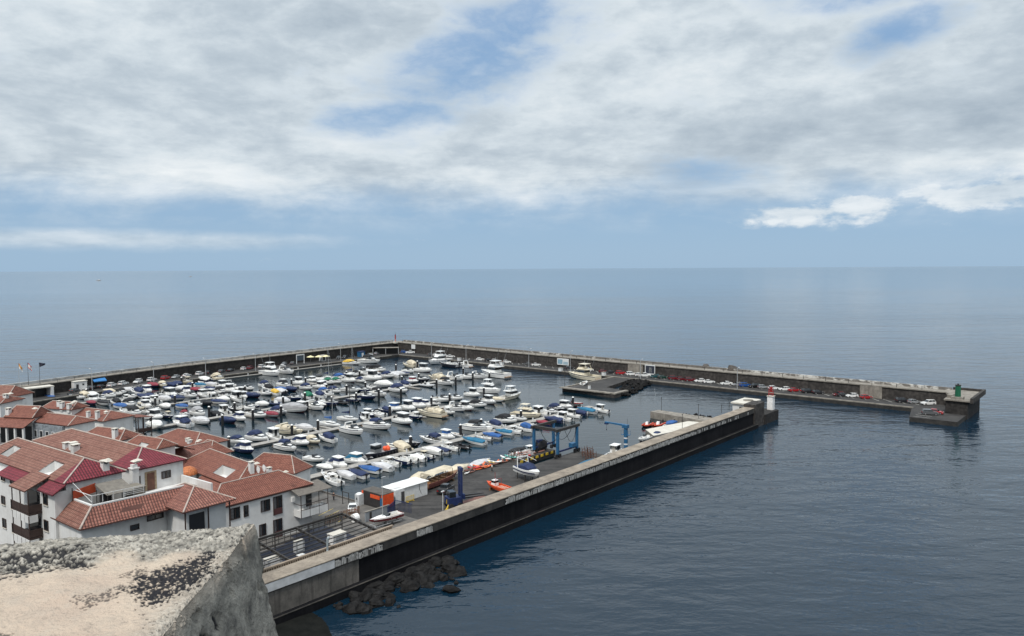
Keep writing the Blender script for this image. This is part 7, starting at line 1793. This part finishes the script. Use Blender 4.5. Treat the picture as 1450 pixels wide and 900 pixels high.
# ------------------------------------------------------------------ people
def person(lab, a, b, z, rz, shirt, trousers, stride=.14):
    """one continuous body grown from a joint skeleton; clothes and hair are shells over it"""
    t = thing('person', lab, 'person', W(a, b, z), rz)
    def skin(name, V, E, R, m, root=0):
        me = bpy.data.meshes.new(name); me.from_pydata(V, E, []); o = bpy.data.objects.new(name, me); COL.objects.link(o)
        md = o.modifiers.new('skin', 'SKIN'); 
        for i, s in enumerate(me.skin_vertices[0].data): s.radius = (R[i], R[i]*.85); s.use_root = (i == root)
        o.modifiers.new('sub', 'SUBSURF').levels = 1
        dg = bpy.context.evaluated_depsgraph_get(); me2 = bpy.data.meshes.new_from_object(o.evaluated_get(dg)); bpy.data.objects.remove(o)
        me2.materials.clear(); me2.materials.append(m); o = bpy.data.objects.new(name, me2); COL.objects.link(o); o.parent = t; me2.polygons.foreach_set('use_smooth', [True]*len(me2.polygons)); return o
    SK = mat('skin_tone', (.40, .24, .17), .6)
    s = stride
    V = [(0, 0, .95), (0, 0, 1.2), (0, 0, 1.42), (0, 0, 1.52), (.02, 0, 1.64), (.02, 0, 1.74), (0, .19, 1.42), (0, -.19, 1.42), (-.04, .26, 1.15), (.04, -.26, 1.15), (.05, .27, .9), (.14, -.26, .92), (.06, .27, .78), (.17, -.26, .80), (0, .09, .88), (0, -.09, .88), (s*.6, .10, .48), (-s*.3, -.10, .48), (s, .10, .08), (-s, -.10, .09), (s+.16, .11, .03), (-s+.14, -.11, .03)]
    E = [(0, 1), (1, 2), (2, 3), (3, 4), (4, 5), (2, 6), (2, 7), (6, 8), (7, 9), (8, 10), (9, 11), (10, 12), (11, 13), (0, 14), (0, 15), (14, 16), (15, 17), (16, 18), (17, 19), (18, 20), (19, 21)]
    R = [.15, .14, .15, .055, .10, .085, .065, .065, .048, .048, .036, .036, .04, .04, .09, .09, .06, .06, .04, .04, .035, .035]
    skin('body', V, E, R, SK)
    skin('shirt', [V[0], V[1], V[2], V[6], V[7], V[8], V[9]], [(0, 1), (1, 2), (2, 3), (2, 4), (3, 5), (4, 6)], [.17, .165, .17, .085, .085, .07, .07], shirt)
    skin('trousers', [V[0], V[14], V[15], V[16], V[17], V[18], V[19]], [(0, 1), (0, 2), (1, 3), (2, 4), (3, 5), (4, 6)], [.17, .11, .11, .085, .085, .07, .07], trousers)
    MB().sphere((-.01, 0, 1.74), (.115, .105, .10), 8, 5, 0, -.2).build('hair', BLACK, t, smooth=True)
    return t
person('person in white top and dark trousers walking across the near quay', -9.6, 24.3, 1.605, ROT+2.6, mat('shirt_white', (.65, .65, .64), .9), mat('trousers_dark', (.02, .02, .025), .9))
person('person in dark clothes standing at the basin edge near the house balcony', -45.4, 34.4, terr(-45, 34), ROT+.4, mat('shirt_dark', (.02, .022, .03), .9), mat('trousers_dark', (0, 0, 0)), .05)

# ------------------------------------------------------------------ steel pergola over the blue yard, beside the jetty
t = thing('steel_pergola', 'rusty dark steel pergola frame over a sunken blue yard beside the jetty', 'pergola', W(0, 0, 0), ROT)
PA0, PA1, PB0, PB1, PZ = -84.0, -55.6, 6.8, 18.6, 4.7
mb = MB(); mb.span(PA0, PA1, PB1-.12, PB1+.12, PZ-.15, PZ+.2); mb.span(PA0, PA1, PB0-.1, PB0+.1, PZ-1.5, PZ-1.3); mb.build('edge_beam', DSTEEL, t)
for a in (-79, -72.5, -65, PA1):
    MB().hexa([(a-.12, PB0, PZ-1.5), (a+.12, PB0, PZ-1.5), (a+.12, PB1, PZ-.2), (a-.12, PB1, PZ-.2), (a-.12, PB0, PZ-1.1), (a+.12, PB0, PZ-1.1), (a+.12, PB1, PZ+.2), (a-.12, PB1, PZ+.2)]).build('rafter', DSTEEL, t)
mb = MB()
for k in range(9): b = PB0+1.1+k*1.2; z = PZ-1.4+1.4*(b-PB0)/(PB1-PB0); mb.span(PA0, PA1, b-.07, b+.07, z+.15, z+.27)
mb.build('slat', DSTEEL, t)
for a in (-83, -76, -69, -62.5, PA1-.1):
    for b, z in ((PB0, PZ-1.4), (PB1, PZ-.1)): MB().tube((a, b, 1.62), (a, b, z), .1, 6).build('post', DSTEEL, t)
mb = MB()
for k in range(26): a = PA0+k*1.12; mb.tube((a, PB1+.02, PZ-1.9), (a, PB1+.02, PZ-.1), .045, 4)
mb.span(PA0, PA1, PB1-.05, PB1+.05, PZ-1.9, PZ-1.78); mb.build('railing', DSTEEL, t)
struct(MB().span(PA0, PA1-.2, PB0+.2, 23.9, 1.6, 1.66).build('yard_floor', mat('blue_tarmac', (.009, .013, .028), .6, var=.3), None, W(0, 0, 0), ROT))
t = thing('balustrade', 'beige pierced parapet wall between jetty and blue yard', 'wall', W(0, 0, 0), ROT)
mb = MB(); mb.span(-86, -55.4, 5.6, 6.0, 1.6, 4.7); mb.span(-86, -55.4, 5.6, 6.0, 5.2, 5.4)
for k in range(78): mb.span(-86+k*.392, -86+k*.392+.16, 5.6, 6.0, 4.7, 5.2)
mb.build('wall', stone('beige_block', (.24, .185, .14), (.33, .27, .21), 1.0), t)
MB().span(-86, -55.2, 4.6, 5.6, 1.6, 4.3).build('ledge', CAP2, t)
for k, (a, lab) in enumerate(((-68.8, 'curved grey vent pipe rising from the beige parapet'),)):
    t = thing('vent_pipe', lab, 'pipe', W(a, 5.2, 4.3), ROT); MB().path([(-2.6, -1.2, .3), (-1.2, -.9, .35), (-.2, -.2, .5), (0, 0, .9), (0, 0, 2.6), (.35, 0, 2.75)], .16, 8).build('pipe', mat('pipe_grey', (.25, .29, .31), .5), t)
for k, (a, b, sx, sy, h, m_, lab) in enumerate(((-61.5, 12.5, 2.6, 1.6, 2.6, WHITE, 'tall white cabinet inside the blue yard'), (-77.5, 8.4, 1.4, 1.8, 1.7, WHITE, 'white tilted panel crate at the near end of the blue yard'), (-73.2, 12.8, 2.6, 1.2, 1.9, GREYW, 'grey crate in the middle of the blue yard'), (-66.2, 16.2, 1.6, .8, 1.8, GREYW, 'grey locker against the inner side of the blue yard'), (-81, 11.5, 3, 1.5, .9, GREYW, 'low grey bench chest in the blue yard'))):
    t = thing('yard_cabinet', lab, 'cabinet', W(a, b, 1.67), ROT, 'cabinets in the blue yard'); MB().span(-sx/2, sx/2, -sy/2, sy/2, 0, h).build('body', m_, t); MB().span(-sx/2-.04, sx/2+.04, -sy/2-.04, sy/2+.04, h, h+.06).build('lid', PALEC, t); MB().span(-sx*.3, sx*.3, -sy/2-.03, -sy/2, .2, h-.2).build('door', WHITE if m_ is GREYW else GREYW, t)
for k, (a, b, lab) in enumerate(((-70.6, 9.4, 'small white table in the blue yard by the parapet'), (-68, 13.2, 'small white table in the blue yard away from the parapet'))):
    t = thing('table', lab, 'table', W(a, b, 1.67), ROT, 'tables in the blue yard'); MB().span(-.6, .6, -.4, .4, .7, .76).build('table_top', WHITE, t)
    for x in (-.5, .5):
        for y in (-.3, .3): MB().tube((x, y, 0), (x, y, .7), .03, 4).build('leg', STEEL, t)
t = thing('timber_fence', 'brown timber picket fence below the house balcony', 'fence', W(-55.2, 24.0, 1.62), ROT)
mb = MB()
for k in range(22): mb.span(k*.36, k*.36+.14, -.05, .05, 0, 1.5)
mb.build('pickets', mat('picket_brown', (.20, .12, .08), .8, var=.3), t)['kind'] = 'stuff'; MB().span(0, 7.9, .05, .12, 1.1, 1.2).build('rail', mat('picket_brown', (0, 0, 0)), t)
t = th('street_lamp', 'thin grey lamp pole in front of the orange container', 'street lamp', -49.6, 15.0, 1.61)
MB().tube((0, 0, 0), (0, 0, 8.8), .08, 6, .05).build('pole', POLE, t); MB().box((.3, 0, 8.85), (.9, .2, .1)).build('lamp_head', POLE, t)
# ------------------------------------------------------------------ headland under the viewpoint and the rough concrete parapet
struct(MB().prism([(-90, -120), (90, -120), (90, 1.6), (-1.6, 1.6), (-1.6, 3.2), (-90, 3.2)], -5, 44.3).build('cliff', stone('cliff_rock', (.06, .055, .05), (.12, .11, .10), .2, bump=.8)))
m = bpy.data.materials.new('rough_concrete'); N, Lk = nt(m); p = N['Principled BSDF']; p.inputs['Roughness'].default_value = .95; p.inputs['Specular IOR Level'].default_value = .15
g = N.new('ShaderNodeNewGeometry'); pos = g.outputs['Position']; at = N.new('ShaderNodeAttribute'); at.attribute_name = 'zone'; sp_ = N.new('ShaderNodeSeparateColor'); Lk.new(at.outputs['Color'], sp_.inputs[0])
grav, lich_hollow, face = sp_.outputs
n1 = nz(N, Lk, pos, 2.2, 8, .6); n2 = nz(N, Lk, pos, 11, 8, .65); n3 = nz(N, Lk, pos, 55, 6, .6); n4 = nz(N, Lk, pos, 5.0, 6, .6, .4)
smooth = mixc(N, Lk, mrange(N, Lk, n1, .35, .68), (.52, .435, .345), (.44, .35, .28))
smooth = mixc(N, Lk, mrange(N, Lk, n2, .5, .72, 0, .6), smooth, (.44, .39, .325))
smooth = mixc(N, Lk, mrange(N, Lk, n3, .60, .72, 0, .5), smooth, (.20, .17, .15))
rough = mixc(N, Lk, mrange(N, Lk, n2, .35, .65), (.22, .207, .183), (.39, .365, .32))
smooth = mixc(N, Lk, mrange(N, Lk, nz(N, Lk, pos, 4.5, 8, .7, .6), .50, .66, 0, .55), smooth, (.33, .28, .235))
smooth = mixc(N, Lk, mrange(N, Lk, nz(N, Lk, pos, 26, 6, .7, .3), .58, .68, 0, .6), smooth, (.24, .20, .17))
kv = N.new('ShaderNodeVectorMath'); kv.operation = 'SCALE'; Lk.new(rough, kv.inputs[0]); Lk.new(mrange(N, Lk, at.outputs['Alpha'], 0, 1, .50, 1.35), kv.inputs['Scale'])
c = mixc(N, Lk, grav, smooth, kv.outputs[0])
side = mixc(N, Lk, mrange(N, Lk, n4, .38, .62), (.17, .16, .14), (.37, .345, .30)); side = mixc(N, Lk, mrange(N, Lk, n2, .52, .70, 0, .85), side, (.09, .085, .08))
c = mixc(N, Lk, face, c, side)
c = mixc(N, Lk, lich_hollow, c, (.022, .022, .025))  # black for lichen grit and for shade painted into the hollows
Lk.new(c, p.inputs['Base Color'])
b = N.new('ShaderNodeBump'); b.inputs['Strength'].default_value = .7; b.inputs['Distance'].default_value = .02; Lk.new(mth(N, Lk, 'ADD', n3, mth(N, Lk, 'MULTIPLY', n2, .8)), b.inputs['Height']); Lk.new(b.outputs[0], p.inputs['Normal'])
def fbm(v, o=4): return noise.fractal(v, 1.0, 2.1, o)
def sstep(a, b_, x): t = max(0, min(1, (x-a)/(b_-a))); return t*t*(3-2*t)
ZT = 45.75
C0 = Vector((-1.13, 1.2)); C1 = Vector((-1.27, 3.72)); C2 = Vector((-2.45, 3.42))     # near end of right edge, far corner, a point on the far edge
def edge_x(y): return C1.x+(C0.x-C1.x)*(C1.y-y)/(C1.y-C0.y)
def far_y(x): return C1.y+(C2.y-C1.y)*(C1.x-x)/(C1.x-C2.x)
NX, NY = 300, 300; P = []; cols = []
def vor(v): 
    d, pts = noise.voronoi(v); return d[0], d[1]
def grid_pt(s, t):      # s: 0 right edge .. 1 left ; t: 0 near .. 1 far
    y = 1.2+t*(far_y(-1.27-s*2.3)-1.2); x = edge_x(y)-s*2.3
    return x, y
def chip(v):
    d, pts = noise.voronoi(v); q = pts[0]
    r = math.sin(q.x*12.9898+q.y*78.233+q.z*37.7)*43758.5453
    return d[0], r-math.floor(r)
def surf(s, t):
    x, y = grid_pt(s, t); v = Vector((x, y, 0))
    dfar = far_y(x)-y; dr = edge_x(y)-x
    band_w = .42+.35*sstep(.2, 1.6, dr)+.15*fbm(v*2.3)
    gr = 1-sstep(band_w*.55, band_w, dfar+.10*fbm(v*6))
    gr = max(gr, .75*(1-sstep(.0, .16, dr+.05*fbm(v*7))))
    gr = max(gr, .55*sstep(.25, .6, fbm(v*1.7+Vector((7, 3, 0)))) * sstep(1.2, 1.9, dr) )
    d0, k0 = chip(v*62); d2, k2 = chip(v*130+Vector((3, 1, 0)))
    peb = max(0, 1-d0*1.5); peb2 = max(0, 1-d2*1.5)
    h = .022*fbm(v*1.6)+.005*fbm(v*7)
    h += gr*(.0075*peb*(.5+k0)+.0035*peb2+.004*fbm(v*16))+.0010*peb2+.0015*fbm(v*30)
    h += sstep(.45, .02, dfar)*.024*(1+.5*fbm(v*2.6))-.03*sstep(.03, 0, dfar)-.006*sstep(.015, 0, dr)
    # patch of black lava grit, rim hollows with their shade painted as black chips, two dark streaks
    pl = 1-sstep(.30, 1.15, math.hypot((dr-.15)/.18, (dfar-.60)/.26)+.40*fbm(v*7))
    li = 1.0 if k0 < pl*1.25-.08 and d0 < .62 else (.9 if k2 < pl*.7 else 0)
    h += pl*.008*peb
    hol = sstep(-.1, .45, fbm(v*3.0+Vector((0, 5, 0)))+.9*sstep(.25, .75, dr)-.45)*gr*sstep(.06, .16, dfar)
    if k0 < .62*hol or k2 < .28*hol: li = max(li, .95); h -= .006*hol
    if k2 < .07*gr: li = max(li, .7)
    st = max(0, 1-abs((dfar-1.02)+.25*(dr-1.2)+.02*fbm(v*9))/.022)*sstep(.95, 1.0, dr)*(1-sstep(1.4, 1.5, dr)); st2 = max(0, 1-abs((dfar-1.15)+.25*(dr-1.15)+.02*fbm(v*9))/.026)*sstep(.85, .9, dr)*(1-sstep(1.25, 1.35, dr))
    li = max(li, .85 if k2 < .8*max(st, st2)**.5 else 0)
    if k2 < .55*sstep(.38, .60, fbm(v*5.4+Vector((9, 9, 0)))): li = max(li, .75)
    return (x, y, ZT+h-.004*li), (gr, li, 0, k0)
G_ = [[surf((i/NX)**1.25, (j/NY)) for j in range(NY+1)] for i in range(NX+1)]
V = []; CL = []; F = []
for i in range(NX+1):
    for j in range(NY+1): V.append(G_[i][j][0]); CL.append(G_[i][j][1])
for i in range(NX):
    for j in range(NY):
        q = i*(NY+1)+j; F.append((q, q+1, q+NY+2, q+NY+1))
def skirt(idx, n, out, depth, slope_):
    """rough face dropping from an edge of the top"""
    base = len(V); K = 110
    for k in range(1, K+1):
        dz = depth*(k/K)**1.35
        for a in idx:
            x, y, z = V[a]; v = Vector((x, y, z-dz)); f = .012*fbm(v*2.6)+.006*fbm(v*11)
            pk = max(0, 1-vor(v*75)[0]*1.7)*.008*sstep(-.1, .3, fbm(v*2.5)); pit = sstep(.45, .62, fbm(v*3.1+Vector((4, 0, 2))))*.02
            e = slope_*dz+f+pk-pit+.006*sstep(0, .05, dz)
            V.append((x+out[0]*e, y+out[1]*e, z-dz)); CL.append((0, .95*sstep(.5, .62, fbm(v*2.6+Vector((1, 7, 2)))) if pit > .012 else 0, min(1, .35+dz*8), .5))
    for k in range(K):
        for i in range(len(idx)-1):
            a0 = idx[i] if k == 0 else base+(k-1)*len(idx)+i; a1 = idx[i+1] if k == 0 else base+(k-1)*len(idx)+i+1
            b0 = base+k*len(idx)+i; b1 = b0+1; F.append((a0, b0, b1, a1))
skirt([j for j in range(NY+1)], NY+1, (1, 0), 1.6, .165)
skirt([i*(NY+1)+NY for i in range(NX+1)], NX+1, (0.05, 1), 1.6, .10)
me = bpy.data.meshes.new('parapet_wall'); me.from_pydata(V, [], F); me.materials.append(m)
ca = me.color_attributes.new('zone', 'FLOAT_COLOR', 'POINT')
ca.data.foreach_set('color', [x for c_ in CL for x in c_])
me.update(); o = bpy.data.objects.new('parapet_wall', me); COL.objects.link(o)
tag(o, 'rough sun-bleached concrete parapet with dark lichen patches in the near left corner', 'wall')
